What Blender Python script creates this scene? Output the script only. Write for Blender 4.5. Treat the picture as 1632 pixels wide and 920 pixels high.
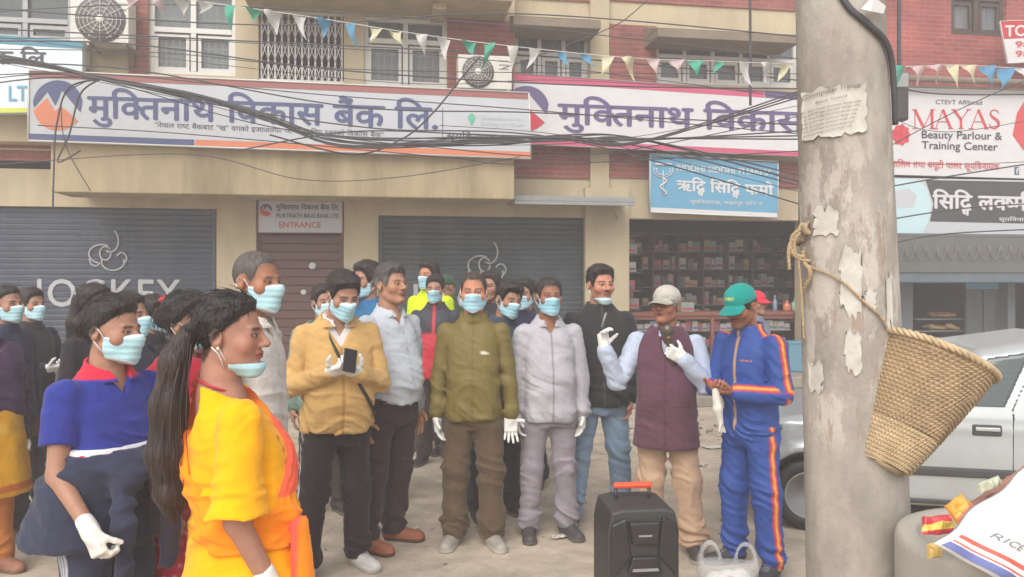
import bpy, bmesh, math, random
import numpy as np
from mathutils import Vector, Matrix, Euler
R = math.radians
for _o in list(bpy.data.objects): bpy.data.objects.remove(_o)
S = bpy.context.scene
C = S.collection

# ---------------------------------------------------------------- camera
F, CX, HY, HC = 1250.0, 816.0, 445.0, 1.65      # focal length (photo pixels), centre column, horizon row, eye height
cam_d = bpy.data.cameras.new('camera'); cam = bpy.data.objects.new('camera', cam_d); C.objects.link(cam)
cam_d.sensor_width = 36; cam_d.lens = F * 36 / 1632; cam_d.shift_y = -15 / 1632
cam_d.clip_start = 0.05; cam_d.clip_end = 2000
cam.location = (0, 0, HC); cam.rotation_euler = (R(90), 0, 0)
S.camera = cam

# ---------------------------------------------------------------- sky, sun, exposure
SUN_EL, SUN_AZ = 44.0, 196.0        # azimuth: clockwise from +Y (north)
w = bpy.data.worlds.new('World'); S.world = w; w.use_nodes = True
nt = w.node_tree; bg = nt.nodes['Background']
sky = nt.nodes.new('ShaderNodeTexSky'); sky.sky_type = 'NISHITA'; sky.sun_disc = False
sky.sun_elevation = R(SUN_EL); sky.sun_rotation = R(SUN_AZ)
sky.air_density = 1.4; sky.dust_density = 7.0; sky.ozone_density = 1.0; sky.altitude = 1300
hs_ = nt.nodes.new('ShaderNodeHueSaturation'); hs_.inputs['Saturation'].default_value = 0.30
nt.links.new(sky.outputs[0], hs_.inputs['Color']); nt.links.new(hs_.outputs[0], bg.inputs[0])
bg.inputs[1].default_value = 0.15
sun_d = bpy.data.lights.new('sun', 'SUN'); sun = bpy.data.objects.new('sun', sun_d); C.objects.link(sun)
sun_d.energy = 1.5; sun_d.angle = R(45); sun_d.color = (1, .95, .87)
_az = R(SUN_AZ); _el = R(SUN_EL)
_sd = Vector((math.sin(_az) * math.cos(_el), math.cos(_az) * math.cos(_el), math.sin(_el)))
sun.rotation_euler = _sd.to_track_quat('Z', 'Y').to_euler()
S.view_settings.view_transform = 'Standard'; S.view_settings.look = 'None'
S.view_settings.gamma = 1; S.view_settings.use_curve_mapping = False
S.view_settings.exposure = 0.62
try:
    S.cycles.use_denoising = True; S.cycles.max_bounces = 6; S.cycles.volume_bounces = 1
    S.cycles.transparent_max_bounces = 8
except Exception: pass

# ---------------------------------------------------------------- helpers
def P(px, py, Y):
    return Vector(((px - CX) / F * Y, Y, HC - (py - HY) / F * Y))
def lin(r, g, b):
    f = lambda c: (c / 255 / 12.92) if c / 255 <= .04045 else ((c / 255 + .055) / 1.055) ** 2.4
    return np.array([f(r), f(g), f(b)])

def nodes(name):
    m = bpy.data.materials.new(name); m.use_nodes = True
    n = m.node_tree.nodes; return m, n, m.node_tree.links, n['Principled BSDF']
def mat(name, col, rough=.8, noise=.15, scale=6, bump=0, bscale=40, metal=0, stretch=(1, 1, 1), attr=False, alpha=1, trans=0, sheen=0, stain=None, stain_scale=1.5, stain_amt=.5, spec=.5, coord='Object'):
    m, n, L, b = nodes(name)
    b.inputs['Roughness'].default_value = rough; b.inputs['Metallic'].default_value = metal
    b.inputs['Specular IOR Level'].default_value = spec
    tc = n.new('ShaderNodeTexCoord'); mp = n.new('ShaderNodeMapping'); mp.inputs['Scale'].default_value = stretch
    L.new(tc.outputs[coord], mp.inputs[0])
    nz = n.new('ShaderNodeTexNoise'); nz.inputs['Scale'].default_value = scale; nz.inputs['Detail'].default_value = 6; nz.inputs['Roughness'].default_value = .65
    L.new(mp.outputs[0], nz.inputs['Vector'])
    mr = n.new('ShaderNodeMapRange'); mr.inputs[1].default_value = .25; mr.inputs[2].default_value = .75
    mr.inputs[3].default_value = 1 - noise; mr.inputs[4].default_value = 1 + noise
    L.new(nz.outputs[0], mr.inputs[0])
    vm = n.new('ShaderNodeVectorMath'); vm.operation = 'SCALE'
    if attr:
        at = n.new('ShaderNodeAttribute'); at.attribute_name = 'Col'; L.new(at.outputs['Color'], vm.inputs[0])
    else:
        vm.inputs[0].default_value = tuple(col)[:3]
    L.new(mr.outputs[0], vm.inputs['Scale'])
    out = vm.outputs[0]
    if stain is not None:
        n2 = n.new('ShaderNodeTexNoise'); n2.inputs['Scale'].default_value = stain_scale; n2.inputs['Detail'].default_value = 8; n2.inputs['Roughness'].default_value = .7
        L.new(mp.outputs[0], n2.inputs['Vector'])
        m2 = n.new('ShaderNodeMapRange'); m2.inputs[1].default_value = .48; m2.inputs[2].default_value = .72; m2.inputs[3].default_value = 0; m2.inputs[4].default_value = stain_amt
        L.new(n2.outputs[0], m2.inputs[0])
        mx = n.new('ShaderNodeMix'); mx.data_type = 'RGBA'; mx.inputs['B'].default_value = (*tuple(stain)[:3], 1)
        L.new(m2.outputs[0], mx.inputs['Factor']); L.new(out, mx.inputs['A']); out = mx.outputs['Result']
    L.new(out, b.inputs['Base Color'])
    if bump:
        n3 = n.new('ShaderNodeTexNoise'); n3.inputs['Scale'].default_value = bscale; n3.inputs['Detail'].default_value = 5
        L.new(mp.outputs[0], n3.inputs['Vector'])
        bp = n.new('ShaderNodeBump'); bp.inputs['Strength'].default_value = bump; bp.inputs['Distance'].default_value = .01
        L.new(n3.outputs[0], bp.inputs['Height']); L.new(bp.outputs[0], b.inputs['Normal'])
    if sheen: b.inputs['Sheen Weight'].default_value = sheen
    if alpha < 1: b.inputs['Alpha'].default_value = alpha
    if trans: b.inputs['Transmission Weight'].default_value = trans
    return m

M = {}
M['cloth'] = mat('woven_cloth', None, .92, .14, 11, .55, 30, attr=True, sheen=.12, spec=.2)
M['shell'] = mat('nylon_shell_cloth', None, .6, .10, 10, .5, 26, attr=True, spec=.35)
M['skin'] = mat('skin', None, .55, .08, 25, .12, 160, attr=True, spec=.4)
M['skin'].node_tree.nodes['Principled BSDF'].inputs['Subsurface Weight'].default_value = .12
M['skin'].node_tree.nodes['Principled BSDF'].inputs['Subsurface Radius'].default_value = (.012, .005, .003)
M['skin'].node_tree.nodes['Principled BSDF'].inputs['Subsurface Scale'].default_value = 1.0
M['hair'] = mat('hair', None, .42, .5, 70, .9, 150, stretch=(1, 1, .12), attr=True, spec=.5)
M['glove'] = mat('latex_glove', None, .5, .05, 20, .3, 70, attr=True, spec=.4)
M['mask'] = mat('mask_fabric', None, .85, .04, 30, .15, 100, attr=True, spec=.2)
M['leather'] = mat('shoe_leather', None, .6, .12, 20, .2, 60, attr=True, spec=.4)

def put(o, label=None, cat=None, group=None, kind=None):
    if label: o['label'] = label
    if cat: o['category'] = cat
    if group: o['group'] = group
    if kind: o['kind'] = kind
    return o
def empty(name, loc=(0, 0, 0), rz=0, label=None, cat=None, group=None, kind=None):
    o = bpy.data.objects.new(name, None); C.objects.link(o); o.location = loc; o.rotation_euler = (0, 0, rz)
    o.empty_display_size = .1
    return put(o, label, cat, group, kind)
def link_mesh(name, me, m=None, parent=None):
    o = bpy.data.objects.new(name, me); C.objects.link(o)
    if m is not None:
        for mm in (m if isinstance(m, (list, tuple)) else [m]): me.materials.append(mm)
    if parent is not None: o.parent = parent
    return o

class MB:
    def __init__(s): s.v = []; s.f = []; s.mi = []; s.sm = []
    def add(s, vs, fs, mi=0, smooth=False):
        b = len(s.v); s.v += [tuple(map(float, v)) for v in vs]
        for f in fs: s.f.append(tuple(i + b for i in f)); s.mi.append(mi); s.sm.append(smooth)
    def box(s, x0, x1, y0, y1, z0, z1, mi=0, M4=None):
        vs = [Vector(p) for p in ((x0, y0, z0), (x1, y0, z0), (x1, y1, z0), (x0, y1, z0), (x0, y0, z1), (x1, y0, z1), (x1, y1, z1), (x0, y1, z1))]
        if M4 is not None: vs = [M4 @ v for v in vs]
        s.add(vs, [(0, 3, 2, 1), (4, 5, 6, 7), (0, 1, 5, 4), (1, 2, 6, 5), (2, 3, 7, 6), (3, 0, 4, 7)], mi)
    def tube(s, pts, r, n=6, mi=0, caps=True):
        pts = [Vector(p) for p in pts]; rs = r if isinstance(r, (list, tuple)) else [r] * len(pts)
        vs = []; fs = []; up = None
        for i, p in enumerate(pts):
            t = (pts[min(i + 1, len(pts) - 1)] - pts[max(i - 1, 0)])
            if t.length < 1e-9: t = Vector((0, 0, 1))
            t.normalize()
            if up is None:
                up = t.orthogonal().normalized()
            up = (up - t * up.dot(t))
            if up.length < 1e-6: up = t.orthogonal()
            up.normalize(); sd = t.cross(up)
            for k in range(n):
                a = 2 * math.pi * k / n; vs.append(p + (up * math.cos(a) + sd * math.sin(a)) * rs[i])
        for i in range(len(pts) - 1):
            for k in range(n):
                fs.append((i * n + k, i * n + (k + 1) % n, (i + 1) * n + (k + 1) % n, (i + 1) * n + k))
        if caps:
            fs.append(tuple(range(n))[::-1]); fs.append(tuple((len(pts) - 1) * n + k for k in range(n)))
        s.add(vs, fs, mi, True)
    def prism(s, poly, z0, z1, axis='y', mi=0):
        # poly in (x,z) (axis y), extruded from z0 to z1 along the axis
        n = len(poly); vs = []
        for d in (z0, z1):
            for a, b in poly: vs.append({'y': (a, d, b), 'z': (a, b, d), 'x': (d, a, b)}[axis])
        s.add(vs, [tuple(range(n)), tuple(range(2 * n - 1, n - 1, -1))] + [(i, i + n, (i + 1) % n + n, (i + 1) % n) for i in range(n)], mi)
    def lathe(s, prof, n=24, mi=0, M4=None, smooth=True, cap=True):
        vs = []; fs = []
        for r, z in prof:
            for k in range(n):
                a = 2 * math.pi * k / n; v = Vector((r * math.cos(a), r * math.sin(a), z)); vs.append(M4 @ v if M4 is not None else v)
        for i in range(len(prof) - 1):
            for k in range(n): fs.append((i * n + k, i * n + (k + 1) % n, (i + 1) * n + (k + 1) % n, (i + 1) * n + k))
        if cap: fs.append(tuple(range(n))[::-1]); fs.append(tuple((len(prof) - 1) * n + k for k in range(n)))
        s.add(vs, fs, mi, smooth)
    def build(s, name, m, parent=None, bevel=0, recalc=True):
        me = bpy.data.meshes.new(name); me.from_pydata(s.v, [], s.f)
        me.polygons.foreach_set('material_index', s.mi); me.polygons.foreach_set('use_smooth', s.sm); me.update()
        if recalc:
            bm = bmesh.new(); bm.from_mesh(me); bmesh.ops.recalc_face_normals(bm, faces=bm.faces); bm.to_mesh(me); bm.free()
        o = link_mesh(name, me, m, parent)
        if bevel:
            bv = o.modifiers.new('bevel', 'BEVEL'); bv.width = bevel; bv.segments = 2; bv.limit_method = 'ANGLE'
        return o

# ---------------------------------------------------------------- implicit surfaces (numpy surface nets)
_rng = np.random.default_rng(7)
_TAB = _rng.random((32, 32, 32)).astype(np.float32)
def vnoise(p, fr, seed=0):
    q = p * np.asarray(fr, np.float32) + np.float32(seed * 7.31 + 50)
    i = np.floor(q).astype(np.int32); f = (q - i).astype(np.float32); f = f * f * (3 - 2 * f)
    i0 = i & 31; i1 = (i + 1) & 31
    x, y, z = f[..., 0], f[..., 1], f[..., 2]
    T = _TAB
    def g(a, b, c): return T[a, b, c]
    c00 = g(i0[..., 0], i0[..., 1], i0[..., 2]) * (1 - x) + g(i1[..., 0], i0[..., 1], i0[..., 2]) * x
    c10 = g(i0[..., 0], i1[..., 1], i0[..., 2]) * (1 - x) + g(i1[..., 0], i1[..., 1], i0[..., 2]) * x
    c01 = g(i0[..., 0], i0[..., 1], i1[..., 2]) * (1 - x) + g(i1[..., 0], i0[..., 1], i1[..., 2]) * x
    c11 = g(i0[..., 0], i1[..., 1], i1[..., 2]) * (1 - x) + g(i1[..., 0], i1[..., 1], i1[..., 2]) * x
    return ((c00 * (1 - y) + c10 * y) * (1 - z) + (c01 * (1 - y) + c11 * y) * z) * 2 - 1
def smin(a, b, k):
    h = np.maximum(k - np.abs(a - b), 0) / k
    return np.minimum(a, b) - h * h * k * .25
def axis(lo, hi, coarse, fines=()):
    pts = [lo]
    while pts[-1] < hi:
        x = pts[-1]; st = coarse
        for a, b, s in fines:
            if a - coarse < x < b: st = min(st, s)
        pts.append(x + st)
    return np.array(pts, np.float32)
class Field:
    def __init__(s, xs, ys, zs):
        s.ax = [np.asarray(a, np.float32) for a in (xs, ys, zs)]
        s.F = np.full([len(a) for a in s.ax], .5, np.float32)
    @classmethod
    def box(cls, lo, hi, h): return cls(*[np.arange(lo[i], hi[i] + h, h) for i in range(3)])
    def sub(s, lo, hi):
        sl = []
        for a, l, h in zip(s.ax, lo, hi):
            i0 = max(int(np.searchsorted(a, l)) - 1, 0); i1 = min(int(np.searchsorted(a, h)) + 1, len(a)); sl.append(slice(i0, max(i1, i0)))
        return tuple(sl)
    def pts(s, sl):
        g = np.meshgrid(*[a[k] for a, k in zip(s.ax, sl)], indexing='ij'); return np.stack(g, -1)
    def op(s, fn, lo, hi, k=.02, mode='u'):
        pad = max(k, .02) + .03
        sl = s.sub([v - pad for v in lo], [v + pad for v in hi])
        if any(x.stop <= x.start for x in sl): return
        d = fn(s.pts(sl)); A = s.F[sl]
        if mode == 'u': s.F[sl] = smin(A, d, k) if k > 0 else np.minimum(A, d)
        elif mode == 's': s.F[sl] = -smin(-A, d, k)
    def cone(s, a, b, ra, rb, k=.02, mode='u'):
        a = np.asarray(a, np.float32); b = np.asarray(b, np.float32)
        def fn(p):
            ab = b - a; L2 = float(ab @ ab) + 1e-9
            t = np.clip(((p - a) @ ab) / L2, 0, 1)
            return np.linalg.norm(p - a - t[..., None] * ab, axis=-1) - (ra + (rb - ra) * t)
        m = max(ra, rb); s.op(fn, np.minimum(a, b) - m, np.maximum(a, b) + m, k, mode)
    def ell(s, c, r, k=.02, mode='u', Rm=None):
        c = np.asarray(c, np.float32); r = np.asarray(r, np.float32)
        def fn(p):
            q = p - c
            if Rm is not None: q = q @ np.asarray(Rm, np.float32)
            n = np.linalg.norm(q / r, axis=-1); g = np.linalg.norm(q / (r * r), axis=-1)
            return n * (n - 1) / np.maximum(g, 1e-6)
        m = r if Rm is None else np.full(3, r.max()); s.op(fn, c - m, c + m, k, mode)
    def loft(s, prof, k=.02, mode='u', p_=2.4, xc=None, infl=0, rnd=.02):
        # prof: rows (z, half width, half depth, y centre[, x centre])
        A = np.array([list(r) + [0] * (5 - len(r)) for r in prof], np.float32); A = A[np.argsort(A[:, 0])]
        z0, z1 = A[0, 0], A[-1, 0]
        zz = np.linspace(z0, z1, 80)
        cols = []
        for j in range(1, 5):
            c = np.interp(zz, A[:, 0], A[:, j]); cp = np.pad(c, 4, mode='edge')
            cols.append(np.convolve(cp, np.ones(9) / 9, mode='valid'))
        def fn(p):
            z = p[..., 2]
            a, b, yc, x0 = [np.interp(z, zz, c) for c in cols]
            x = np.abs(p[..., 0] - x0); y = np.abs(p[..., 1] - yc)
            r = ((x / (a + infl)) ** p_ + (y / (b + infl)) ** p_) ** (1 / p_)
            ln = np.sqrt(x * x + y * y)
            d = np.where(r > .05, ln * (1 - 1 / np.maximum(r, .05)), -np.minimum(a, b))
            dz = np.maximum(z0 - z, z - z1)
            return -smin(-d, -dz, rnd)
        m = max(A[:, 1].max(), A[:, 2].max()) + infl
        lo = [A[:, 4].min() - m, A[:, 3].min() - m, z0]; hi = [A[:, 4].max() + m, A[:, 3].max() + m, z1]
        s.op(fn, lo, hi, k, mode); return fn
    def displace(s, fn, band=.04):
        ix = np.nonzero(np.abs(s.F) < band)
        p = np.stack([a[i] for a, i in zip(s.ax, ix)], -1)
        s.F[ix] += fn(p).astype(np.float32)
    def cut(s, fn):      # keep where fn<0
        s.F = np.maximum(s.F, fn(s.pts((slice(None),) * 3)).astype(np.float32))
    def mesh(s):
        Fv = s.F.copy()
        Fv[0] = Fv[-1] = .1; Fv[:, 0] = Fv[:, -1] = .1; Fv[:, :, 0] = Fv[:, :, -1] = .1
        Fv[Fv == 0] = 1e-6
        neg = Fv < 0; nx, ny, nz = Fv.shape
        c8 = [neg[i:nx - 1 + i, j:ny - 1 + j, k:nz - 1 + k] for i in (0, 1) for j in (0, 1) for k in (0, 1)]
        sm_ = sum(c.astype(np.int8) for c in c8); act = (sm_ > 0) & (sm_ < 8)
        I = np.argwhere(act)
        if len(I) == 0: return np.zeros((0, 3)), np.zeros((0, 4), int)
        idm = np.full(act.shape, -1, np.int64); idm[act] = np.arange(len(I))
        off = [(i, j, k) for i in (0, 1) for j in (0, 1) for k in (0, 1)]
        V8 = np.stack([Fv[I[:, 0] + o[0], I[:, 1] + o[1], I[:, 2] + o[2]] for o in off], 1)
        X8 = np.stack([np.stack([s.ax[0][I[:, 0] + o[0]], s.ax[1][I[:, 1] + o[1]], s.ax[2][I[:, 2] + o[2]]], -1) for o in off], 1)
        acc = np.zeros((len(I), 3)); cnt = np.zeros(len(I))
        for a in range(8):
            for b in range(a + 1, 8):
                if sum(abs(off[a][q] - off[b][q]) for q in range(3)) != 1: continue
                va, vb = V8[:, a], V8[:, b]; m = (va < 0) != (vb < 0)
                t = np.where(m, va / np.where(m, va - vb, 1), 0)
                acc += np.where(m[:, None], X8[:, a] + t[:, None] * (X8[:, b] - X8[:, a]), 0); cnt += m
        V = acc / cnt[:, None]
        Q = []
        for d in range(3):
            e, f = (d + 1) % 3, (d + 2) % 3
            s0 = [slice(None)] * 3; s1 = [slice(None)] * 3; s0[d] = slice(0, -1); s1[d] = slice(1, None)
            ch = neg[tuple(s0)] != neg[tuple(s1)]
            J = np.argwhere(ch)
            ok = (J[:, e] > 0) & (J[:, f] > 0) & (J[:, e] < Fv.shape[e] - 1) & (J[:, f] < Fv.shape[f] - 1); J = J[ok]
            inside = neg[tuple(J.T)]
            def cell(de, df):
                K = J.copy(); K[:, e] -= de; K[:, f] -= df; return idm[tuple(K.T)]
            q = np.stack([cell(1, 1), cell(0, 1), cell(0, 0), cell(1, 0)], 1)
            q[~inside] = q[~inside][:, ::-1]; Q.append(q)
        Q = np.concatenate(Q); Q = Q[(Q >= 0).all(1)]
        return V, Q
def np_mesh(name, V, Q, col=None, m=None, parent=None, extra=None):
    """one mesh object from numpy arrays; extra: an MB whose geometry is appended (colour ecol)"""
    nv = len(V); n4 = len(Q)
    ev, ef = ([], []) if extra is None else (extra[0].v, extra[0].f)
    Va = np.concatenate([V, np.array(ev, float).reshape(-1, 3)]).astype(np.float32)
    li = np.concatenate([Q.reshape(-1)] + [np.array([i + nv for i in f]) for f in ef]).astype(np.int32)
    sizes = np.concatenate([np.full(n4, 4), np.array([len(f) for f in ef], int)]).astype(np.int32)
    me = bpy.data.meshes.new(name)
    me.vertices.add(len(Va)); me.vertices.foreach_set('co', Va.reshape(-1))
    me.loops.add(len(li)); me.loops.foreach_set('vertex_index', li)
    me.polygons.add(len(sizes)); me.polygons.foreach_set('loop_start', np.concatenate([[0], np.cumsum(sizes)[:-1]]).astype(np.int32))
    me.polygons.foreach_set('use_smooth', np.ones(len(sizes), bool))
    me.update(calc_edges=True); me.validate()
    if col is not None:
        c = np.ones((len(Va), 4), np.float32); c[:nv, :3] = np.clip(col, 0, 1)
        if extra is not None: c[nv:, :3] = extra[1]
        at = me.color_attributes.new('Col', 'FLOAT_COLOR', 'POINT'); at.data.foreach_set('color', c.reshape(-1))
    return link_mesh(name, me, m, parent)
def mixc(col, c, m):
    m = np.clip(m, 0, 1)[:, None]; return col * (1 - m) + np.asarray(c) * m
def step(x, w=.002): return np.clip(.5 - x / (2 * w), 0, 1)      # 1 where x<0
# ---------------------------------------------------------------- people
def v3(*a): return np.array(a, np.float32)
def unit(v): v = np.asarray(v, np.float32); return v / (np.linalg.norm(v) + 1e-9)
def ell_d(q, c, r):
    q = q - np.asarray(c, np.float32); r = np.asarray(r, np.float32)
    n = np.linalg.norm(q / r, axis=-1); g = np.linalg.norm(q / (r * r), axis=-1)
    return n * (n - 1) / np.maximum(g, 1e-6)
def cone_d(q, a, b, ra, rb):
    a = np.asarray(a, np.float32); ab = np.asarray(b, np.float32) - a
    t = np.clip(((q - a) @ ab) / float(ab @ ab), 0, 1)
    return np.linalg.norm(q - a - t[..., None] * ab, axis=-1) - (ra + (rb - ra) * t)
def absx(q):
    p = q.copy(); p[..., 0] = np.abs(p[..., 0]); return p
def head_simple(q, fat=0.):
    d = ell_d(q, (0, .012, .035), (.075, .093, .083))
    d = smin(d, ell_d(q, (0, -.022, -.032), (.060 + fat, .070, .083)), .03)
    p = absx(q)
    d = smin(d, cone_d(p, (.046 + fat, .0, -.06), (.016, -.068, -.098), .018, .016), .025)
    return d
def head_full(q, fat=0.):
    p = absx(q)
    d = head_simple(q, fat)
    d = smin(d, ell_d(p, (.043 + fat * .6, -.058, -.022), (.025, .024, .026)), .02)
    d = smin(d, cone_d(p, (.010, -.082, .019), (.040, -.074, .020), .011, .010), .014)
    s = ell_d(p, (.031, -.103, .004), (.019, .022, .013)); d = -smin(-d, s, .014)
    d = smin(d, ell_d(p, (.031, -.075, .004), (.0125, .0125, .0115)), .003)
    d = smin(d, cone_d(q, (0, -.088, .012), (0, -.110, -.022), .0075, .012), .010)
    d = smin(d, ell_d(p, (.012, -.098, -.026), (.008, .011, .008)), .006)
    d = smin(d, ell_d(q, (0, -.088, -.050), (.023, .012, .0075)), .006)
    d = smin(d, ell_d(q, (0, -.087, -.061), (.019, .012, .0075)), .005)
    d = smin(d, ell_d(q, (0, -.082, -.090), (.020, .014, .016)), .015)
    e = ell_d(p, (.078 + fat * .5, .016, -.004), (.009, .019, .031)); e2 = ell_d(p, (.086 + fat * .5, .012, .0), (.007, .009, .016))
    e = -smin(-e, e2, .004)
    return smin(d, e, .006)
def face_col(q, skin, st):
    n = len(q); col = np.tile(skin, (n, 1)); x = np.abs(q[:, 0]); y = q[:, 1]; z = q[:, 2]
    f = (y < -.035)
    col *= (1 + .10 * vnoise(q.astype(np.float32), (30, 30, 30), 3))[:, None]
    col = mixc(col, skin * [1.12, .82, .78], .5 * np.exp(-((x - .04) ** 2 + (z + .02) ** 2) / .0007) * f)
    hc = st.get('hair_col', lin(22, 18, 17)); bc = st.get('brow_col', hc)
    bz = .024 - 5 * (x - .03) ** 2
    col = mixc(col, bc, .85 * step(np.abs(z - bz) - .0042, .0025) * step(np.abs(x - .031) - .019, .004) * f)
    ex = (x - .031) / .0135; ez = (z - .004) / .0043; e = ex ** 2 + ez ** 2
    col = mixc(col, lin(45, 30, 25), step(e - 1.7, .35) * f)
    col = mixc(col, lin(165, 150, 140), step(e - .8, .2) * f)
    col = mixc(col, lin(25, 16, 12), step((x - .031) ** 2 + (z - .004) ** 2 - .0056 ** 2, 8e-6) * step(e - 1, .3) * f)
    lips = st.get('lips', skin * [.85, .55, .52])
    col = mixc(col, lips, .8 * step((x / .024) ** 2 + ((z + .055) / .0125) ** 2 - 1, .25) * (y < -.07))
    col = mixc(col, lin(50, 22, 20), step(np.abs(z + .0555 + 3 * x ** 2) - .0016, .0014) * step(x - .022, .003) * (y < -.07))
    if st.get('open_mouth'): col = mixc(col, lin(40, 14, 14), step((x / .013) ** 2 + ((z + .0555) / .006) ** 2 - 1, .3) * (y < -.07))
    col = mixc(col, lin(40, 22, 18), .8 * step((x - .007) ** 2 + (z + .031) ** 2 - .0032 ** 2, 6e-6) * (y < -.09))
    if 'moustache' in st:
        m = step(np.abs(z + .041) - .006, .003) * step(x - .028, .005) * (y < -.07); col = mixc(col, st['moustache'], .8 * m)
    if 'stubble' in st:
        m = step(z + .035 + .0 * x, .02) * (y < -.0) * (1 - step((x / .027) ** 2 + ((z + .055) / .014) ** 2 - 1, .2)); col = mixc(col, hc, st['stubble'] * m)
    if st.get('hairline') is not None:      # short hairs thin out towards the hair line
        zl = np.interp(y, *st['hairline']); m = step(zl - z - .004 + .006 * vnoise(q.astype(np.float32), (90, 90, 60), 8), .009); col = mixc(col, hc, .85 * m)
    if 'scalp' in st:      # cropped hair shows as a tint of the scalp
        zl = np.interp(y, HLY, HLZ); m = step(zl - z, .012); col = mixc(col, st['scalp'][0], st['scalp'][1] * m)
    return col
HLY = [-.11, -.085, -.068, -.056, -.046, -.038, -.022, -.012, .0, .03, .045, .07, .12]
HLZ = [.082, .076, .067, .056, .032, .004, -.012, .006, .026, .010, -.032, -.056, -.070]

WLY = [-.11, -.085, -.066, -.05, -.03, -.01, .01, .04, .06, .12]; WLZ = [.094, .088, .076, .064, .046, .026, .006, -.040, -.075, -.09]
def hand_sdf(Fd, W, d, n, side, L=.18, curl=.4, spread=.08, thumb=.7, add=0., curls=None, tcurl=.3):
    """five fingers on a palm: wrist W, finger direction d, palm faces n"""
    d = unit(d); n = unit(n - d * float(np.dot(n, d))); s = np.cross(d, n) * (1 if side < 0 else -1)
    k = L / .185; W = np.asarray(W, np.float32)
    B = np.stack([s, n, d], 1)
    def palm(p):
        q = (p - (W + d * .052 * k)) @ B
        q = np.abs(q) - np.array([.033, .006, .040], np.float32) * k
        return np.linalg.norm(np.maximum(q, 0), axis=-1) + np.minimum(q.max(-1), 0) - (.0095 * k + add)
    c0 = W + d * .05 * k; Fd.op(palm, c0 - .07 * k, c0 + .07 * k, .012)
    Fd.cone(W - d * .02 * k, W + d * .03 * k, .024 * k + add, .026 * k + add, .02)
    for i, (o, l, r) in enumerate([(.030, .074, .0092), (.010, .082, .0094), (-.010, .076, .0090), (-.029, .060, .0082)]):
        cu = curl if curls is None else curls[i]
        sp = spread * (1.2, .4, -.5, -1.3)[i]
        p0 = W + (d * .086 + s * o) * k; dd = unit(d + s * sp)
        a = p0
        for j, fr in enumerate((.45, .32, .23)):
            an = cu * (.6 + j * .75)
            dv = dd * math.cos(an) + n * math.sin(an)
            b = a + dv * l * fr * k; Fd.cone(a, b, (r - j * .0006) * k + add, (r - (j + 1) * .0006) * k + add, .004); a = b
    t0 = W + (d * .028 + s * .028 + n * .004) * k
    t1 = t0 + unit(d * (1.1 - thumb) + s * (thumb + .25) + n * tcurl) * .036 * k
    t2 = t1 + unit(d * (1.25 - thumb) + s * thumb + n * (tcurl * 1.8)) * .030 * k
    t3 = t2 + unit(d * 1.1 + s * (thumb * .6) + n * (tcurl * 2.4)) * .022 * k
    Fd.cone(t0, t1, .0135 * k + add, .0115 * k + add, .010); Fd.cone(t1, t2, .0115 * k + add, .010 * k + add, .004); Fd.cone(t2, t3, .010 * k + add, .0085 * k + add, .004)

def down(s, out=.155, fwd=.02, bend=.12): return ((s * out, fwd, -1), (s * .04, -bend, -1), (s * .0, -bend * .8, -1), (-s, -.25, 0), .35)

WR = [0]
def cloth_fold(H, amp=1., seed=0, zones=()):
    """broad drape folds, tighter crumples near the given zones [(z, width, gain)]"""
    def fn(p):
        p = p.astype(np.float32)
        wv = vnoise(p, (5, 5, 5), seed + 1)[..., None] * np.array([.05, .05, .08], np.float32)
        q = p + wv
        a = vnoise(q, (9, 9, 4.5), seed)
        r = 1 - 2 * np.abs(vnoise(q + q[..., [2, 2, 0]] * .35, (5.5, 5.5, 19), seed + 2))
        g = np.full(p.shape[:-1], .30, np.float32)
        for z, wd, gn in zones: g = g + gn * np.exp(-((p[..., 2] - z * H) / (wd * H)) ** 2)
        r2 = 1 - 2 * np.abs(vnoise(q + q[..., [1, 2, 0]] * .5, (9, 9, 30), seed + 6))
        return amp * (.0050 * a - .0110 * g * np.sign(r) * np.abs(r) ** 1.3 - .0040 * (g + .2) * r2 - .0012 * vnoise(q, (38, 38, 38), seed + 4))
    return fn

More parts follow.
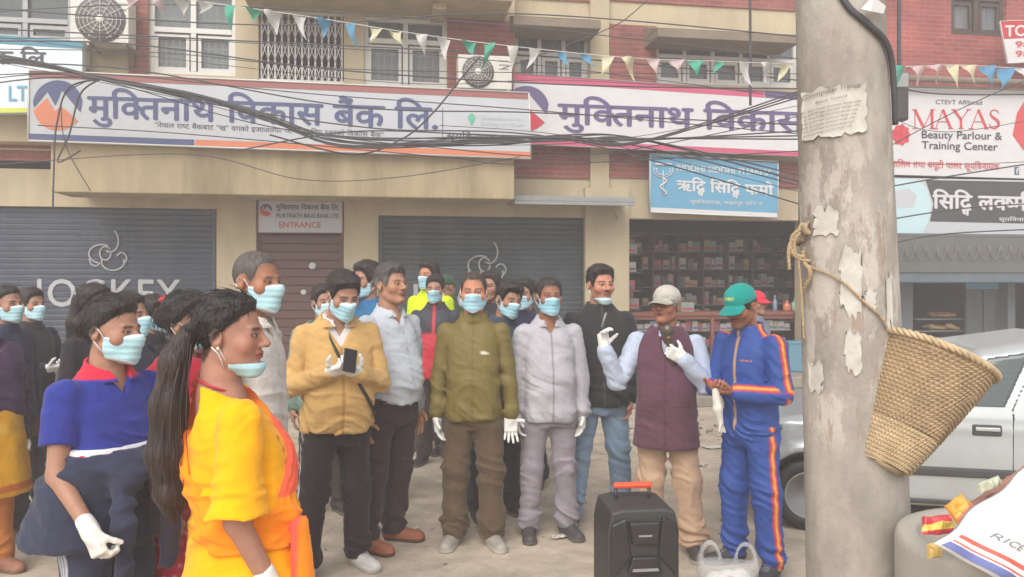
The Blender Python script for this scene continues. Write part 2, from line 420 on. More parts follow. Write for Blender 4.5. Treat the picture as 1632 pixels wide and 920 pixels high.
def person(px, Y, H, yaw, label, group=None, w=1., belly=0., lean=(0, 0), z0=0., head=(0, 0, 0), fat=0., armL=None, armR=None, feet=None,
           top=None, bottom=None, shoe=None, hair=None, mask=None, cap=None, glove=(0, 0), skin=None, face=None, detail=1., xo=0., sh=1., ash=(0, 0, 0)):
    face = face or {}; skin = lin(164, 122, 101) if skin is None else skin
    WR[0] += 1; seed = WR[0] * 11
    pos = P(px, 445, Y); root = empty('person', (pos.x + xo, Y, z0), R(yaw), label, 'person', group)
    rh = .0046 * max(Y, 2.2) / 4.6 / detail; rh = min(max(rh, .0032), .0075); rc = min(max(.0095 * Y / 4.8 / detail, .0055), .014)
    # joints
    lx, ly = lean
    def to(zf): t = min(max((zf - .5) / .34, 0), 1.3); return v3(lx * t * H, ly * t * H, 0)
    J = {'H': H}
    neck = v3(0, .008 * H, .835 * H) + to(.835)
    arms = {}
    for s, arm in ((1, armL), (-1, armR)):
        arm = arm or down(s)
        sh_ = v3(s * .106 * H * sh, .004 * H, .788 * H) + to(.8) + v3(*ash)
        e = sh_ + unit(arm[0]) * .166 * H; wr = e + unit(arm[1]) * .146 * H
        arms[s] = dict(S=sh_, E=e, W=wr, d=np.array(arm[2], np.float32), n=np.array(arm[3], np.float32), curl=arm[4], kw=arm[5] if len(arm) > 5 else {})
    feet = feet or ((.07, 0, 12), (-.07, 0, -12))
    legs = {}
    for s, (fx, fy, ty) in ((1, feet[0]), (-1, feet[1])):
        hip = v3(s * .050 * H, .0, .50 * H); an = v3(fx * H, fy * H + .02 * H, .048 * H)
        kn = (hip + an) / 2 + v3(s * .002 * H, -.012 * H, .005 * H)
        legs[s] = dict(hip=hip, kn=kn, an=an, t=v3(math.sin(R(ty)), -math.cos(R(ty)), 0))
    J['arms'] = arms; J['legs'] = legs
    hs = .1345 * H / .222
    Rm = np.array((Euler((0, 0, R(head[0]))).to_matrix() @ Euler((R(head[1]), 0, 0)).to_matrix() @ Euler((0, R(head[2]), 0)).to_matrix()), np.float32)
    hcen = neck + v3(0, -.006 * H, .0) + Rm @ v3(0, -.010 * H, .0945 * H)
    toH = lambda p: ((p - hcen) @ Rm) / hs
    frH = lambda q: (q @ Rm.T) * hs + hcen
    J['head'] = hcen; J['neck'] = neck
    # ---- body: one continuous surface
    bare = []
    for i, s in enumerate((1, -1)):
        a = arms[s]
        if not glove[i]: tip = a['W'] + unit(a['d']) * .20 * H * .6; bare.append((np.minimum(a['W'], tip) - .05, np.maximum(a['W'], tip) + .05))
    allp = np.stack([hcen - .16, hcen + .16] + [arms[s][k] for s in arms for k in 'SEW'] + [arms[s]['W'] + unit(arms[s]['d']) * .2 for s in arms] + [legs[s]['an'] for s in legs] + [v3(-.13 * H, -.1 * H, .03), v3(.13 * H, .1 * H, .1)])
    lo = allp.min(0) - .10; hi = allp.max(0) + .10; lo[2] = 0.0
    hb = (hcen - .15 * hs / .9, hcen + .15 * hs / .9)
    fx = [[(b[0][i], b[1][i], rh) for b in [hb]] + [(b[0][i], b[1][i], rh * 1.1) for b in bare] for i in range(3)]
    B = Field(axis(lo[0], hi[0], .015, fx[0]), axis(lo[1], hi[1], .015, fx[1]), axis(lo[2], hi[2], .018, fx[2]))
    core = [(.475, .05, .04, 0), (.51, .080 * w, .058, 0), (.56, .086 * w, .06, 0), (.64, .078 * w, .058, -belly * .4), (.72, .09 * w, .062, 0), (.77, .092 * sh, .056, .002), (.80, .080 * sh, .044, .004), (.83, .04, .036, .006)]
    tprof = [(z * H, a * H, b * H, y * H + to(z)[1], to(z)[0]) for z, a, b, y in core]
    B.loft(tprof, 0)
    for s in arms:
        a = arms[s]; B.cone(a['S'], a['E'], .026 * H * w, .0225 * H * (w + 1) / 2, .03); B.cone(a['E'], a['W'], .0225 * H * (w + 1) / 2, .0155 * H, .015)
        i = 0 if s > 0 else 1
        if not glove[i]: hand_sdf(B, a['W'], a['d'], a['n'], s, .108 * H, a['curl'], **a['kw'])
        else: B.cone(a['W'], a['W'] + unit(a['d']) * .05, .0145 * H, .010, .01)
    for s in legs:
        l = legs[s]; B.cone(l['hip'], l['kn'], .040 * H, .026 * H, .03); B.cone(l['kn'], l['an'], .027 * H, .018 * H, .02)
        B.cone(l['an'] - v3(0, 0, .01), l['an'] + l['t'] * .09 + v3(0, 0, -.035), .025, .02, .02)
    nb = frH(v3(0, .022, -.05)); B.cone(neck - v3(0, 0, .025 * H), nb, .038 * H * (1 + fat * 6), .033 * H * (1 + fat * 6), .03)
    B.op(lambda p: head_full(toH(p), fat) * hs, hcen - .14 * hs, hcen + .14 * hs, .014)
    V, Q = B.mesh()
    if hair and 'scalp' not in face and not cap: face = dict(face, hairline=(WLY, WLZ) if hair[0] == 'woman' else (HLY, HLZ))
    col = np.tile(skin, (len(V), 1)); q = toH(V); hm = (np.abs(q) < [.12, .14, .135]).all(1)
    col[hm] = face_col(q[hm], skin, face)
    np_mesh('body', V, Q, col, M['skin'], root)
    # ---- hair
    def hfield(lo, hi, r): return Field.box(lo, hi, r / hs)
    def hput(name, Fd, colf, m, extra=None, par=None):
        V, Q = Fd.mesh()
        if len(V) == 0: return None
        c = colf(V) if callable(colf) else np.tile(colf, (len(V), 1))
        if extra is not None:
            extra[0].v = [tuple(x) for x in frH(np.array(extra[0].v, np.float32))]
        return np_mesh(name, frH(V.astype(np.float32)), Q, c, M[m] if isinstance(m, str) else m, par or root, extra)
    hcol = face.get('hair_col', lin(34, 28, 27))
    if hair:
        kind = hair[0]; th = hair[1]; kw = hair[2] if len(hair) > 2 else {}
        hf = Field.box((-.13, -.135, -.13), (.13, .15, .16), rh / hs)
        q = hf.pts((slice(None),) * 3)
        d = head_simple(q, fat)
        t = th * (1 + .9 * np.clip((q[..., 2] - .05) / .06, 0, 1)) * np.clip(.35 + (q[..., 2] + .07) / .10, .35, 1)
        if kind == 'comb': t = t + .008 * np.clip((-q[..., 1] - .0) / .08, 0, 1) * np.clip((q[..., 2] - .055) / .03, 0, 1)
        nzv = vnoise(q.astype(np.float32), (70, 70, 22), seed) * .0022 + vnoise(q.astype(np.float32), (28, 28, 14), seed + 1) * .0035
        zl = np.interp(q[..., 1], HLY, np.array(HLZ) + kw.get('up', 0)).astype(np.float32)
        if kind == 'woman':
            zl = np.interp(q[..., 1], WLY, WLZ).astype(np.float32)
        rec = kw.get('recede', 0)      # receding temples
        zl = zl + rec * np.exp(-((np.abs(q[..., 0]) - .045) / .02) ** 2) * (q[..., 1] < -.03)
        fr = kw.get('fringe', 0)
        zl = zl - fr * np.exp(-((q[..., 0] - .01) / .05) ** 2) * (q[..., 1] < -.06)
        d = d - t * np.clip(.25 + (q[..., 2] - zl) / .035, .25, 1) + nzv * min(1, th / .010)
        reg = zl - q[..., 2] + vnoise(q.astype(np.float32), (60, 60, 30), seed + 2) * .005
        hf.F = np.maximum(d, reg * .7).astype(np.float32)
        if kind == 'woman':
            b = kw.get('bun')
            if b is not None: hf.ell(b[:3], (b[3], b[3] * .85, b[3]), .02)
            hf.displace(lambda p: vnoise(p, (90, 90, 20), seed + 3) * .002)
        hx_ = None
        if Y < 6.2 and th > .004:      # single hairs that break the outline
            hv, _q = hf.mesh(); rh_ = np.random.default_rng(seed); hx_ = MB(); cen = np.array([0, .012, .02])
            hv = hv[(hv[:, 2] > -.03)]; nh = 420 if Y < 3.6 else 240
            for k in rh_.integers(0, len(hv), nh):
                p_ = hv[k]; n_ = (p_ - cen) / np.linalg.norm(p_ - cen); fl_ = np.array([.35 * np.sign(p_[0]) * (abs(p_[0]) > .02), .9 if kind == 'woman' else (.45 if p_[1] > 0 else -.55), -.45 - .5 * (p_[1] > .03)]) + rh_.normal(0, .28, 3)
                t_ = fl_ - n_ * float(fl_ @ n_); t_ /= np.linalg.norm(t_) + 1e-6; L_ = (.045 if kind == 'woman' else .9 * th + .010) * rh_.uniform(.6, 1.4); lf = rh_.uniform(.0, .0045) + .12 * th
                hx_.tube([p_ - n_ * .002, p_ + t_ * L_ * .5 + n_ * lf, p_ + t_ * L_ + n_ * lf * .4], [.0011, .0010, .0004], 3, 0, False)
        hput('hair', hf, lambda V: np.tile(hcol, (len(V), 1)) * (1 + .25 * vnoise(V.astype(np.float32), (60, 60, 15), 5))[:, None] if 'grey' not in kw else mixc(np.tile(hcol, (len(V), 1)), kw['grey'], np.clip((.055 - V[:, 2]) / .05 + .35 * vnoise(V.astype(np.float32), (60, 60, 20), 5), 0, 1)), 'hair', None if hx_ is None else (hx_, hcol * 1.1))
    if mask:
        low = mask == 'chin'
        mf = Field.box((-.10, -.16, -.16), (.10, .06, .05), min(rh, .0045) / hs)
        q = mf.pts((slice(None),) * 3)
        d = smin(head_simple(q, fat), ell_d(q, (0, -.084, -.024), (.024, .038, .036)), .035)
        d = smin(d, ell_d(q, (0, -.070, -.088), (.026, .028, .026)), .03)
        gap = (.0125 if not low else .008) - .008 * np.clip(np.abs(q[..., 0]) / .07, 0, 1)
        x = np.abs(q[..., 0]); z = q[..., 2]
        if low: z1, z2, yb = -.140 + .35 * np.maximum(q[..., 1] + .09, 0), -.080, -.012
        else: z1, z2, yb = -.122, -.003, -.014
        pl = .0010 * np.sin((q[..., 2] + .1) * 2 * math.pi / .024)
        sh_m = d - gap - pl
        reg = np.maximum(np.maximum(z - z2 + (.22 if not low else .0) * x, z1 - z + (.40 if not low else .12) * x), q[..., 1] - yb)
        mf.F = np.maximum(sh_m, reg).astype(np.float32)
        ex = MB(); hw = .066 + fat
        for s in (1, -1):
            if not low:
                ex.tube([(s * (hw - .002), -.024, -.030), (s * (hw + .012), -.002, .010), (s * .083, .022, .016), (s * .083, .034, .0)], .0019, 4)
                ex.tube([(s * (hw - .006), -.020, -.082), (s * (hw + .008), .0, -.052), (s * .082, .020, -.032), (s * .083, .034, -.01)], .0019, 4)
            else:
                ex.tube([(s * (hw - .006), -.012, -.075), (s * (hw + .008), .004, -.04), (s * .081, .02, -.005), (s * .083, .034, .005)], .0019, 4)
                ex.tube([(s * (hw - .012), -.004, -.095), (s * (hw + .006), .008, -.05), (s * .082, .028, -.03)], .0019, 4)
        rv = random.Random(seed); mc = face.get('mask_col', lin(*rv.choice([(166, 208, 220), (176, 212, 222), (150, 200, 216), (170, 206, 214), (190, 216, 222)])))
        def mcol(V):
            c = np.tile(mc, (len(V), 1))
            return c if low else mixc(c, lin(222, 232, 236), .7 * np.maximum(step(-.003 - .22 * np.abs(V[:, 0]) - .005 - V[:, 2], .002), step(V[:, 2] + .116 - .40 * np.abs(V[:, 0]), .002)))
        hput('face_mask', mf, mcol, 'mask', (ex, lin(225, 228, 230)))
    if cap:
        cc, brim_c, cfn = cap
        cf = Field.box((-.13, -.24, -.02), (.13, .15, .17), min(rh, .005) / hs)
        q = cf.pts((slice(None),) * 3)
        cr = ell_d(q, (0, .008, .050), (.084, .103, .083))
        cf.F = (-smin(-cr, -(.030 - q[..., 2]), .008)).astype(np.float32)
        def brim(q):
            zz = .038 - (-q[..., 1] - .08) * .30 - 6.0 * q[..., 0] ** 2
            e = np.sqrt((q[..., 0] / .074) ** 2 + ((q[..., 1] + .075) / .098) ** 2) - 1
            return np.maximum(np.abs(q[..., 2] - zz) - .0042, np.maximum(e * .07, q[..., 1] + .05))
        cf.F = smin(cf.F, brim(q).astype(np.float32), .006)
        cf.displace(lambda p: .0012 * vnoise(p, (40, 40, 40), seed))
        def ccol(V):
            c = np.tile(cc, (len(V), 1)); c = mixc(c, brim_c, step(V[:, 1] + .098, .003) * step(V[:, 2] - .047, .004))
            return cfn(V, c) if cfn else c
        hput('cap', cf, ccol, 'cloth')
        if face.get('cap_hair') is not None:
            hf = Field.box((-.10, -.10, -.1), (.10, .13, .06), rh / hs); q = hf.pts((slice(None),) * 3)
            zl = np.interp(q[..., 1], HLY, HLZ).astype(np.float32)
            hf.F = np.maximum(head_simple(q, fat) - .006, (zl - q[..., 2]) * .7).astype(np.float32); hput('hair', hf, face['cap_hair'], 'hair')
    # ---- clothes
    for top_ in (top if isinstance(top, (list, tuple)) else [top] if top else []):
        t = dict(sleeve='long', infl=0, hem=.47, collar='stand', mat='cloth', fold=1., name='jacket', flare=0., zones=((.50, .04, 1.0), (.62, .06, .5)))
        t.update(top_)
        b = belly
        base = [(.52, .105, .083 + b * .6, -b * .5), (.58, .102, .081 + b, -b), (.64, .101, .079 + b * .8, -b * .8), (.70, .103, .076 + b * .3, -b * .3), (.758, .107 * sh, .069, .0), (.792, .101 * sh, .060, .004), (.816, .082 * sh, .051, .007), (.836, .058 * sh, .047, .008), (.852, .046, .043, .006)]
        hz = t['hem']
        base = [(hz - .008, .106 + t['flare'], .084 + t['flare'] + b * .3, -b * .3)] + [r for r in base if r[0] > hz + .02]
        if 'prof' in t: base = t['prof']
        prof = [(z * H, (a * w + t['infl']) * H, (bb * (w + 1) / 2 + t['infl']) * H, y * H + to(z)[1], to(z)[0]) for z, a, bb, y in base]
        ext = np.stack([v3(-.2 * H * w, -.17 * H, hz * H), v3(.2 * H * w, .17 * H, .90 * H)] + [arms[s][k] for s in arms for k in ('SEW' if t['sleeve'] not in ('none',) else 'S')] + [v3(r[4] + s * r[1], r[3] + s * r[2], r[0]) for r in prof for s in (1, -1)])
        T = Field.box(ext.min(0) - .09, ext.max(0) + .09, rc)
        T.loft(prof, 0)
        sr = t.get('sr', 1.)
        for s in arms:
            a = arms[s]; u = unit(a['E'] - a['S']); f_ = unit(a['W'] - a['E'])
            if t['sleeve'] == 'long':
                m_ = a['S'] + (a['E'] - a['S']) * .22; T.cone(a['S'], m_, .0325 * H * sr, .032 * H * sr, .026); T.cone(m_, a['E'], .032 * H * sr, .029 * H * sr, .006); T.cone(a['E'], a['W'] - f_ * .012, .029 * H * sr, .0235 * H * sr, .006)
            elif t['sleeve'] in ('short', 'three'):
                n_ = .62 if t['sleeve'] == 'short' else .88; L_ = float(np.linalg.norm(a['E'] - a['S'])); e2 = a['S'] + u * L_ * n_; m_ = a['S'] + u * L_ * .22
                T.cone(a['S'], m_, .0355 * H * sr, .0355 * H * sr, .026); ra, rb = .0355 * H * sr, (.0385 if n_ < 1 else .036) * H * sr
                def sl_(p, m_=m_, e2=e2, u=u, ra=ra, rb=rb): return np.maximum(cone_d(p, m_, e2 + u * .06, ra, rb), (p - e2) @ u)
                T.op(sl_, np.minimum(m_, e2) - .07, np.maximum(m_, e2) + .07, .006)
        if 'shape' in t: t['shape'](T, J)
        T.displace(cloth_fold(H, t['fold'], seed, t['zones']), .05)
        nk = neck + v3(0, -.004 * H, 0); c_ = t['collar']
        def ring(p, r0, r1, za, zb, tilt, thk=.006, gapw=0):
            q = p - nk; tt = np.clip((q[..., 2] - za) / (zb - za), 0, 1); rr = r0 + (r1 - r0) * tt
            d = np.abs(np.sqrt(q[..., 0] ** 2 + (q[..., 1]) ** 2) - rr) - thk
            zt = q[..., 2] - (zb + tilt * q[..., 1])
            d = np.maximum(d, np.maximum(zt, za - q[..., 2]))
            if gapw: d = np.maximum(d, gapw * np.clip(.55 + .6 * (q[..., 2] - za) / (zb - za), .3, 1.3) - np.where(q[..., 1] < 0, np.abs(q[..., 0]), 1))
            return d
        if c_ == 'stand': T.op(lambda p: ring(p, .050 * H, .046 * H, -.015 * H, .026 * H, .18), nk - .13, nk + .1, .008)
        if c_ in ('shirt', 'polo', 'open'):
            gw = {'shirt': .022, 'polo': .026, 'open': .040}[c_] * H
            cutn = lambda p: np.maximum(np.abs(p[..., 0] - nk[0]) * 1.6 - (p[..., 2] - nk[2] + (.05 if c_ != 'open' else .085) * H), np.maximum(p[..., 1] - nk[1] + .01, -(p[..., 1] - nk[1]) - .11 * H)) * .6
            T.op(lambda p: cutn(p), nk - v3(.1, .12 * H, .1 * H), nk + v3(.1, .0, .1), .004, 's')
            wr2 = .009 * H if c_ == 'open' else 0; T.op(lambda p: ring(p, .062 * H + wr2, .044 * H + wr2, -.020 * H, .020 * H, .30, .0055, gw), nk - .14, nk + .1, .004)
        if 'carve' in t: t['carve'](T, J)
        if c_ == 'round': T.op(lambda p: np.linalg.norm((p - nk - v3(0, -.035 * H, .03 * H)) / v3(1, 1.15, 1), axis=-1) - .075 * H, nk - .2, nk + .2, .006, 's')
        V, Q = T.mesh()
        c = t['col']; col = c(V, J) if callable(c) else np.tile(c, (len(V), 1))
        if t['sleeve'] == 'long' and t.get('seams', 1):      # stitched seams: armholes, cuffs, hem
            k_ = np.zeros(len(V))
            for s in arms:
                a = arms[s]; u = unit(a['E'] - a['S']); f_ = unit(a['W'] - a['E']); tt = (V - a['S']) @ u; dd_ = np.linalg.norm(V - a['S'] - tt[:, None] * u, axis=1)
                k_ = np.maximum(k_, step(np.abs(tt + .004 + .25 * (s * V[:, 0] - s * a['S'][0])) - .002, .006) * (dd_ < .10) * (V[:, 2] > a['S'][2] - .12))
                t2 = (V - a['W']) @ f_; d2 = np.linalg.norm(V - a['W'] - t2[:, None] * f_, axis=1); k_ = np.maximum(k_, step(np.abs(t2 + .075) - .002, .006) * (d2 < .06))
            k_ = np.maximum(k_, step(np.abs(V[:, 2] - (hz + .028) * H) - .002, .006) * (np.abs(V[:, 0]) < .2 * H)); col = col * (1 - .28 * k_[:, None])
        np_mesh(t['name'], V, Q, col, M[t['mat']], root)
        J['topF'] = T
    if bottom:
        t = dict(name='trousers', mat='cloth', fold=1., cuff=1., knee=1., thigh=1., len=.035); t.update(bottom)
        ext = np.stack([v3(-.14 * H * w, -.12 * H, 0), v3(.14 * H * w, .12 * H, .62 * H)] + [legs[s]['an'] for s in legs])
        T = Field.box(ext.min(0) - .08, ext.max(0) + .08, rc); T.ax[2] = T.ax[2][T.ax[2] > -.02]; T.F = np.full([len(a) for a in T.ax], .5, np.float32)
        T.loft([(z * H, a * H * w, b_ * H * (w + 1) / 2, y * H) for z, a, b_, y in [(.435, .088, .066, 0), (.48, .100, .076, .002), (.51, .102, .080, .004), (.54, .100, .076, .002), (.595, .096, .072 + belly * .5, -belly * .5)]], 0)
        for s in legs:
            l = legs[s]; end = l['an'] + v3(0, 0, t['len'] * H - .048 * H)
            T.cone(l['hip'] + v3(0, 0, -.005), l['kn'], .056 * H * t['thigh'] * (w + 1) / 2, .043 * H * t['knee'], .03)
            T.cone(l['kn'], end, .043 * H * t['knee'], .037 * H * t['cuff'], .015)
        T.displace(cloth_fold(H, t['fold'], seed + 5, ((.28, .05, .9), (.08, .05, 1.6), (.46, .05, .6))), .05)
        zc = t['len'] * H
        T.cut(lambda p: zc - .008 - p[..., 2])
        V, Q = T.mesh(); c = t['col']; col = c(V, J) if callable(c) else np.tile(c, (len(V), 1))
        np_mesh(t['name'], V, Q, col, M[t['mat']], root)
    if shoe is not None:
        for s in legs:
            l = legs[s]; a = l['an']; t = l['t']; sd = np.array([-t[1], t[0], 0], np.float32)
            c0 = v3(a[0], a[1], 0); k = H / 1.66
            lo_ = np.minimum(c0 - t * .1, c0 + t * .24) - .08; hi_ = np.maximum(c0 - t * .1, c0 + t * .24) + .08; lo_[2] = -.03; hi_[2] = .16
            sf = Field.box(lo_, hi_, rc * .62)
            sf.cone(c0 - t * .035 * k + v3(0, 0, .045), c0 + t * .03 * k + v3(0, 0, .050), .040 * k, .042 * k, .02)
            sf.cone(c0 + t * .03 * k + v3(0, 0, .045), c0 + t * .16 * k + v3(0, 0, .026), .043 * k, .038 * k, .03)
            sf.cone(c0 + v3(0, 0, .06), a + v3(0, 0, .015), .042 * k, .036 * k, .02)
            def sole(p):
                q = p - c0; u_ = q @ t; v_ = q @ sd
                wd = (.036 + .010 * np.clip(u_ / .12, 0, 1)) * k
                e = np.sqrt((np.maximum(np.abs(u_ - .062 * k) - .085 * k, 0)) ** 2 + v_ ** 2) - wd
                return np.maximum(e, np.abs(q[..., 2] - .013) - .0125)
            sf.op(sole, lo_, hi_, .006)
            sf.cut(lambda p: -p[..., 2] + .001)
            V, Q = sf.mesh(); sc, so = shoe[0], shoe[1]
            col = mixc(np.tile(sc, (len(V), 1)), so, step(V[:, 2] - .024, .003))
            if len(shoe) > 2:
                u_ = (V - c0) @ t; col = mixc(col, shoe[2], step(np.abs(((u_ * 55) % 1) - .5) - .22, .08) * (np.abs((V - c0) @ sd) < .022) * (u_ > .03) * (u_ < .12) * (V[:, 2] > .05))
            np_mesh('shoe', V, Q, col, M['leather'], root)
    for i, s in enumerate((1, -1)):
        if glove[i]:
            a = arms[s]; L = .108 * H
            tip = a['W'] + unit(a['d']) * .2
            gf = Field.box(np.minimum(a['W'], tip) - .09, np.maximum(a['W'], tip) + .09, min(max(.0042 * Y / 4.6, .0032), .0065))
            hand_sdf(gf, a['W'], a['d'], a['n'], s, L, a['curl'], add=.0004, **a['kw'])
            f_ = unit(a['W'] - a['E']); cl = .035 if glove[i] is True or glove[i] == 1 else float(glove[i])
            gf.cone(a['W'] - f_ * cl, a['W'] + unit(a['d']) * .01, .0182 * H, .0182 * H, .012)
            gf.displace(lambda p: .0014 * vnoise(p, (45, 45, 45), seed), .02)
            V, Q = gf.mesh(); np_mesh('glove', V, Q, np.tile(lin(222, 221, 216), (len(V), 1)), M['glove'], root)
    root['_'] = 0; del root['_']
    return root, J, frH, hs, Rm
def seg_stripe(V, segs, side, hw):
    """mask of a stripe running along limb segments on the side facing `side`"""
    m = np.zeros(len(V)); best = np.full(len(V), 9.)
    for a, b, r in segs:
        ab = b - a; t = np.clip((V - a) @ ab / float(ab @ ab), -.02, 1.02); d = V - a - t[:, None] * ab
        ln = np.linalg.norm(d, axis=1); u = unit(ab); sv = unit(side - u * float(np.dot(side, u))); cr = np.cross(u, sv)
        off = d @ cr; ok = (d @ sv > 0) & (ln < r * 1.6)
        m = np.where(ok & (ln < best), off, np.where(best < 9, m, 9.)); best = np.where(ok, np.minimum(best, ln), best)
    return np.where(best < 9, m, 9.)
# ---------------------------------------------------------------- wall frame
TH = R(9); YW = 11.16
UX = Vector((math.cos(TH), math.sin(TH), 0)); NX = Vector((math.sin(TH), -math.cos(TH), 0)); OW = Vector((0, YW, 0)); ZV = Vector((0, 0, 1))
def wl(px, py, off=0.):
    """photo pixel -> (u, z) on the facade plane set `off` metres towards the street"""
    a = (px - CX) / F; b = -(py - HY) / F
    t = (math.cos(TH) * YW - off) / (math.cos(TH) - math.sin(TH) * a)
    return math.cos(TH) * a * t + math.sin(TH) * (t - YW), HC + b * t
def wp(u, off, z): return OW + UX * u + NX * off + ZV * z
def W(px, py, off=0.): u, z = wl(px, py, off); return wp(u, off, z)
def wu(px, off=0.): return wl(px, HY, off)[0]
def wz(py, px=816, off=0.): return wl(px, py, off)[1]
class WB(MB):
    """mesh in facade coordinates"""
    def wbox(s, u0, u1, z0, z1, off, depth, mi=0):
        vs = [wp(u, o, z) for z in (z0, z1) for (u, o) in ((u0, off), (u1, off), (u1, off - depth), (u0, off - depth))]
        s.add(vs, [(0, 3, 2, 1), (4, 5, 6, 7), (0, 1, 5, 4), (1, 2, 6, 5), (2, 3, 7, 6), (3, 0, 4, 7)], mi)
    def pbox(s, x0, y0, x1, y1, off, depth, mi=0):
        xm = (x0 + x1) / 2; s.wbox(wu(x0, off), wu(x1, off), wz(y1, xm, off), wz(y0, xm, off), off, depth, mi)
    def holes(s, u0, u1, z0, z1, hs, off, depth, mi=0):
        us = sorted({u0, u1} | {h[0] for h in hs} | {h[1] for h in hs}); us = [u for u in us if u0 <= u <= u1]
        for a, b in zip(us, us[1:]):
            m = (a + b) / 2; z = z0
            for h in sorted([h for h in hs if h[0] < m < h[1]], key=lambda h: h[2]):
                if h[2] > z: s.wbox(a, b, z, h[2], off, depth, mi)
                z = max(z, h[3])
            if z < z1: s.wbox(a, b, z, z1, off, depth, mi)
    def quad(s, pts, off, th, mi=0):
        f = [W(x, y, off) for x, y in pts]; b = [p - NX * th for p in f]
        s.add(f + b, [(0, 1, 2, 3), (7, 6, 5, 4), (0, 4, 5, 1), (1, 5, 6, 2), (2, 6, 7, 3), (3, 7, 4, 0)], mi)
    def flat(s, pts, off, mi=0): s.add([W(x, y, off) for x, y in pts], [tuple(range(len(pts)))], mi)
    def fin(s, name, m, parent=None, bevel=0, recalc=True):
        if name == 'lettering' and len(getattr(s, 'marks', [])) > 1:      # every line of writing a part of its own
            mk = s.marks; o = None; cuts = [0] + mk[1:] + [(len(s.v), len(s.f))]; cuts[0] = (0, 0)
            for (v0, f0), (v1, f1) in zip(cuts, cuts[1:]):
                b = WB(); b.v = s.v[v0:v1]; b.f = [tuple(i - v0 for i in f) for f in s.f[f0:f1]]; b.mi = s.mi[f0:f1]; b.sm = s.sm[f0:f1]
                if b.f: o = b.fin(name, m, parent, bevel, recalc)
            return o
        if parent is not None:
            l = parent.matrix_world.translation if parent.parent else parent.location
            l = Vector(parent['org']) if 'org' in parent else Vector(l); s.v = [tuple(Vector(v) - l) for v in s.v]
        return s.build(name, m, parent, bevel, recalc)

# ---------------------------------------------------------------- lettering
_gc = {}
def _mesh_of(txt, weight):
    c = bpy.data.curves.new('glyph', 'FONT'); c.body = txt; c.resolution_u = 3; c.offset = weight
    o = bpy.data.objects.new('glyph', c); C.objects.link(o); bpy.context.view_layer.update()
    me = o.to_mesh(); vs = [(v.co.x, v.co.y) for v in me.vertices]; fs = [tuple(p.vertices) for p in me.polygons]
    o.to_mesh_clear(); bpy.data.objects.remove(o); bpy.data.curves.remove(c); return vs, fs
def glyph(ch):
    if ch not in _gc:
        vs, fs = _mesh_of(ch, 0); v2, _ = _mesh_of(ch + 'I', 0)
        _gc[ch] = (vs, fs, .262 if ch == 'ि' else max(v[0] for v in v2) - .174)
    return _gc[ch]
def layout(txt, weight=0., gap=0.):
    """characters in visual order; {x} half form, <x> small form under the last letter, ^x^ mark over it"""
    V = []; Fc = []; x = 0.; i = 0
    while i < len(txt):
        ch = txt[i]; mode = ''
        if ch in '{<': mode = ch; ch = txt[i + 1]; i += 3
        else: i += 1
        if ch == ' ': x += .30; continue
        vs, fs, adv = glyph(ch); b = len(V)
        if mode == '{':
            xm = max(v[0] for v in vs) * .66
            V += [(x + min(v[0], xm), v[1]) for v in vs]; x += xm - .03
        elif mode == '<': V += [(x - .44 + v[0] * .52, v[1] * .52 - .29) for v in vs]
        else: V += [(x + v[0], v[1]) for v in vs]; x += adv + (gap if adv > .01 else 0)
        Fc += [tuple(k + b for k in f) for f in fs]
    return V, Fc, x
def write(mb, txt, x0, y0, x1, y1, h, off, mi, weight=0., cap=.622, gap=0.):
    """lettering from photo pixel (x0,y0) to (x1,y1) on its base line, h pixels tall up to the head line"""
    V, Fc, wd = layout(txt, weight, gap); k = h / cap
    if not hasattr(mb, 'marks'): mb.marks = []
    mb.marks.append((len(mb.v), len(mb.f)))
    d = weight * 1.0                          # bold: four strokes of the pen, a hair apart
    for j, (da, db) in enumerate(((0, 0),) if d < .006 else ((-d, 0), (d, 0), (0, d * .8), (0, -d * .8))):
        mb.add([W(x0 + (x1 - x0) * (a + da) / wd, y0 + (y1 - y0) * a / wd - (b + db) * k, off + j * .0004) for a, b in V], Fc, mi)

# ---------------------------------------------------------------- materials of the setting
M['cream'] = mat('cream_plaster', lin(184, 170, 142), .9, .14, 3, .15, 30, stain=lin(120, 104, 80), stain_scale=1.1, stain_amt=.35, stretch=(1, 1, .35))
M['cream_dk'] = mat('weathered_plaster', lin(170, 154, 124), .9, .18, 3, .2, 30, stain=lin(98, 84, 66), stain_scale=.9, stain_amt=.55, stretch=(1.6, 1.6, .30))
M['concrete'] = mat('bare_concrete', lin(150, 142, 132), .92, .16, 5, .35, 40, stain=lin(96, 90, 82), stain_scale=1.6, stain_amt=.5)
M['slab'] = mat('slab_concrete', lin(128, 116, 102), .92, .16, 4, .3, 30, stain=lin(80, 72, 62), stain_scale=1.3, stain_amt=.5)
M['white_pvc'] = mat('white_frame', lin(205, 203, 198), .5, .06, 5, stain=lin(140, 134, 124), stain_scale=3, stain_amt=.3)
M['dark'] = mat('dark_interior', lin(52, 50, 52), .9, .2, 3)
M['darkwood'] = mat('dark_wood', lin(74, 60, 52), .7, .2, 6, .2, 40, stretch=(6, 6, 1))
M['curtain'] = mat('lace_curtain', lin(170, 172, 172), .9, .25, 7, stretch=(6, 6, .6))
M['steel'] = mat('galvanised_steel', lin(150, 150, 150), .5, .12, 8, metal=.3)
M['black'] = mat('black_rubber', lin(38, 37, 38), .6, .1, 8)
M['cable'] = mat('cable_sheath', lin(72, 71, 75), .7, .15, 3)
M['ac'] = mat('ac_casing', lin(205, 202, 192), .5, .05, 6, stain=lin(150, 142, 126), stain_scale=2, stain_amt=.3)
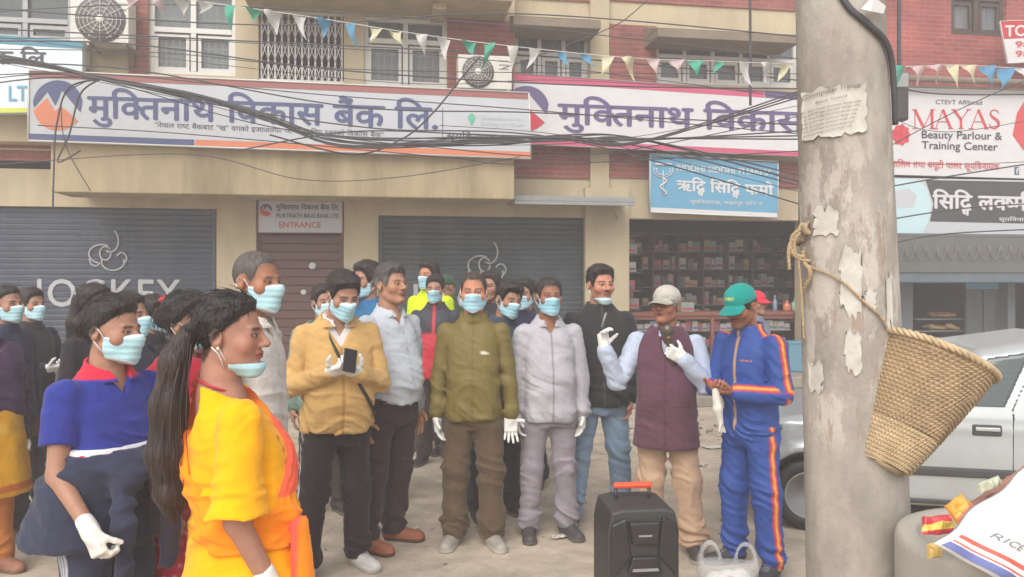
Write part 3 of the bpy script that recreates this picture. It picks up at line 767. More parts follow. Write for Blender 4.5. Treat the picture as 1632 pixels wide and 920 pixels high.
def brick_mat(name, c1, c2, mort, axis_u=True):
    m, n, L, b = nodes(name); b.inputs['Roughness'].default_value = .9
    tc = n.new('ShaderNodeTexCoord'); sp = n.new('ShaderNodeSeparateXYZ'); cb = n.new('ShaderNodeCombineXYZ')
    L.new(tc.outputs['Object'], sp.inputs[0]); L.new(sp.outputs[0], cb.inputs[0]); L.new(sp.outputs[2], cb.inputs[1])
    br = n.new('ShaderNodeTexBrick'); br.inputs['Scale'].default_value = 1; br.inputs['Brick Width'].default_value = .23; br.inputs['Row Height'].default_value = .068
    br.inputs['Mortar Size'].default_value = .006; br.inputs['Color1'].default_value = (*c1, 1); br.inputs['Color2'].default_value = (*c2, 1); br.inputs['Mortar'].default_value = (*mort, 1)
    L.new(cb.outputs[0], br.inputs[0])
    nz = n.new('ShaderNodeTexNoise'); nz.inputs['Scale'].default_value = 2.2; nz.inputs['Detail'].default_value = 7; L.new(tc.outputs['Object'], nz.inputs[0])
    mr = n.new('ShaderNodeMapRange'); mr.inputs[1].default_value = .3; mr.inputs[2].default_value = .7; mr.inputs[3].default_value = .72; mr.inputs[4].default_value = 1.2; L.new(nz.outputs[0], mr.inputs[0])
    vm = n.new('ShaderNodeVectorMath'); vm.operation = 'SCALE'; L.new(br.outputs['Color'], vm.inputs[0]); L.new(mr.outputs[0], vm.inputs['Scale']); L.new(vm.outputs[0], b.inputs['Base Color'])
    bp = n.new('ShaderNodeBump'); bp.inputs['Strength'].default_value = .5; bp.inputs['Distance'].default_value = .01; bp.invert = True; L.new(br.outputs['Fac'], bp.inputs['Height']); L.new(bp.outputs[0], b.inputs['Normal'])
    return m
M['brick'] = brick_mat('red_brick', lin(146, 86, 80), lin(130, 74, 70), lin(150, 110, 100))
M['brick2'] = brick_mat('bright_red_brick', lin(160, 84, 80), lin(142, 72, 70), lin(160, 112, 104))
M['glass'] = mat('window_glass', lin(120, 128, 132), .08, .1, 3, alpha=.35, spec=.8)
def flatmat(name, rgb, rough=.55, noise=.05, **k): M[name] = mat(name, lin(*rgb), rough, noise, 3, **k)
for nm, c in dict(sign_white=(202, 201, 202), sign_grey=(184, 187, 192), navy=(74, 82, 122), orange=(206, 122, 88), redp=(190, 50, 70), magenta=(190, 82, 114), purple=(94, 80, 122),
                  maroon_strip=(150, 92, 88), sky_blue=(96, 154, 184), teal_band=(70, 130, 150), lime=(200, 206, 80), ink=(60, 62, 76), greenlogo=(96, 176, 150), lightgrey_ink=(170, 184, 182),
                  pale_blue=(182, 208, 214), charcoal=(66, 66, 70), fan_grey=(104, 103, 102), red_text=(196, 70, 76), tolet_red=(186, 44, 58), aqua_white=(210, 220, 224)).items(): flatmat(nm, c)

# ---------------------------------------------------------------- ground
g = MB(); g.add([(-300, -60, 0), (300, -60, 0), (300, 400, 0), (-300, 400, 0)], [(0, 1, 2, 3)])
M['ground'] = mat('dusty_ground', lin(184, 170, 152), .95, .30, 4.5, 1.0, 16, stain=lin(128, 117, 106), stain_scale=1.1, stain_amt=.75)
put(g.build('ground', M['ground']), 'dusty beige street ground', None, None, 'structure')

# ---------------------------------------------------------------- bank building
def broot(name, px, label, cat): 
    p = W(px, 445, 0); p.z = 0; r = empty(name, p, 0, label, cat); r['org'] = tuple(p); return r
bank = broot('bank_building', 500, 'cream and red brick building with closed shutters, balconies and a long bank signboard', 'building')
ztop = 9.5; uL, uR = wu(-700), wu(1290)
zs = wz(331, 200); zs2 = wz(345, 767)
z0p = .30
doors = [(wu(-110), wu(345), z0p, zs), (wu(408), wu(548), z0p, wz(318, 480)), (wu(603), wu(932), z0p, zs2), (wu(1003), wu(1280), z0p, wz(350, 1140))]
b = WB(); b.holes(uL, uR, 0, wz(285, 816), doors, 0, .25); b.fin('wall', M['cream'], bank)
b = WB(); b.pbox(941, -60, 971, 300, .06, .2); b.pbox(933, 300, 1002, 597, .10, .1); b.fin('pilaster', M['cream'], bank)
# upper storey
up = .3
win = [(237, -20, 375, 119), (580, 28, 712, 140), (412, 18, 548, 130)]
hs2 = [(wu(a, up), wu(c, up), wz(d, (a + c) / 2, up), wz(b_, (a + c) / 2, up)) for a, b_, c, d in win] + [(wu(-40, up), wu(112, up), wz(66, 40, up), wz(-30, 40, up))]
b = WB(); b.holes(uL, wu(820, up), wz(235, 400, up), ztop, hs2, up, .29); b.fin('upper_wall', M['cream'], bank)
hs3 = [(wu(822), wu(938), wz(130, 880), wz(40, 880)), (wu(1047), wu(1272), wz(136, 1160), wz(52, 1160))]
b = WB(); b.holes(wu(820, 0), uR, wz(285, 816), ztop, hs3, 0, .25); b.fin('upper_wall', M['cream'], bank)
for (a, y0, c, y1, o) in [(205, -60, 236, 119, up), (713, 32, 819, 150, up), (-40, 181, 80, 256, .0), (821, 228, 940, 284, 0), (972, 40, 1046, 284, 0), (1242, 258, 1285, 300, 0), (821, -120, 940, 0, 0), (972, -120, 1290, 10, 0)]:
    b = WB(); b.pbox(a, y0, c, y1, o + .025, .024); b.fin('brick_panel', M['brick'], bank)
b = WB(); b.pbox(-40, 236, 80, 239, .035, .03); b.fin('trim_band', M['cream'], bank)
# canopy (deep beam with a soffit) and roof slab over the gate
b = WB(); xo = .95
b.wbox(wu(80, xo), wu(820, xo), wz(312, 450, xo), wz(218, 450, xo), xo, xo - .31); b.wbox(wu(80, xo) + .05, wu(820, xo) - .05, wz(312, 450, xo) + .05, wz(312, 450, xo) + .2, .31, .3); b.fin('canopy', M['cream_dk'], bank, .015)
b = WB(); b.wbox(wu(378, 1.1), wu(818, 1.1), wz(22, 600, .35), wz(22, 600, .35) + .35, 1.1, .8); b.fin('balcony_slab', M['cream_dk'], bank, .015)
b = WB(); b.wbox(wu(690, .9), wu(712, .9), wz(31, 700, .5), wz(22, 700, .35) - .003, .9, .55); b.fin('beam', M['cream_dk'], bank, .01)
for (x0, x1, yb, yt) in [(818, 958, 43, 6), (1048, 1274, 64, 12)]:
    b = WB(); f0, f1 = wu(x0, .6), wu(x1, .6); zb = wz(yb, (x0 + x1) / 2, .6)
    b.wbox(f0, f1, zb, zb + .12, .6, .595); b.wbox(f0, f1, zb + .12, zb + .30, .06, .055); 
    b.add([wp(f0, .6, zb + .123), wp(f1, .6, zb + .123), wp(f1, .063, zb + .30), wp(f0, .063, zb + .30), wp(f0, .063, zb + .123), wp(f1, .063, zb + .123)], [(0, 1, 2, 3), (0, 3, 4), (1, 5, 2), (0, 4, 5, 1)])
    b.fin('window_hood', M['slab'], bank, .01)
b = WB(); b.wbox(uL, uR, 0, .14, 1.45, 1.45 + .24); b.fin('step', M['concrete'], bank, .02)
b = WB(); b.wbox(uL, uR, .143, .30, .95, .95 + .23); b.fin('step', M['concrete'], bank, .02)
# windows
def window(x0, y0, x1, y1, off, par, cols, transom=None, grill=True, fm='white_pvc', fr=.055, curt=True):
    u0, u1 = wu(x0, off), wu(x1, off); xm = (x0 + x1) / 2; za, zb = wz(y1, xm, off), wz(y0, xm, off)
    o = off - .06
    f = WB(); f.wbox(u0, u0 + fr, za, zb, o, .06); f.wbox(u1 - fr, u1, za, zb, o, .06); f.wbox(u0 + fr, u1 - fr, za, za + fr, o, .06); f.wbox(u0 + fr, u1 - fr, zb - fr, zb, o, .06)
    for c in range(1, cols): x = u0 + (u1 - u0) * c / cols; f.wbox(x - fr * .6, x + fr * .6, za + fr, zb - fr, o + .004, .064)
    if transom: z = wz(transom, xm, off); f.wbox(u0 + fr, u1 - fr, z - fr * .6, z + fr * .6, o + .008, .068)
    for c in range(cols):     # sashes
        a = u0 + (u1 - u0) * c / cols + fr; d = u0 + (u1 - u0) * (c + 1) / cols - fr; zt = (wz(transom, xm, off) - fr) if transom else zb - fr
        for q in ((a, a + .04, za + fr, zt), (d - .04, d, za + fr, zt), (a + .04, d - .04, za + fr, za + fr + .05), (a + .04, d - .04, zt - .05, zt)): f.wbox(*q, o - .012, .03)
    wn = f.fin('window', M[fm], par); wn['org'] = par['org']
    p = WB(); p.wbox(u0 + .01, u1 - .01, za + .01, zb - .01, o - .048, .006); p.fin('pane', M['glass'], wn)
    if grill:
        gm = WB()
        for c in range(cols):
            a = u0 + (u1 - u0) * c / cols + fr + .04; d = u0 + (u1 - u0) * (c + 1) / cols - fr - .04
            for k in range(1, 4): x = a + (d - a) * k / 4; gm.wbox(x - .006, x + .006, za + fr, (wz(transom, xm, off) - fr) if transom else zb - fr, o - .058, .012)
            for k in range(1, 5): z = za + (zb - za) * k / 6; gm.wbox(a, d, z - .006, z + .006, o - .060, .008)
        gm.fin('grille', M['white_pvc'], wn)
    if curt:
        cu = WB(); n = 40; vs = []
        for k in range(n + 1):
            u = u0 + (u1 - u0) * k / n; d = o - .16 + .03 * math.sin(k * 1.9) + .015 * math.sin(k * .7)
            vs += [wp(u, d, za), wp(u, d, zb)]
        cu.add(vs, [(2 * k, 2 * k + 2, 2 * k + 3, 2 * k + 1) for k in range(n)], 0, True); cu.fin('curtain', M['curtain'], wn)
    return wn
window(237, -20, 375, 119, up, bank, 2, 47); window(580, 28, 712, 140, up, bank, 2, 65)
window(-40, -30, 112, 66, up, bank, 2, 30, False, 'steel', .05, False)
window(822, 40, 938, 130, 0, bank, 3, 85, False, 'white_pvc', .045); window(1047, 52, 1272, 136, 0, bank, 5, 92, False, 'white_pvc', .045)
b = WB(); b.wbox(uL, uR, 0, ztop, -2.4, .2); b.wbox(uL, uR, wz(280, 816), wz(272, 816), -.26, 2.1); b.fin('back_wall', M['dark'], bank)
# collapsible gate
u0, u1 = wu(412, up), wu(548, up); za, zb = wz(130, 480, up), wz(18, 480, up); o = up - .05
gt = WB(); n = 13
for k in range(n): x = u0 + .03 + (u1 - u0 - .06) * k / (n - 1); gt.wbox(x - .011, x + .011, za, zb, o, .02)
nx = n - 1; dx = (u1 - u0 - .06) / nx
for k in range(nx):
    x = u0 + .03 + dx * k
    for zc in np.arange(za + .12, zb - .1, .30):
        for s in (1, -1):
            a = wp(x, o + .006, zc - .13 * s); c = wp(x + dx, o + .006, zc + .13 * s); gt.tube([a, c], .007, 4)
gt.wbox(u0, u1, za, za + .03, o + .012, .04); gt.wbox(u0, u1, zb - .03, zb, o + .012, .04)
gt.fin('collapsible_gate', M['white_pvc'], bank)
# rolling shutters with painted lettering
M['shutter'] = mat('shutter_paint', lin(58, 69, 86), .55, .12, 2.5, stain=lin(92, 94, 98), stain_scale=1.2, stain_amt=.6, stretch=(2.2, 2.2, .5))
M['shutter2'] = mat('green_shutter_paint', lin(58, 70, 77), .55, .12, 2.5, stain=lin(90, 92, 94), stain_scale=1.2, stain_amt=.6, stretch=(2.2, 2.2, .5))
M['paint_white'] = mat('white_stencil_paint', lin(172, 172, 174), .7, .12, 9)
def shutter(x0, x1, z1, m, off=-.10):
    u0, u1 = wu(x0, off), wu(x1, off); s = WB(); z = z0p; pv = []
    prof = []
    while z < z1:
        for dz, dd in ((0, 0), (.012, .012), (.05, .018), (.064, .004)): prof.append((min(z + dz, z1), dd))
        z += .074
    vs = []
    for zz, dd in prof: vs += [wp(u0, off + dd, zz), wp(u1, off + dd, zz)]
    s.add(vs, [(2 * k, 2 * k + 1, 2 * k + 3, 2 * k + 2) for k in range(len(prof) - 1)])
    s.wbox(u0 - .0, u0 + .05, z0p, z1, off + .05, .03); s.wbox(u1 - .05, u1, z0p, z1, off + .05, .03); s.wbox(u0 + .05, u1 - .05, z0p, z0p + .07, off + .045, .04)
    o = s.fin('rolling_shutter', m, bank, recalc=False); o['org'] = bank['org']; return o
sh1 = shutter(-110, 345, zs, M['shutter']); sh2 = shutter(603, 932, zs2, M['shutter2'])
def swirl(x, y, k, off=-.06):
    s = WB()
    def arc(pts, r=.012): s.tube([W(x + a * k, y + c * k, off) for a, c in pts], r, 5)
    A = lambda cx, cy, rx, ry, a0, a1, n=14: [(cx + rx * math.cos(R(a0 + (a1 - a0) * i / n)), cy + ry * math.sin(R(a0 + (a1 - a0) * i / n))) for i in range(n + 1)]
    arc(A(-6, 3, 20, 15, 100, 300)); arc(A(8, -18, 13, 18, -60, 120)); arc(A(12, 16, 18, 13, -20, 200)); arc(A(0, 2, 9, 11, 0, 330)); arc(A(-16, 12, 9, 10, 30, 200)); arc(A(26, 10, 8, 9, -160, 60))
    return s
l1 = WB(); write(l1, 'JOCKEY', 55, 488, 290, 489, 43, -.079, 0, .012, .69, .06); l1.fin('lettering', M['paint_white'], sh1)
swirl(168, 402, 1.0, -.07).fin('emblem', M['paint_white'], sh1)
swirl(772, 420, 1.0, -.07).fin('emblem', M['paint_white'], sh2)
l1 = WB(); write(l1, 'JOCKEY', 655, 496, 890, 498, 43, -.079, 0, .012, .69, .06); l1.fin('lettering', M['paint_white'], sh2)
# entrance door
M['door'] = mat('brown_door', lin(92, 62, 56), .6, .15, 6, stretch=(1, 1, 6), stain=lin(70, 48, 44), stain_scale=3, stain_amt=.4)
d = WB(); u0, u1 = wu(408, -.08), wu(548, -.08); zt = wz(370, 480, -.08)
d.wbox(u0, u0 + .06, z0p, zt, -.08, .08); d.wbox(u1 - .06, u1, z0p, zt, -.08, .08)
z = z0p
while z < zt - .05: d.wbox(u0 + .06, u1 - .06, z + .004, min(z + .11, zt), -.11 + .006 * (int(z * 100) % 2), .03); z += .115
dr = d.fin('entrance_door', M['door'], bank, .004); dr['org'] = bank['org']
k = WB()
for x, y, r in ((498, 424, .05), (484, 466, .04)):
    c = W(x, y, -.085); mm = Matrix.Translation(c) @ NX.to_track_quat('Z', 'Y').to_matrix().to_4x4(); k.lathe([(r, 0), (r, .012), (r * .6, .02)], 14, 0, mm)
k.fin('lock', M['sign_grey'], dr)
# metal canopy over the pier, stones on it
b = WB(); b.wbox(wu(820, .7), wu(1012, .7), wz(321, 916, .7), wz(313, 916, .7), .7, .7); b.wbox(wu(820, .7), wu(1012, .7), wz(327, 916, .7), wz(321, 916, .7) - .002, .7, .03)
b.tube([W(975, 330, .65), W(985, 350, .05)], .012, 5); aw = b.fin('metal_awning', M['steel'], bank, .004); aw['org'] = bank['org']

# ---------------------------------------------------------------- right-hand building
rb = broot('brick_building', 1500, 'bright red brick building with a dark window over two shop signs at the pole', 'building')
u0, u1 = wu(1291), wu(2300); rw = [(wu(1516, .12), wu(1604, .12), wz(57, 1560, .12), wz(-70, 1560, .12))]
b = WB(); b.holes(u0, u1, wz(150, 1500), ztop, rw, .12, .3); b.fin('wall', M['brick2'], rb)
window(1516, -70, 1604, 57, .12, rb, 2, -5, False, 'darkwood', .07)
b = WB(); b.holes(u0, u1, 0, wz(150, 1500) - .002, [(wu(1455), wu(1606), .3, wz(452, 1540)), (wu(1618), wu(1900), .3, wz(452, 1700))], .0, .25)
b.fin('shop_wall', M['teal_grey'] if 'teal_grey' in M else mat('blue_grey_paint', lin(104, 112, 118), .7, .1, 3), rb)
b = WB(); b.wbox(u0, u1, 0, .30, 1.2, 1.2 - .003); b.fin('step', M['concrete'], rb, .02)
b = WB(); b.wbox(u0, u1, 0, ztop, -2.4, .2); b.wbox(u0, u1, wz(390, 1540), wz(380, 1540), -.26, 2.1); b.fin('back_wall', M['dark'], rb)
b = WB(); f0, f1 = u0 + .05, u1; zt = wz(378, 1520, .7)
b.wbox(f0, f1, zt - .52, zt, .7, .04); b.wbox(f0, f1, zt + .002, zt + .05, .7, .69); b.fin('awning_fascia', mat('grey_green_sheet', lin(98, 100, 98), .7, .15, 4, stain=lin(70, 72, 70), stain_scale=2, stain_amt=.4), rb, .006)
b = WB(); b.wbox(f0, f1, zt - .66, zt - .523, .68, .02); b.fin('valance', mat('blue_grey_cloth', lin(92, 106, 116), .9, .2, 5), rb)
b = WB(); b.tube([W(1424, 124, .5), W(1640, 132, .5), W(2300, 150, .5)], .05, 8); b.tube([W(1424, 137, .45), W(1640, 143, .45), W(2300, 160, .45)], .02, 6); b.fin('drain_pipe', M['slab'], rb)

# ---------------------------------------------------------------- signs
def sign(name, label, corners, off, th=.12, face='sign_white', frame=None):
    pts = [W(x, y, off) for x, y in corners]; r = empty(name, pts[3], 0, label, 'signboard'); r['org'] = tuple(pts[3])
    b = WB(); b.quad(corners, off, th); b.fin('board', M[face], r)
    if frame:
        b = WB(); e = frame[1]
        for (a, c) in zip(corners, corners[1:] + corners[:1]):
            A = W(*a, off + .006); D = W(*c, off + .006); b.tube([A, D], e, 4)
        b.fin('frame', M[frame[0]], r)
    return r
mats = lambda *n: [M[k] for k in n]
def lerp(c, s, t):
    (x0, y0), (x1, y1), (x2, y2), (x3, y3) = c
    return (x0 + (x1 - x0) * s) * (1 - t) + (x3 + (x2 - x3) * s) * t, (y0 + (y1 - y0) * s) * (1 - t) + (y3 + (y2 - y3) * s) * t
def band(b, c, s0, t0, s1, t1, off, mi): b.flat([lerp(c, s0, t0), lerp(c, s1, t0), lerp(c, s1, t1), lerp(c, s0, t1)], off, mi)
def mark(sg, x, y, r, off, cu, cl):      # round mountain emblem, two painted halves
    b = WB(); b2 = WB()
    n = 20
    top = [(x + r * math.cos(R(a)), y - r * math.sin(R(a))) for a in np.linspace(10, 170, n)]
    b.flat(top + [(x - r * .95, y + r * .1), (x - r * .42, y - r * .55), (x - r * .1, y + r * .02), (x + r * .16, y - r * .60), (x + r * .9, y + r * .28)], off, 0); b.fin('emblem_peak', M[cu], sg, recalc=False)
    b2.flat([(x - r * .98, y + r * .22), (x - r * .42, y - r * .30), (x - r * .12, y + r * .25), (x + r * .12, y + r * .02), (x + r * .82, y + r * .62)] + [(x + r * math.cos(R(a)), y + r * math.sin(R(a)) * 1.0) for a in np.linspace(50, 165, 14)], off, 0); b2.fin('emblem_base', M[cl], sg, recalc=False)
c1 = [(48, 110), (820, 150), (846, 252), (45, 224)]
c1 = [(46, 112), (843, 148), (846, 253), (45, 224)]
so = 1.06
s1 = sign('bank_signboard', 'long weathered white bank signboard with navy lettering on the canopy above the shutters', c1, so, .10, 'sign_grey', ('white_pvc', .012))
b = WB(); band(b, c1, 0, 0, 1, .10, so + .004, 0); band(b, c1, 0, .90, .33, .985, so + .004, 1); band(b, c1, .332, .90, 1, .985, so + .004, 2); b.fin('stripe', mats('maroon_strip', 'navy', 'orange'), s1, recalc=False)
mark(s1, 92, 168, 40, so + .006, 'navy', 'orange')
b = WB(); write(b, 'मुि{क}तनाथ िवकास बैंक िल.', 140, 187, 700, 206, 33, so + .006, 0, .022)
write(b, '"नेपाल रा{ष}ट बैंकबाट "ख" वगको इजाजतप{त} {प}रा{प}त रा{ष}िटय {स}तरको िवकास बैंक"', 246, 203, 612, 219, 7, so + .006, 1, .004)
write(b, 'सूयिवनायक शाखा', 712, 222, 838, 227, 10.5, so + .006, 1, .012)
write(b, 'Global Alliance for', 766, 191, 832, 193, 6, so + .006, 2, 0, .69); write(b, 'Banking on Values', 766, 200, 834, 202, 6, so + .006, 2, 0, .69)
b.flat([(705, 172), (706, 172), (706, 222), (705, 222)], so + .005, 1); b.flat([(745, 186), (752, 180), (758, 186), (755, 196), (751, 200)], so + .006, 3)
b.fin('lettering', mats('navy', 'ink', 'lightgrey_ink', 'greenlogo'), s1, recalc=False)
c2 = [(818, 117), (1300, 150), (1300, 251), (818, 229)]; so = .32
s2 = sign('bank_signboard', 'white bank banner with magenta borders and purple lettering between the long sign and pole', c2, so, .05, 'sign_white', ('steel', .008))
b = WB(); band(b, c2, 0, 0, .83, .11, so + .004, 0); band(b, c2, .832, .0, 1, .11, so + .004, 1); band(b, c2, 0, .92, 1, 1, so + .004, 0); b.fin('stripe', mats('magenta', 'purple'), s2, recalc=False)
mark(s2, 839, 173, 36, so + .006, 'purple', 'redp')
b = WB(); write(b, 'मुि{क}तनाथ िवकास बैंक', 890, 197, 1385, 215, 31, so + .006, 0, .024); b.fin('lettering', mats('purple'), s2, recalc=False)
c3 = [(-60, 50), (131, 66), (133, 104), (-60, 182)]
c3 = [(-160, 44), (131, 66), (131, 178), (-160, 182)]; so = .62
s3 = sign('shop_signboard', 'white signboard with teal top and lime bottom band at the left edge', c3, so, .12, 'aqua_white')
b = WB(); band(b, c3, 0, 0, 1, .11, so + .004, 0); band(b, c3, 0, .94, .85, 1, so + .004, 1); b.fin('stripe', mats('teal_band', 'lime'), s3, recalc=False)
b = WB(); write(b, 'क िल', -12, 102, 72, 104, 20, so + .006, 0, .02); write(b, 'LTD.', 12, 161, 74, 161, 24, so + .006, 1, .02, .69); b.fin('lettering', mats('ink', 'sky_blue'), s3, recalc=False)
c4 = [(411, 319), (546, 321), (546, 372), (411, 371)]; so = .02
s4 = sign('entrance_sign', 'small grey entrance sign above the brown door', c4, so, .05, 'sign_grey', ('maroon_strip', .008))
mark(s4, 424, 335, 10, so + .006, 'purple', 'redp')
b = WB(); write(b, 'मुि{क}तनाथ िवकास बैंक िल.', 440, 334, 541, 335, 7, so + .006, 0, .014); write(b, 'MUKTINATH BIKAS BANK LTD.', 440, 347, 542, 348, 7, so + .006, 0, .012, .69); write(b, 'ENTRANCE', 444, 363, 512, 363, 9, so + .006, 1, .008, .69); b.fin('lettering', mats('ink', 'red_text'), s4, recalc=False)
c5 = [(1036, 245), (1240, 258), (1240, 347), (1036, 338)]; so = .22
s5 = sign('pharmacy_sign', 'blue pharmacy sign with white lettering over the open shop', c5, so, .06, 'sky_blue', ('white_pvc', .010))
b = WB(); write(b, 'RIDDHI SIDDHI PHARMA', 1078, 272, 1231, 280, 9.5, so + .006, 0, .018, .69); write(b, 'ऋि<ध>द िसि<ध>द फमा'.replace('ि<ध>द', 'िद<ध>').replace('फमा', 'फमाे'), 1079, 303, 1232, 312, 15, so + .006, 0, .03)
write(b, 'सूयिवनायक, भ{क}तपुर फोन नं', 1100, 324, 1215, 328, 5, so + .006, 0, .008); band(b, c5, 0, .92, 1, 1, so + .004, 0); b.fin('lettering', mats('sign_white'), s5, recalc=False)
b = WB()
for rr, a0, a1 in ((15, 20, 200), (11, 20, 200)): b.tube([W(1057 + rr * math.cos(R(a)), 271 + rr * .8 * math.sin(R(a)) , so + .008) for a in np.linspace(a0 - 40, a1, 12)], .008, 4)
b.tube([W(1057 + 5 * math.sin(k * .8), 284 + k * 2.4, so + .008) for k in range(12)], .014, 5); b.tube([W(1057, 272, so + .008), W(1057, 312, so + .008)], .008, 4); b.tube([W(1045, 262, so + .008), W(1070, 262, so + .008)], .02, 5); b.fin('emblem', M['sign_white'], s5)
c6 = [(1405, 138), (1900, 152), (1900, 292), (1405, 278)]; so = .35
s6 = sign('beauty_sign', 'white beauty parlour sign with pink lettering right of the pole', c6, so, .08, 'sign_white')
# serif capitals from strokes of two widths
def serif(b, word, x0, yb, x1, h, off, mi):
    L_ = {'M': (1.15, [(.08, 0, .08, 1, .05), (.08, 1, .56, .05, .15), (.56, .05, 1.02, 1, .05), (1.02, 1, 1.02, 0, .15)], [(.08, 0), (1.02, 0), (.05, 1), (1.05, 1)]),
          'A': (1., [(.06, 0, .46, 1, .05), (.46, 1, .90, 0, .15), (.24, .36, .70, .36, .05)], [(.06, 0), (.90, 0)]),
          'Y': (.95, [(.06, 1, .46, .48, .15), (.88, 1, .46, .48, .05), (.46, .5, .46, 0, .14)], [(.06, 1), (.88, 1), (.46, 0)]),
          'S': (.72, [], [])}
    tot = sum(L_[c][0] for c in word); k = (x1 - x0) / tot; x = x0
    for c in word:
        wd, st, sf = L_[c]
        if c == 'S':
            pts = [(.56, .80), (.52, .93), (.34, 1.0), (.16, .92), (.12, .76), (.24, .60), (.44, .48), (.58, .32), (.54, .12), (.34, 0.), (.14, .06), (.08, .22)]; ws = [.05, .06, .07, .09, .12, .15, .16, .15, .12, .07, .06, .05]
            for (a, d), (e, f), w1 in zip(pts, pts[1:], ws): st = st + [(a, d, e, f, w1)]
        for a, d, e, f, w1 in st:
            A = Vector((a * k, d * h)); E = Vector((e * k, f * h)); t = (E - A).normalized(); nn = Vector((-t.y, t.x)) * w1 * k * .5
            A -= t * .3; E += t * .3
            b.flat([(x + p.x, yb - p.y) for p in (A + nn, E + nn, E - nn, A - nn)], off, mi)
        for a, d in sf: b.flat([(x + (a - .14) * k, yb - d * h - .8), (x + (a + .14) * k, yb - d * h - .8), (x + (a + .14) * k, yb - d * h + .8), (x + (a - .14) * k, yb - d * h + .8)], off + .001, mi)
        x += wd * k
b = WB(); write(b, 'CTEVT Affiliated', 1491, 166, 1566, 167, 7, so + .006, 0, .004, .69); serif(b, 'MAYAS', 1456, 205, 1596, 30, so + .006, 1)
write(b, 'Beauty Parlour &', 1468, 220, 1597, 223, 12, so + .006, 0, .014, .69); write(b, 'Training Center', 1469, 237, 1590, 240, 12, so + .006, 0, .014, .69)
write(b, 'तािलम तथा बयूटी पालर सूयिवनायक', 1420, 266, 1593, 271, 9, so + .006, 1, .012); b.flat([(1617, 266), (1624, 266), (1624, 279), (1617, 279)], so + .005, 2); write(b, 'f', 1619, 277, 1623, 277, 9, so + .007, 3, .02, .69); b.fin('lettering', mats('ink', 'red_text', 'navy', 'sign_white'), s6, recalc=False)
b = WB()       # flower mark and the figure's red dress at the right end
for k in range(9):
    a = k * 2 * math.pi / 9; x, y = 1436 + 11 * math.cos(a), 215 + 13 * math.sin(a); b.flat([(1436, 215), (x - 6 * math.sin(a), y + 6 * math.cos(a)), (x + 5 * math.cos(a), y + 5 * math.sin(a)), (x + 6 * math.sin(a), y - 6 * math.cos(a))], so + .005 + .0007 * k, k % 2)
b.flat([(1621, 180), (1640, 150), (1700, 160), (1690, 240), (1650, 262), (1628, 235), (1614, 215)], so + .006, 0); b.fin('emblem', mats('red_text', 'redp'), s6, recalc=False)
c7 = [(1405, 283), (1900, 293), (1900, 394), (1405, 372)]; so = .40
s7 = sign('shop_signboard', 'pale blue and charcoal shop sign with white lettering above the dark awning', c7, so, .08, 'sign_grey')
b = WB(); b.flat([(1408, 285), (1460, 286), (1477, 300), (1484, 325), (1480, 352), (1470, 374), (1408, 371)], so + .004, 0); b.flat([(1475, 287), (1890, 295), (1890, 362), (1482, 353), (1488, 325)], so + .004, 1); b.flat([(1425, 305), (1448, 300), (1462, 312), (1456, 330), (1430, 332)], so + .006, 2); b.fin('stripe', mats('pale_blue', 'charcoal', 'sign_grey'), s7, recalc=False)
b = WB(); write(b, 'िसिद<ध> ल{क}{ष}मी', 1487, 332, 1645, 336, 21, so + .007, 0, .03); write(b, 'सूयिवनायक', 1592, 352, 1650, 353, 5, so + .007, 0, .012); b.fin('lettering', mats('sign_white'), s7, recalc=False)
c8 = [(1594, 34), (1690, 30), (1690, 96), (1606, 101)]; so = .55
s8 = sign('to_let_board', 'red and white notice board hung on the red brick wall', c8, so, .03, 'sign_white', ('white_pvc', .006))
b = WB(); band(b, c8, 0, 0, 1, .42, so + .004, 0); write(b, 'TO LET', 1602, 58, 1684, 56, 17, so + .006, 1, .03, .69); write(b, '98510', 1618, 76, 1680, 74, 10, so + .006, 2, .02, .69); write(b, '98413', 1618, 91, 1680, 89, 10, so + .006, 2, .02, .69); b.fin('lettering', mats('tolet_red', 'sign_white', 'red_text'), s8, recalc=False)

# ---------------------------------------------------------------- air conditioners
def ac_unit(x0, y0, x1, y1, off, label):
    p = W(x0, y1, off); r = empty('ac_unit', p, 0, label, 'air conditioner', None); r['org'] = tuple(p)
    b = WB(); b.pbox(x0, y0, x1, y1, off, .30); b.fin('casing', M['ac'], r, .012)
    wx = x0 + (x1 - x0) * .37; cy = (y0 + y1) / 2; u = wl(wx, cy, off)[0]; z = wl(wx, cy, off)[1]; rad = (y1 - y0) / F * YW * .44
    mm = Matrix.Translation(wp(u, off + .004, z)) @ NX.to_track_quat('Z', 'Y').to_matrix().to_4x4()
    b = WB(); b.lathe([(rad, 0), (rad, .006), (rad * .2, .008)], 28, 0, mm); b.fin('fan_opening', M['fan_grey'], r)
    b = WB()
    for k in range(1, 6): b.tube([mm @ Vector((rad * k / 6 * math.cos(a), rad * k / 6 * math.sin(a), .022)) for a in np.linspace(0, 2 * math.pi, 25)], .0035, 4)
    for k in range(12): a = k * math.pi / 6; b.tube([mm @ Vector((0, 0, .022)), mm @ Vector((rad * math.cos(a), rad * math.sin(a), .02))], .004, 4)
    b.lathe([(.05, .024), (.04, .032)], 12, 0, mm); b.fin('fan_guard', M['ac'], r)
    b = WB(); hh = (y1 - y0) * .07
    for k in range(3): b.pbox(x1 - (x1 - x0) * .24, y0 + (y1 - y0) * (.15 + .12 * k), x1 - (x1 - x0) * .06, y0 + (y1 - y0) * (.19 + .12 * k), off + .006, .004)
    b.fin('vent', M['steel'], r)
    b = WB(); b.pbox(x0 + 4, y1, x0 + 8, y1 + 4, off, .4); b.pbox(x1 - 8, y1, x1 - 4, y1 + 4, off, .4); b.fin('bracket', M['steel'], r)
ac_unit(134, -6, 205, 68, up + .42, 'air conditioner beside the white panel, near the upper left window')
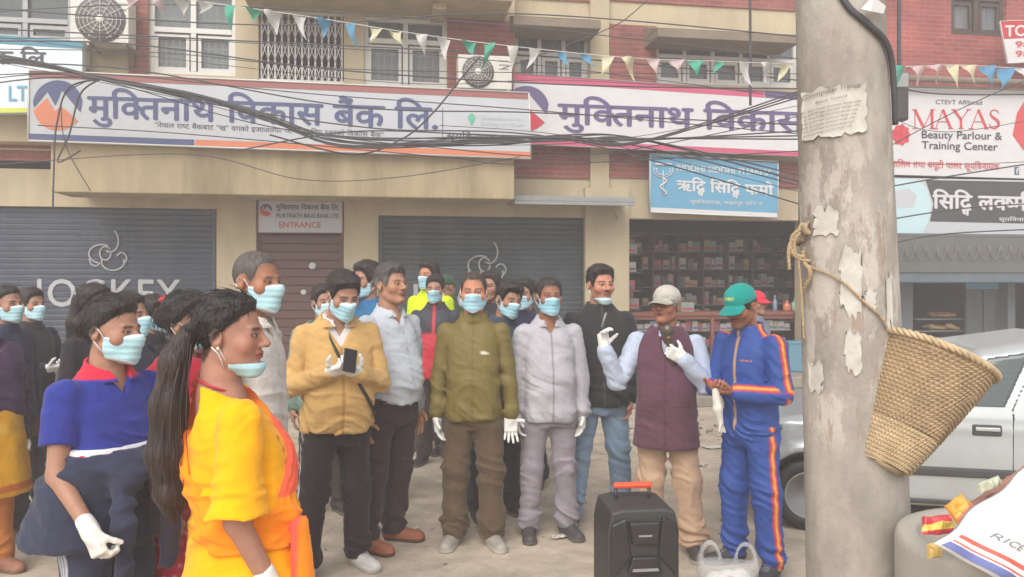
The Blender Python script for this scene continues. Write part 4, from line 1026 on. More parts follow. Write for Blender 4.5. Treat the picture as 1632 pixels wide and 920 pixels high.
ac_unit(730, 88, 816, 142, up + .42, 'air conditioner against red brick just above the long bank sign')
b = WB(); b.pbox(112, -80, 134, 104, up + .25, .2); put(b.build('duct_panel', M['white_pvc']), 'tall white panel on the wall left of an air conditioner', 'panel')
b = WB(); b.tube([W(208, -40, up + .08), W(209, 60, up + .08), W(211, 108, up + .08)], .03, 7); put(b.build('drain_pipe', M['slab']), 'grey drain pipe on brick beside the upper left window', 'pipe')
# ---------------------------------------------------------------- concrete pole with posters, rope and basket
YP = 2.98
M['pole'] = None
def pole_mat():
    m, n, L, b = nodes('pole_concrete'); b.inputs['Roughness'].default_value = .9
    tc = n.new('ShaderNodeTexCoord')
    def noise(sc, det, stretch, lo, hi, a, c, rough=.6):
        mp = n.new('ShaderNodeMapping'); mp.inputs['Scale'].default_value = stretch; L.new(tc.outputs['Object'], mp.inputs[0])
        z = n.new('ShaderNodeTexNoise'); z.inputs['Scale'].default_value = sc; z.inputs['Detail'].default_value = det; z.inputs['Roughness'].default_value = rough; L.new(mp.outputs[0], z.inputs[0])
        r = n.new('ShaderNodeMapRange'); r.inputs[1].default_value = lo; r.inputs[2].default_value = hi; r.inputs[3].default_value = a; r.inputs[4].default_value = c; L.new(z.outputs[0], r.inputs[0]); return r.outputs[0]
    def mix(f, A, B):
        x = n.new('ShaderNodeMix'); x.data_type = 'RGBA'; L.new(f, x.inputs['Factor'])
        for k, v in (('A', A), ('B', B)):
            if isinstance(v, tuple): x.inputs[k].default_value = (*v, 1)
            else: L.new(v, x.inputs[k])
        return x.outputs['Result']
    c = mix(noise(7, 8, (1, 1, .5), .35, .65, 0, 1), tuple(lin(140, 133, 125)), tuple(lin(172, 164, 154)))
    c = mix(noise(3, 6, (1, 1, .3), .5, .62, 0, .6), c, tuple(lin(126, 116, 106)))
    # old paste and paper scraps, only on the middle of the pole
    sp = n.new('ShaderNodeSeparateXYZ'); L.new(tc.outputs['Object'], sp.inputs[0])
    def rng(lo, hi, a, d):
        r = n.new('ShaderNodeMapRange'); r.interpolation_type = 'SMOOTHSTEP'; r.inputs[1].default_value = lo; r.inputs[2].default_value = hi; r.inputs[3].default_value = a; r.inputs[4].default_value = d; L.new(sp.outputs[2], r.inputs[0]); return r.outputs[0]
    def mul(a, d):
        q = n.new('ShaderNodeMath'); q.operation = 'MULTIPLY'; L.new(a, q.inputs[0]); L.new(d, q.inputs[1]); return q.outputs[0]
    zone = mul(rng(.98, 1.10, 0, 1), rng(1.9, 2.3, .9, .2))
    pf = mul(noise(9, 7, (1, 1, .38), .50, .56, 0, .85, .7), zone)
    c = mix(pf, c, tuple(lin(188, 180, 170)))
    pf2 = mul(noise(16, 7, (1.4, 1.4, .3), .56, .60, 0, .7, .75), zone); c = mix(pf2, c, tuple(lin(146, 122, 106)))
    L.new(c, b.inputs['Base Color'])
    z = n.new('ShaderNodeTexNoise'); z.inputs['Scale'].default_value = 45; z.inputs['Detail'].default_value = 6; L.new(tc.outputs['Object'], z.inputs[0])
    bp = n.new('ShaderNodeBump'); bp.inputs['Strength'].default_value = .35; bp.inputs['Distance'].default_value = .01; L.new(z.outputs[0], bp.inputs['Height'])
    bp2 = n.new('ShaderNodeBump'); bp2.inputs['Strength'].default_value = .5; bp2.inputs['Distance'].default_value = .004; L.new(pf, bp2.inputs['Height']); L.new(bp.outputs[0], bp2.inputs['Normal']); L.new(bp2.outputs[0], b.inputs['Normal'])
    return m
pb = P(1376, HY + HC * F / YP, YP); prt = P(1338, 0, YP); axp = lambda z: pb + (prt - pb) * (z / prt.z)
rad = lambda z: .1945 + (.157 - .1945) * z / prt.z
pole = empty('utility_pole', (pb.x, pb.y, 0), 0, 'thick grey concrete utility pole with torn papers, rope and basket tied to it', 'utility pole'); pole['org'] = tuple(pb)
def polar(z, ang, dr=0.):      # ang 0 faces the camera, + to the right
    c = axp(z); return Vector((c.x + math.sin(ang) * (rad(z) + dr), c.y - math.cos(ang) * (rad(z) + dr), z))
b = WB(); nseg = 32; zz = np.linspace(0, 8.5, 60); vs = []
for z in zz:
    for k in range(nseg):
        a = 2 * math.pi * k / nseg; e = 1 + .012 * math.cos(4 * a + .6); c = axp(z); r_ = max(rad(z), .09) * e * (1 + .006 * math.sin(z * 23 + a * 3)); vs.append((c.x + math.sin(a) * r_, c.y - math.cos(a) * r_, z))
b.add(vs, [(i * nseg + k, (i + 1) * nseg + k, (i + 1) * nseg + (k + 1) % nseg, i * nseg + (k + 1) % nseg) for i in range(len(zz) - 1) for k in range(nseg)], 0, True)
b.fin('shaft', pole_mat(), pole)
def pz(py): return HC - (py - HY) / F * (YP - .16)
def pang(px, py):
    z = pz(py); c = axp(z); x = (px - CX) / F * (YP - .15); return math.asin(max(-.98, min(.98, (x - c.x) / rad(z))))
M['paper'] = mat('old_paper', lin(190, 185, 176), .9, .12, 20, .2, 60, stain=lin(150, 142, 130), stain_scale=14, stain_amt=.5)
rg = random.Random(5)
def paper(x0, y0, x1, y1, label, ragged=.10, n=16, seed=0, curl=.006, sub=None):
    rr = random.Random(seed); b = WB(); vs = []; m = 10
    for i in range(m + 1):
        for j in range(n + 1):
            s, t = j / n, i / m
            e = ragged * (1 if i in (0, m) or j in (0, n) else 0)
            s2 = s + rr.uniform(-e, e) * .5; t2 = t + rr.uniform(-e, e)
            x = x0 + (x1 - x0) * s2; y = y0 + (y1 - y0) * t2
            lift = curl * (abs(s - .5) * 2) ** 4 * rr.uniform(.3, 2) + .003 + (curl * 1.5 * rr.random() if i in (0, m) else 0)
            vs.append(polar(pz(y), pang(x, y), lift))
    b.add(vs, [(i * (n + 1) + j, i * (n + 1) + j + 1, (i + 1) * (n + 1) + j + 1, (i + 1) * (n + 1) + j) for i in range(m) for j in range(n)], 0, True)
    if sub: sub(b)
    return b
M['print'] = mat('faded_print', lin(112, 106, 102), .9, .2, 20)
def print_on(b):
    def line(txt, x0, y0, x1, y1, h, wgt):
        V, Fc, wd = layout(txt); k = h / .69
        b.add([polar(pz(y0 + (y1 - y0) * a / wd - c * k), pang(x0 + (x1 - x0) * a / wd, y0), .0105) for a, c in V], Fc, 1)
    line('Computer Training', 1300, 149, 1368, 139, 7, 0); line('Basic Course', 1312, 160, 1350, 154, 4, 0)
    for k in range(7): line('office package account design web', 1292 + k, 172 + k * 6.5, 1368 - 2 * k, 163 + k * 6.5, 3, 0)
p1 = paper(1286, 137, 1376, 214, '', .055, 16, 3, sub=print_on); put(p1.fin('paper_notice', mats('paper', 'print'), pole, recalc=False), 'torn printed training notice')
for k, (x0, y0, x1, y1) in enumerate([(1340, 400, 1370, 498), (1374, 462, 1390, 492), (1312, 330, 1338, 372), (1346, 530, 1368, 590), (1302, 580, 1322, 630), (1408, 440, 1420, 520)]):
    paper(x0, y0, x1, y1, '', .16, 8, 20 + k, .0022).fin('paper_scrap', M['paper'], pole, recalc=False)
# coir rope round the pole
M['rope'] = mat('coir_rope', lin(168, 146, 114), .95, .25, 30, .6, 90)
def twist(pts, r, strands=3, pitch=.05, n=5):
    b = WB(); pts = [Vector(p) for p in pts]
    L_ = 0
    for s in range(strands):
        out = []; L_ = 0
        for i, p in enumerate(pts):
            t = (pts[min(i + 1, len(pts) - 1)] - pts[max(i - 1, 0)]).normalized(); u = t.cross(Vector((.3, .2, .9))).normalized(); v = t.cross(u)
            if i: L_ += (p - pts[i - 1]).length
            a = L_ / pitch * 2 * math.pi + s * 2 * math.pi / strands; out.append(p + (u * math.cos(a) + v * math.sin(a)) * r * .55)
        b.tube(out, r * .6, n)
    return b
def resample(pts, n):   # Catmull-Rom
    pts = [Vector(p) for p in pts]; out = []
    for i in range(n + 1):
        t = i / n * (len(pts) - 1); k = min(int(t), len(pts) - 2); f = t - k
        p0, p1, p2, p3 = pts[max(k - 1, 0)], pts[k], pts[k + 1], pts[min(k + 2, len(pts) - 1)]
        out.append(.5 * ((2 * p1) + (p2 - p0) * f + (2 * p0 - 5 * p1 + 4 * p2 - p3) * f * f + (3 * p1 - p0 - 3 * p2 + p3) * f ** 3))
    return out
def onpole(lst, dr=.012): return [polar(pz(y), pang(x, y), dr) for x, y in lst]
rope = empty('rope', tuple(polar(pz(400), -1.2, 0)), 0, 'tan coir rope looped round the concrete pole holding the basket', 'rope'); rope['org'] = tuple(rope.location)
back = [polar(1.80 - .05 * k / 10, -1.4 - k / 10 * 3.1, .012) for k in range(11)]
twist(resample(onpole([(1278, 392), (1288, 412), (1310, 424), (1340, 446), (1372, 482), (1396, 505), (1408, 526)]), 90), .0042).fin('rope_strand', M['rope'], rope)
twist(resample(onpole([(1279, 398), (1290, 414), (1308, 420), (1312, 436), (1306, 462)], .02), 50), .007).fin('rope_strand', M['rope'], rope)
twist(resample(back, 60), .008).fin('rope_strand', M['rope'], rope)
e0 = polar(pz(368), -1.35, .02)
for k, pts in enumerate([[(1276, 365), (1262, 378), (1262, 402), (1276, 414), (1292, 416)], [(1275, 370), (1266, 385), (1268, 405), (1282, 410)], [(1274, 372), (1258, 392), (1258, 430)], [(1272, 412), (1276, 450), (1279, 500), (1281, 540)]]):
    twist(resample([P(x, y, YP - .05) for x, y in pts], 40), .0065 if k < 3 else .0045).fin('rope_strand', M['rope'], rope)
twist([polar(pz(362) + .02 * math.sin(k), -1.45 + .02 * k, .015 + .01 * math.cos(k * 2)) for k in range(12)], .012).fin('rope_knot', M['rope'], rope)
# woven basket hung on the pole
M['weave'] = mat('bamboo_weave', lin(168, 145, 114), .8, .30, 14, .3, 60, stain=lin(136, 106, 78), stain_scale=5, stain_amt=.5)
M['weave2'] = mat('bamboo_weave_pale', lin(188, 166, 132), .75, .25, 16, .3, 60)
YB = 2.80
rimc = P(1490, 566, YB + .06); botc = P(1412, 742, YB + .02); axd = (rimc - botc).normalized(); Lb = (rimc - botc).length
bq = axd.to_track_quat('Z', 'Y').to_matrix().to_4x4(); mmb = Matrix.Translation(botc) @ bq
bsk = empty('basket', tuple(botc), 0, 'woven bamboo basket tied tilted against the concrete pole', 'basket'); bsk['org'] = tuple(botc)
rr_, rb_ = .206, .080
def br_(t): return rb_ + (rr_ - rb_) * (t ** .78)
rows, cols = 96, 124
def weave(rows0, rows1, inner=False):
    b = WB(); vs = []; sub = 2; nr = (rows1 - rows0) * sub; ncl = cols * 2
    for i in range(nr + 1):
        t = (rows0 + i / sub) / rows
        for k in range(ncl):
            a = 2 * math.pi * k / ncl
            rowi = int(i // sub); ph = (k // 2 + rowi) % 2
            amp = .0034 * (1 if ph else -1) * (1 if i % sub == 0 else .1)
            rw = br_(t) + amp - (.012 if inner else 0) + .0015 * math.sin(a * 5 + t * 9)
            sq = 1 + .10 * (1 - t) * math.cos(4 * a)
            vs.append(mmb @ Vector((rw * sq * math.cos(a), rw * sq * math.sin(a), Lb * t + .003 * math.sin(a * 3 + i))))
    b.add(vs, [(i * ncl + k, i * ncl + (k + 1) % ncl, (i + 1) * ncl + (k + 1) % ncl, (i + 1) * ncl + k) for i in range(nr) for k in range(ncl)], 0, False)
    return b
weave(0, 32).fin('woven_bottom', M['weave2'], bsk); weave(32, rows).fin('woven_side', M['weave'], bsk); weave(0, rows, True).fin('inner_wall', M['weave'], bsk)
b = WB(); b.lathe([(rb_ * .95, 0), (rb_ * .5, -.012), (.001, -.014)], 24, 0, mmb); b.fin('base', M['weave2'], bsk)
ringp = [mmb @ Vector((rr_ * math.cos(a), rr_ * math.sin(a), Lb)) for a in np.linspace(0, 2 * math.pi, 241)]
twist(ringp, .013, 3, .07).fin('rim', M['weave2'], bsk)

# ---------------------------------------------------------------- concrete bin ring with sacks and packets
M['bin'] = mat('cast_concrete', lin(176, 170, 160), .9, .1, 6, .3, 50, stain=lin(130, 122, 112), stain_scale=3, stain_amt=.4)
bc = P(1655, 865, 2.45); zr = bc.z; b = WB(); b.lathe([(.38, 0), (.40, .02), (.405, zr - .03), (.398, zr - .006), (.385, zr), (.345, zr), (.335, zr - .01), (.33, .1), (0.001, .1)], 56, 0, Matrix.Translation((bc.x, bc.y, 0)), True, False)
put(b.build('concrete_bin', M['bin']), 'round pale concrete bin heaped with sacks at the lower right corner', 'bin')
M['sack'] = mat('woven_sack', lin(214, 212, 208), .6, .05, 10, .25, 120)
M['sack_red'] = mat('printed_red', lin(198, 84, 70), .6, .1, 10); M['sack_blue'] = mat('printed_blue', lin(96, 104, 156), .6, .1, 10)
sack = empty('sack', tuple(P(1580, 880, 2.2)), 0, 'white printed woven sack with red and blue stripes lying on the concrete bin', 'sack'); sack['org'] = tuple(sack.location)
# sack surface: a bulged sheet between four corners
sc = [P(1640, 742, 2.18), P(1800, 800, 2.3), P(1690, 985, 2.0), P(1494, 868, 2.06)]
def sackpt(s, t, dz=0):
    p = (sc[0] * (1 - s) + sc[1] * s) * (1 - t) + (sc[3] * (1 - s) + sc[2] * s) * t
    nrm = (sc[3] - sc[0]).cross(sc[1] - sc[0]).normalized()
    if nrm.y > 0: nrm = -nrm
    bu = .07 * (max(0, (s * (1 - s) * 4)) ** .5) * (max(0, t * (1 - t) * 4) ** .5)
    bu += .010 * math.sin(s * 9 + t * 4) * math.sin(t * 8) + .006 * math.sin(s * 21 - t * 13)
    return p + nrm * (bu + dz)
n = 40; b = WB(); vs = [sackpt(j / n, i / n) for i in range(n + 1) for j in range(n + 1)] + [sackpt(j / n, i / n, -.10 * min(1, 4 * min(j / n, 1 - j / n) + .05) * min(1, 4 * min(i / n, 1 - i / n) + .05) - .005) for i in range(n + 1) for j in range(n + 1)]
m_ = (n + 1) * (n + 1); fs = []
for i in range(n):
    for j in range(n):
        q = [i * (n + 1) + j, i * (n + 1) + j + 1, (i + 1) * (n + 1) + j + 1, (i + 1) * (n + 1) + j]; fs += [tuple(q), tuple(m_ + k for k in q[::-1])]
for i in range(n):
    for a, c in ((i, i + 1), (n * (n + 1) + i, n * (n + 1) + i + 1), (i * (n + 1), (i + 1) * (n + 1)), (i * (n + 1) + n, (i + 1) * (n + 1) + n)): fs.append((a, c, c + m_, a + m_))
b.add(vs, fs, 0, True); b.fin('bag', M['sack'], sack)
def sband(b, s0, s1, t0, t1, mi, dz=.003, k=24):
    vs = [sackpt(s0 + (s1 - s0) * j / k, t0 + (t1 - t0) * i / 3, dz) for i in range(4) for j in range(k + 1)]
    b.add(vs, [(i * (k + 1) + j, i * (k + 1) + j + 1, (i + 1) * (k + 1) + j + 1, (i + 1) * (k + 1) + j) for i in range(3) for j in range(k)], mi, True)
b = WB(); sband(b, .02, .98, .84, .87, 0); sband(b, .02, .98, .93, .985, 1); sband(b, .02, .98, .905, .915, 0); b.fin('stripe', mats('sack_red', 'sack_blue'), sack, recalc=False)
M['sack_ink'] = mat('sack_print', lin(120, 122, 130), .7, .15, 12)
b = WB()
def stext(txt, s0, s1, t0, ht, mi=0, vert=False):
    V, Fc, wd = layout(txt); b.add([sackpt(s0 + (s1 - s0) * x / wd, t0 - y / .69 * ht, .0035) for x, y in V], Fc, mi)
rt = random.Random(3)
for k in range(11):
    t = .16 + k * .036; a = .18 + .05 * rt.random(); stext(rt.choice(['net weight when packed', 'best before use', 'store in a cool dry place', 'ingredients wheat flour', 'quality rice']), a, a + .26 + .1 * rt.random(), t, .014)
for k in range(9): stext(rt.choice(['net quantity', 'packed by', 'produce', 'batch no']), .60, .60 + .12 + .1 * rt.random(), .22 + k * .04, .014)
stext('RICE', .12, .34, .76, .05); stext('25 KG', .50, .62, .60, .05); b.fin('lettering', M['sack_ink'], sack, recalc=False)
def blob(name, c, r, colr, label, cat, rough=.45, seed=0, Rm=None, amp=.02):
    f = Field.box([c[i] - max(r) * 1.4 - .03 for i in range(3)], [c[i] + max(r) * 1.4 + .03 for i in range(3)], .010)
    f.ell(c, r, 0, Rm=None if Rm is None else np.array(Rm)); f.displace(lambda p: amp * (np.abs(vnoise(p, (9, 9, 9), seed)) * 2 - .6) + amp * .3 * vnoise(p, (26, 26, 26), seed + 1), .08)
    V, Q = f.mesh(); o = np_mesh(name, V - np.array(c), Q, None, mat(name + '_film', colr, rough, .15, 12, .4, 30)); o.location = c; return put(o, label, cat)
def packet(name, c4, puff, bands, label, cat, seed=0, crumple=.012, n=26, rough=.4):
    """crumpled film pillow between four corner points; bands: [(t from, colour), ...] across the packet"""
    c4 = [Vector(c) for c in c4]; nr = (c4[3] - c4[0]).cross(c4[1] - c4[0]).normalized(); nr = -nr if nr.y > 0 else nr
    st = np.array([(j / n, i / n) for i in range(n + 1) for j in range(n + 1)]); s_, t_ = st[:, 0], st[:, 1]
    base = np.array([((c4[0] * (1 - a) + c4[1] * a) * (1 - d) + (c4[3] * (1 - a) + c4[2] * a) * d)[:] for a, d in st])
    p3 = base.astype(np.float32) * 1.0
    cr = crumple * (1 - 2 * np.abs(vnoise(p3, (22, 22, 22), seed)) + .6 * (1 - 2 * np.abs(vnoise(p3, (48, 48, 48), seed + 1)))) 
    bu = puff * np.sqrt(np.clip(4 * s_ * (1 - s_), 0, 1) * np.clip(4 * t_ * (1 - t_), 0, 1)); nn = np.array(nr[:])
    up = base + nn * (bu + cr)[:, None] + .5 * crumple * np.stack([vnoise(p3, (30, 30, 30), seed + k) for k in (4, 5, 6)], 1); dn = base - nn * (bu * .8 + .004)[:, None]
    V = np.concatenate([up, dn]); m_ = (n + 1) ** 2; b = MB(); fs = []; mi = []
    for i in range(n):
        for j in range(n):
            q = [i * (n + 1) + j, i * (n + 1) + j + 1, (i + 1) * (n + 1) + j + 1, (i + 1) * (n + 1) + j]; k = max(q_ for q_ in range(len(bands)) if (i + .5) / n >= bands[q_][0] or q_ == 0)
            b.add([], [], 0); b.f += [tuple(q), tuple(m_ + w_ for w_ in q[::-1])]; b.mi += [k, k]; b.sm += [False, False]
    for i in range(n):
        for a, d in ((i, i + 1), (n * (n + 1) + i, n * (n + 1) + i + 1), (i * (n + 1), (i + 1) * (n + 1)), (i * (n + 1) + n, (i + 1) * (n + 1) + n)): b.f.append((a, d, d + m_, a + m_)); b.mi.append(0); b.sm.append(False)
    o_ = V.mean(0); b.v = [tuple(v) for v in (V - o_)]
    o = b.build(name, [mat(name + '_film', c, rough, .16, 16, .4, 40) for _, c in bands]); o.location = o_; return put(o, label, cat)
def pq(Y, *xy): return [P(x, y, Y + d) for (x, y, d) in xy]
packet('plastic_sack', pq(2.40, (1530, 812, -.05), (1640, 738, .06), (1700, 800, .05), (1560, 850, -.08)), .05, [(0, lin(176, 128, 112)), (.55, lin(196, 150, 130))], 'crumpled reddish brown plastic sack lying behind the white sack on the bin', 'sack', 3, .022)
packet('snack_packet', pq(2.28, (1506, 806, 0), (1534, 786, .02), (1552, 812, .02), (1526, 836, -.03)), .012, [(0, lin(224, 164, 70)), (.75, lin(214, 120, 90))], 'crumpled orange snack packet lying against the white sack', 'packet', 8, .010)
packet('snack_packet', pq(2.25, (1470, 824, 0), (1512, 822, .02), (1520, 850, .0), (1472, 852, -.03)), .012, [(0, lin(198, 66, 76)), (.45, lin(216, 190, 90)), (.8, lin(190, 60, 72))], 'crumpled red and yellow packet at the rim of the concrete bin', 'packet', 9, .010)
packet('food_wrapper', pq(2.22, (1478, 868, 0), (1498, 864, .02), (1502, 888, .0), (1480, 890, -.03)), .008, [(0, lin(196, 166, 96))], 'small yellow wrapper inside the concrete bin rim', 'wrapper', 10, .010)
packet('paper_wad', pq(2.30, (1556, 772, 0), (1590, 758, .02), (1596, 772, .02), (1564, 786, -.01)), .006, [(0, lin(190, 192, 168))], 'pale greenish paper scrap lying on the brown sack', 'paper', 12, .008)

# ---------------------------------------------------------------- trolley loudspeaker
M['plastic'] = mat('black_plastic', lin(58, 57, 56), .5, .1, 10, .2, 80)
M['plastic2'] = mat('black_plastic_satin', lin(44, 43, 43), .35, .1, 10)
M['orange_grip'] = mat('orange_grip', lin(226, 84, 48), .45, .05, 8)
Yt = 3.45; tl = P(966, 812, Yt); sp_ = empty('trolley_speaker', (P(1026, 820, Yt).x, Yt, 0), R(6), 'black plastic trolley loudspeaker with an orange pull handle on the ground', 'loudspeaker')
hwid = .162; ht = HC - (812 - HY) / F * Yt
b = MB(); dpt = .30
pr = [(-hwid * .93, .03), (hwid * .93, .03), (hwid, .10), (hwid, ht - .10), (hwid * .88, ht - .01), (hwid * .55, ht), (-hwid * .55, ht), (-hwid * .88, ht - .01), (-hwid, ht - .10), (-hwid, .10)]
b.prism(pr, 0, dpt); b.build('cabinet', M['plastic'], sp_, .012)
b = MB(); zc = ht
for pts in [[(-.07, zc - .05), (.07, zc - .05), (.055, zc - .15), (-.055, zc - .15)]]: b.prism(pts, -.028, .0)
b.build('control_panel', M['plastic2'], sp_, .008)
b = MB(); 
for s in (-1, 1):
    b.prism([(s * .08, zc - .03), (s * .15, zc - .06), (s * .15, zc - .30), (s * .06, zc - .20)], -.022, .0)
    b.prism([(s * .15, zc - .32), (s * .15, .08), (s * .11, .06), (s * .09, zc - .34)], -.022, .0)
b.prism([(-.055, zc - .20), (.055, zc - .20), (.08, zc - .27), (-.08, zc - .27)], -.030, 0)
b.build('front_moulding', M['plastic2'], sp_, .008)
b = MB(); b.prism([(-.03, zc - .112), (.03, zc - .112), (.03, zc - .104), (-.03, zc - .104)], -.031, -.027); b.prism([(-.06, zc - .262), (.06, zc - .262), (.055, zc - .25), (-.055, zc - .25)], -.033, -.029); b.build('trim', M['steel'], sp_)
mm = Matrix.Translation((0, -.004, .22)) @ Matrix.Rotation(R(90), 4, 'X')
b = MB(); b.lathe([(.125, 0), (.125, .012), (.112, .018), (.10, .006), (.04, -.01 + .012), (.035, .014), (.001, .022)], 36, 0, mm); b.build('woofer', M['charcoal'], sp_)
b = MB(); b.tube([(-.082, .18, ht - .02), (-.082, .18, ht + .05)], .008, 8); b.tube([(.075, .18, ht - .02), (.075, .18, ht + .05)], .008, 8); b.build('handle_rod', M['plastic2'], sp_)
b = MB(); b.box(-.095, .088, .165, .195, ht + .046, ht + .074); b.build('handle', M['orange_grip'], sp_, .012)
for s in (-1, 1):
    b = MB(); b.lathe([(.012, -.018), (.045, -.018), (.045, .018), (.012, .018)], 20, 0, Matrix.Translation((s * .12, dpt - .02, .045)) @ Matrix.Rotation(R(90), 4, 'Y')); b.build('wheel', M['black'], sp_)

# ---------------------------------------------------------------- carrier bag
M['film'] = mat('thin_plastic_film', lin(214, 214, 212), .35, .05, 10, .4, 24, alpha=.30)
Yg = 3.75; gc = P(1160, 900, Yg); gb = empty('carrier_bag', (gc.x, Yg, 0), R(-8), 'translucent white carrier bag with upright handles standing on the ground', 'carrier bag'); zt = HC - (896 - HY) / F * Yg
f = Field.box((-.22, -.14, -.02), (.22, .14, zt + .22), .0085)
f.loft([(.0, .10, .06, 0), (.05, .135, .085, 0), (.18, .14, .085, 0), (zt - .02, .138, .06, 0), (zt + .01, .13, .04, 0)], 0)
f.op(lambda p: np.maximum(np.abs(p[..., 1]) - .012 - .01 * (p[..., 2] < zt), np.maximum(np.abs(np.sqrt(((np.abs(p[..., 0]) - .082) / .55) ** 2 + ((p[..., 2] - zt) / 1.05) ** 2) - .085) - .014, zt - .03 - p[..., 2])), (-.2, -.03, zt - .05), (.2, .03, zt + .14), .03)
f.displace(lambda p: .007 * vnoise(p, (13, 13, 8), 3) + .004 * np.abs(vnoise(p, (30, 30, 16), 4)), .04)
V, Q = f.mesh(); np_mesh('bag_film', V, Q, None, M['film'], gb)
f = Field.box((-.14, -.09, .0), (.14, .09, zt + .05), .009)
for k, (x, z, r) in enumerate([(-.05, .09, .06), (.05, .1, .065), (0, .2, .06), (.06, .22, .05), (-.06, .2, .05)]): f.ell((x, 0, z), (r, r * .8, r), .01)
V, Q = f.mesh(); cc = np.tile(lin(220, 218, 214), (len(V), 1)); cc = mixc(cc, lin(222, 120, 140), step(np.linalg.norm(V - [.01, -.05, .22], axis=1) - .03, .006)); np_mesh('bag_content', V, Q, cc, M['glove'], gb)

# ---------------------------------------------------------------- car
M['paint'] = mat('silver_paint', lin(182, 186, 186), .25, .05, 3, metal=.35, stain=lin(150, 146, 136), stain_scale=2, stain_amt=.25)
M['tint'] = mat('car_glass', lin(60, 70, 70), .06, .1, 3, spec=.8)
M['trim'] = mat('black_trim', lin(62, 62, 62), .6, .1, 6)
M['rim'] = mat('wheel_rim', lin(160, 160, 160), .4, .08, 6, metal=.5)
def poly_d(x, z, poly):
    d = np.full(x.shape, 1e9); ins = np.zeros(x.shape, bool); n = len(poly)
    for i in range(n):
        ax, az = poly[i]; bx, bz = poly[(i + 1) % n]; ex, ez = bx - ax, bz - az
        t = np.clip(((x - ax) * ex + (z - az) * ez) / (ex * ex + ez * ez + 1e-12), 0, 1)
        d = np.minimum(d, (x - ax - t * ex) ** 2 + (z - az - t * ez) ** 2)
        c = ((az > z) != (bz > z)); ins ^= c & (x < (bx - ax) * (z - az) / (bz - az + 1e-12) + ax)
    return np.where(ins, -1, 1) * np.sqrt(d)
ks = .885; wh = P(1290, 793, 5.12)
car = empty('parked_car', (wh.x, 5.12, 0), R(-13), 'silver hatchback parked behind the concrete pole', 'car')
prof = [(0.06, .30), (0.02, .52), (.07, .70), (.36, .83), (1.06, .94), (1.72, 1.36), (2.3, 1.455), (2.95, 1.42), (3.25, 1.0), (3.36, .74), (3.34, .32), (3.2, .22), (.2, .22)]
wx = .52; fx_ = lambda x: (x - wx) * ks     # wheel centre is the local origin; near side at y = 0
cf = Field(np.arange(-.65, 2.80, .022), np.arange(-.06, 1.46, .022), np.arange(.1, 1.45, .02))
def carbody(p):
    x = p[..., 0] / ks + wx; z = p[..., 2] / ks; y = p[..., 1] / ks - .745
    d = poly_d(x, z, prof)
    hw = .745 - .17 * np.clip((z - .88) / .55, 0, 1) ** 1.1 - .02 * np.abs(z - .62) - .14 * np.clip((.45 - x) / .45, 0, 1) ** 2 - .05 * np.clip((x - 3.) / .4, 0, 1)
    d = -smin(-d, -(np.abs(y) - hw), .11)
    crease = .008 * np.exp(-((z - .80) / .02) ** 2)
    for c in (wx, 2.86):
        a = np.sqrt((x - c) ** 2 + (z - .27) ** 2) - .325; d = np.maximum(d, -np.maximum(a, .50 - np.abs(y)))
        d = d - .022 * np.exp(-((a - .02) / .035) ** 2) * (z < .8)
    return (d - crease) * ks
pts = cf.pts((slice(None),) * 3); cf.F = carbody(pts).astype(np.float32); cbF = cf.F.copy()
V, Q = cf.mesh(); np_mesh('body', V, Q, None, M['paint'], car)
def cshell(name, m, polys, off=.004, th=.006, res=None, lim=None, par=None):
    lo, hi = lim or ((-.6, -.08, .1), (2.75, .35, 1.45)); f = Field.box(lo, hi, res or .012)
    p = f.pts((slice(None),) * 3); d = np.abs(carbody(p) - off) - th; x = p[..., 0] / ks + wx; z = p[..., 2] / ks
    pd = np.min([poly_d(x, z, q) for q in polys], 0); f.F = np.maximum(d, pd).astype(np.float32); V, Q = f.mesh()
    if len(V): return np_mesh(name, V, Q, None, m, par or car)
cshell('side_window', M['tint'], [[(1.22, .955), (1.76, 1.300), (2.03, 1.345), (1.82, .955)]], .002, .008)
cshell('side_window', M['tint'], [[(1.95, .955), (2.15, 1.35), (2.55, 1.35), (2.72, .98)]], .002, .008)
cshell('side_strip', M['trim'], [[(.85, .46), (2.54, .46), (2.54, .53), (.85, .53)]], .004, .010)
cshell('sill_trim', M['trim'], [[(.86, .25), (2.52, .25), (2.52, .29), (.86, .29)]], .003, .008)
def ln_(pts, wd=.007):
    out = []
    for (a, b_), (c, d) in zip(pts, pts[1:]):
        v = Vector((c - a, d - b_)).normalized(); n_ = Vector((-v.y, v.x)) * wd; out.append([(a + n_.x, b_ + n_.y), (c + n_.x, d + n_.y), (c - n_.x, d - n_.y), (a - n_.x, b_ - n_.y)])
    return out
cshell('door_seam', M['trim'], ln_([(1.86, .30), (1.87, .95), (2.09, 1.36)]) + ln_([(.92, .30), (.90, .86), (1.0, .95)]) + ln_([(2.52, .50), (2.60, .9)]), .001, .004, .009)
cshell('headlamp', M['tint'], [[(.03, .60), (.30, .62), (.34, .78), (.10, .74)]], .003, .007)
cshell('front_bumper', M['trim'], [[(-.02, .26), (.18, .24), (.17, .52), (-.02, .52)]], .006, .010)
b = MB(); hx, hz = fx_(1.70), .80 * ks
def sidey(x, z):
    ys = np.arange(-.06, .4, .004); q = np.stack([np.full_like(ys, x), ys, np.full_like(ys, z)], -1)[None]; d = carbody(q)[0]; return float(ys[np.argmax(d < 0)])
y0 = sidey(hx, hz); b.box(hx - .085, hx + .085, y0 - .010, y0 + .02, hz - .036, hz + .034); hd = b.build('door_handle', M['trim'], car, .012)
b = MB(); b.box(hx - .07, hx + .07, y0 - .022, y0 - .011, hz - .004, hz + .020); b.build('grip', M['paint'], hd, .006)
y1 = sidey(fx_(1.0), .96 * ks)
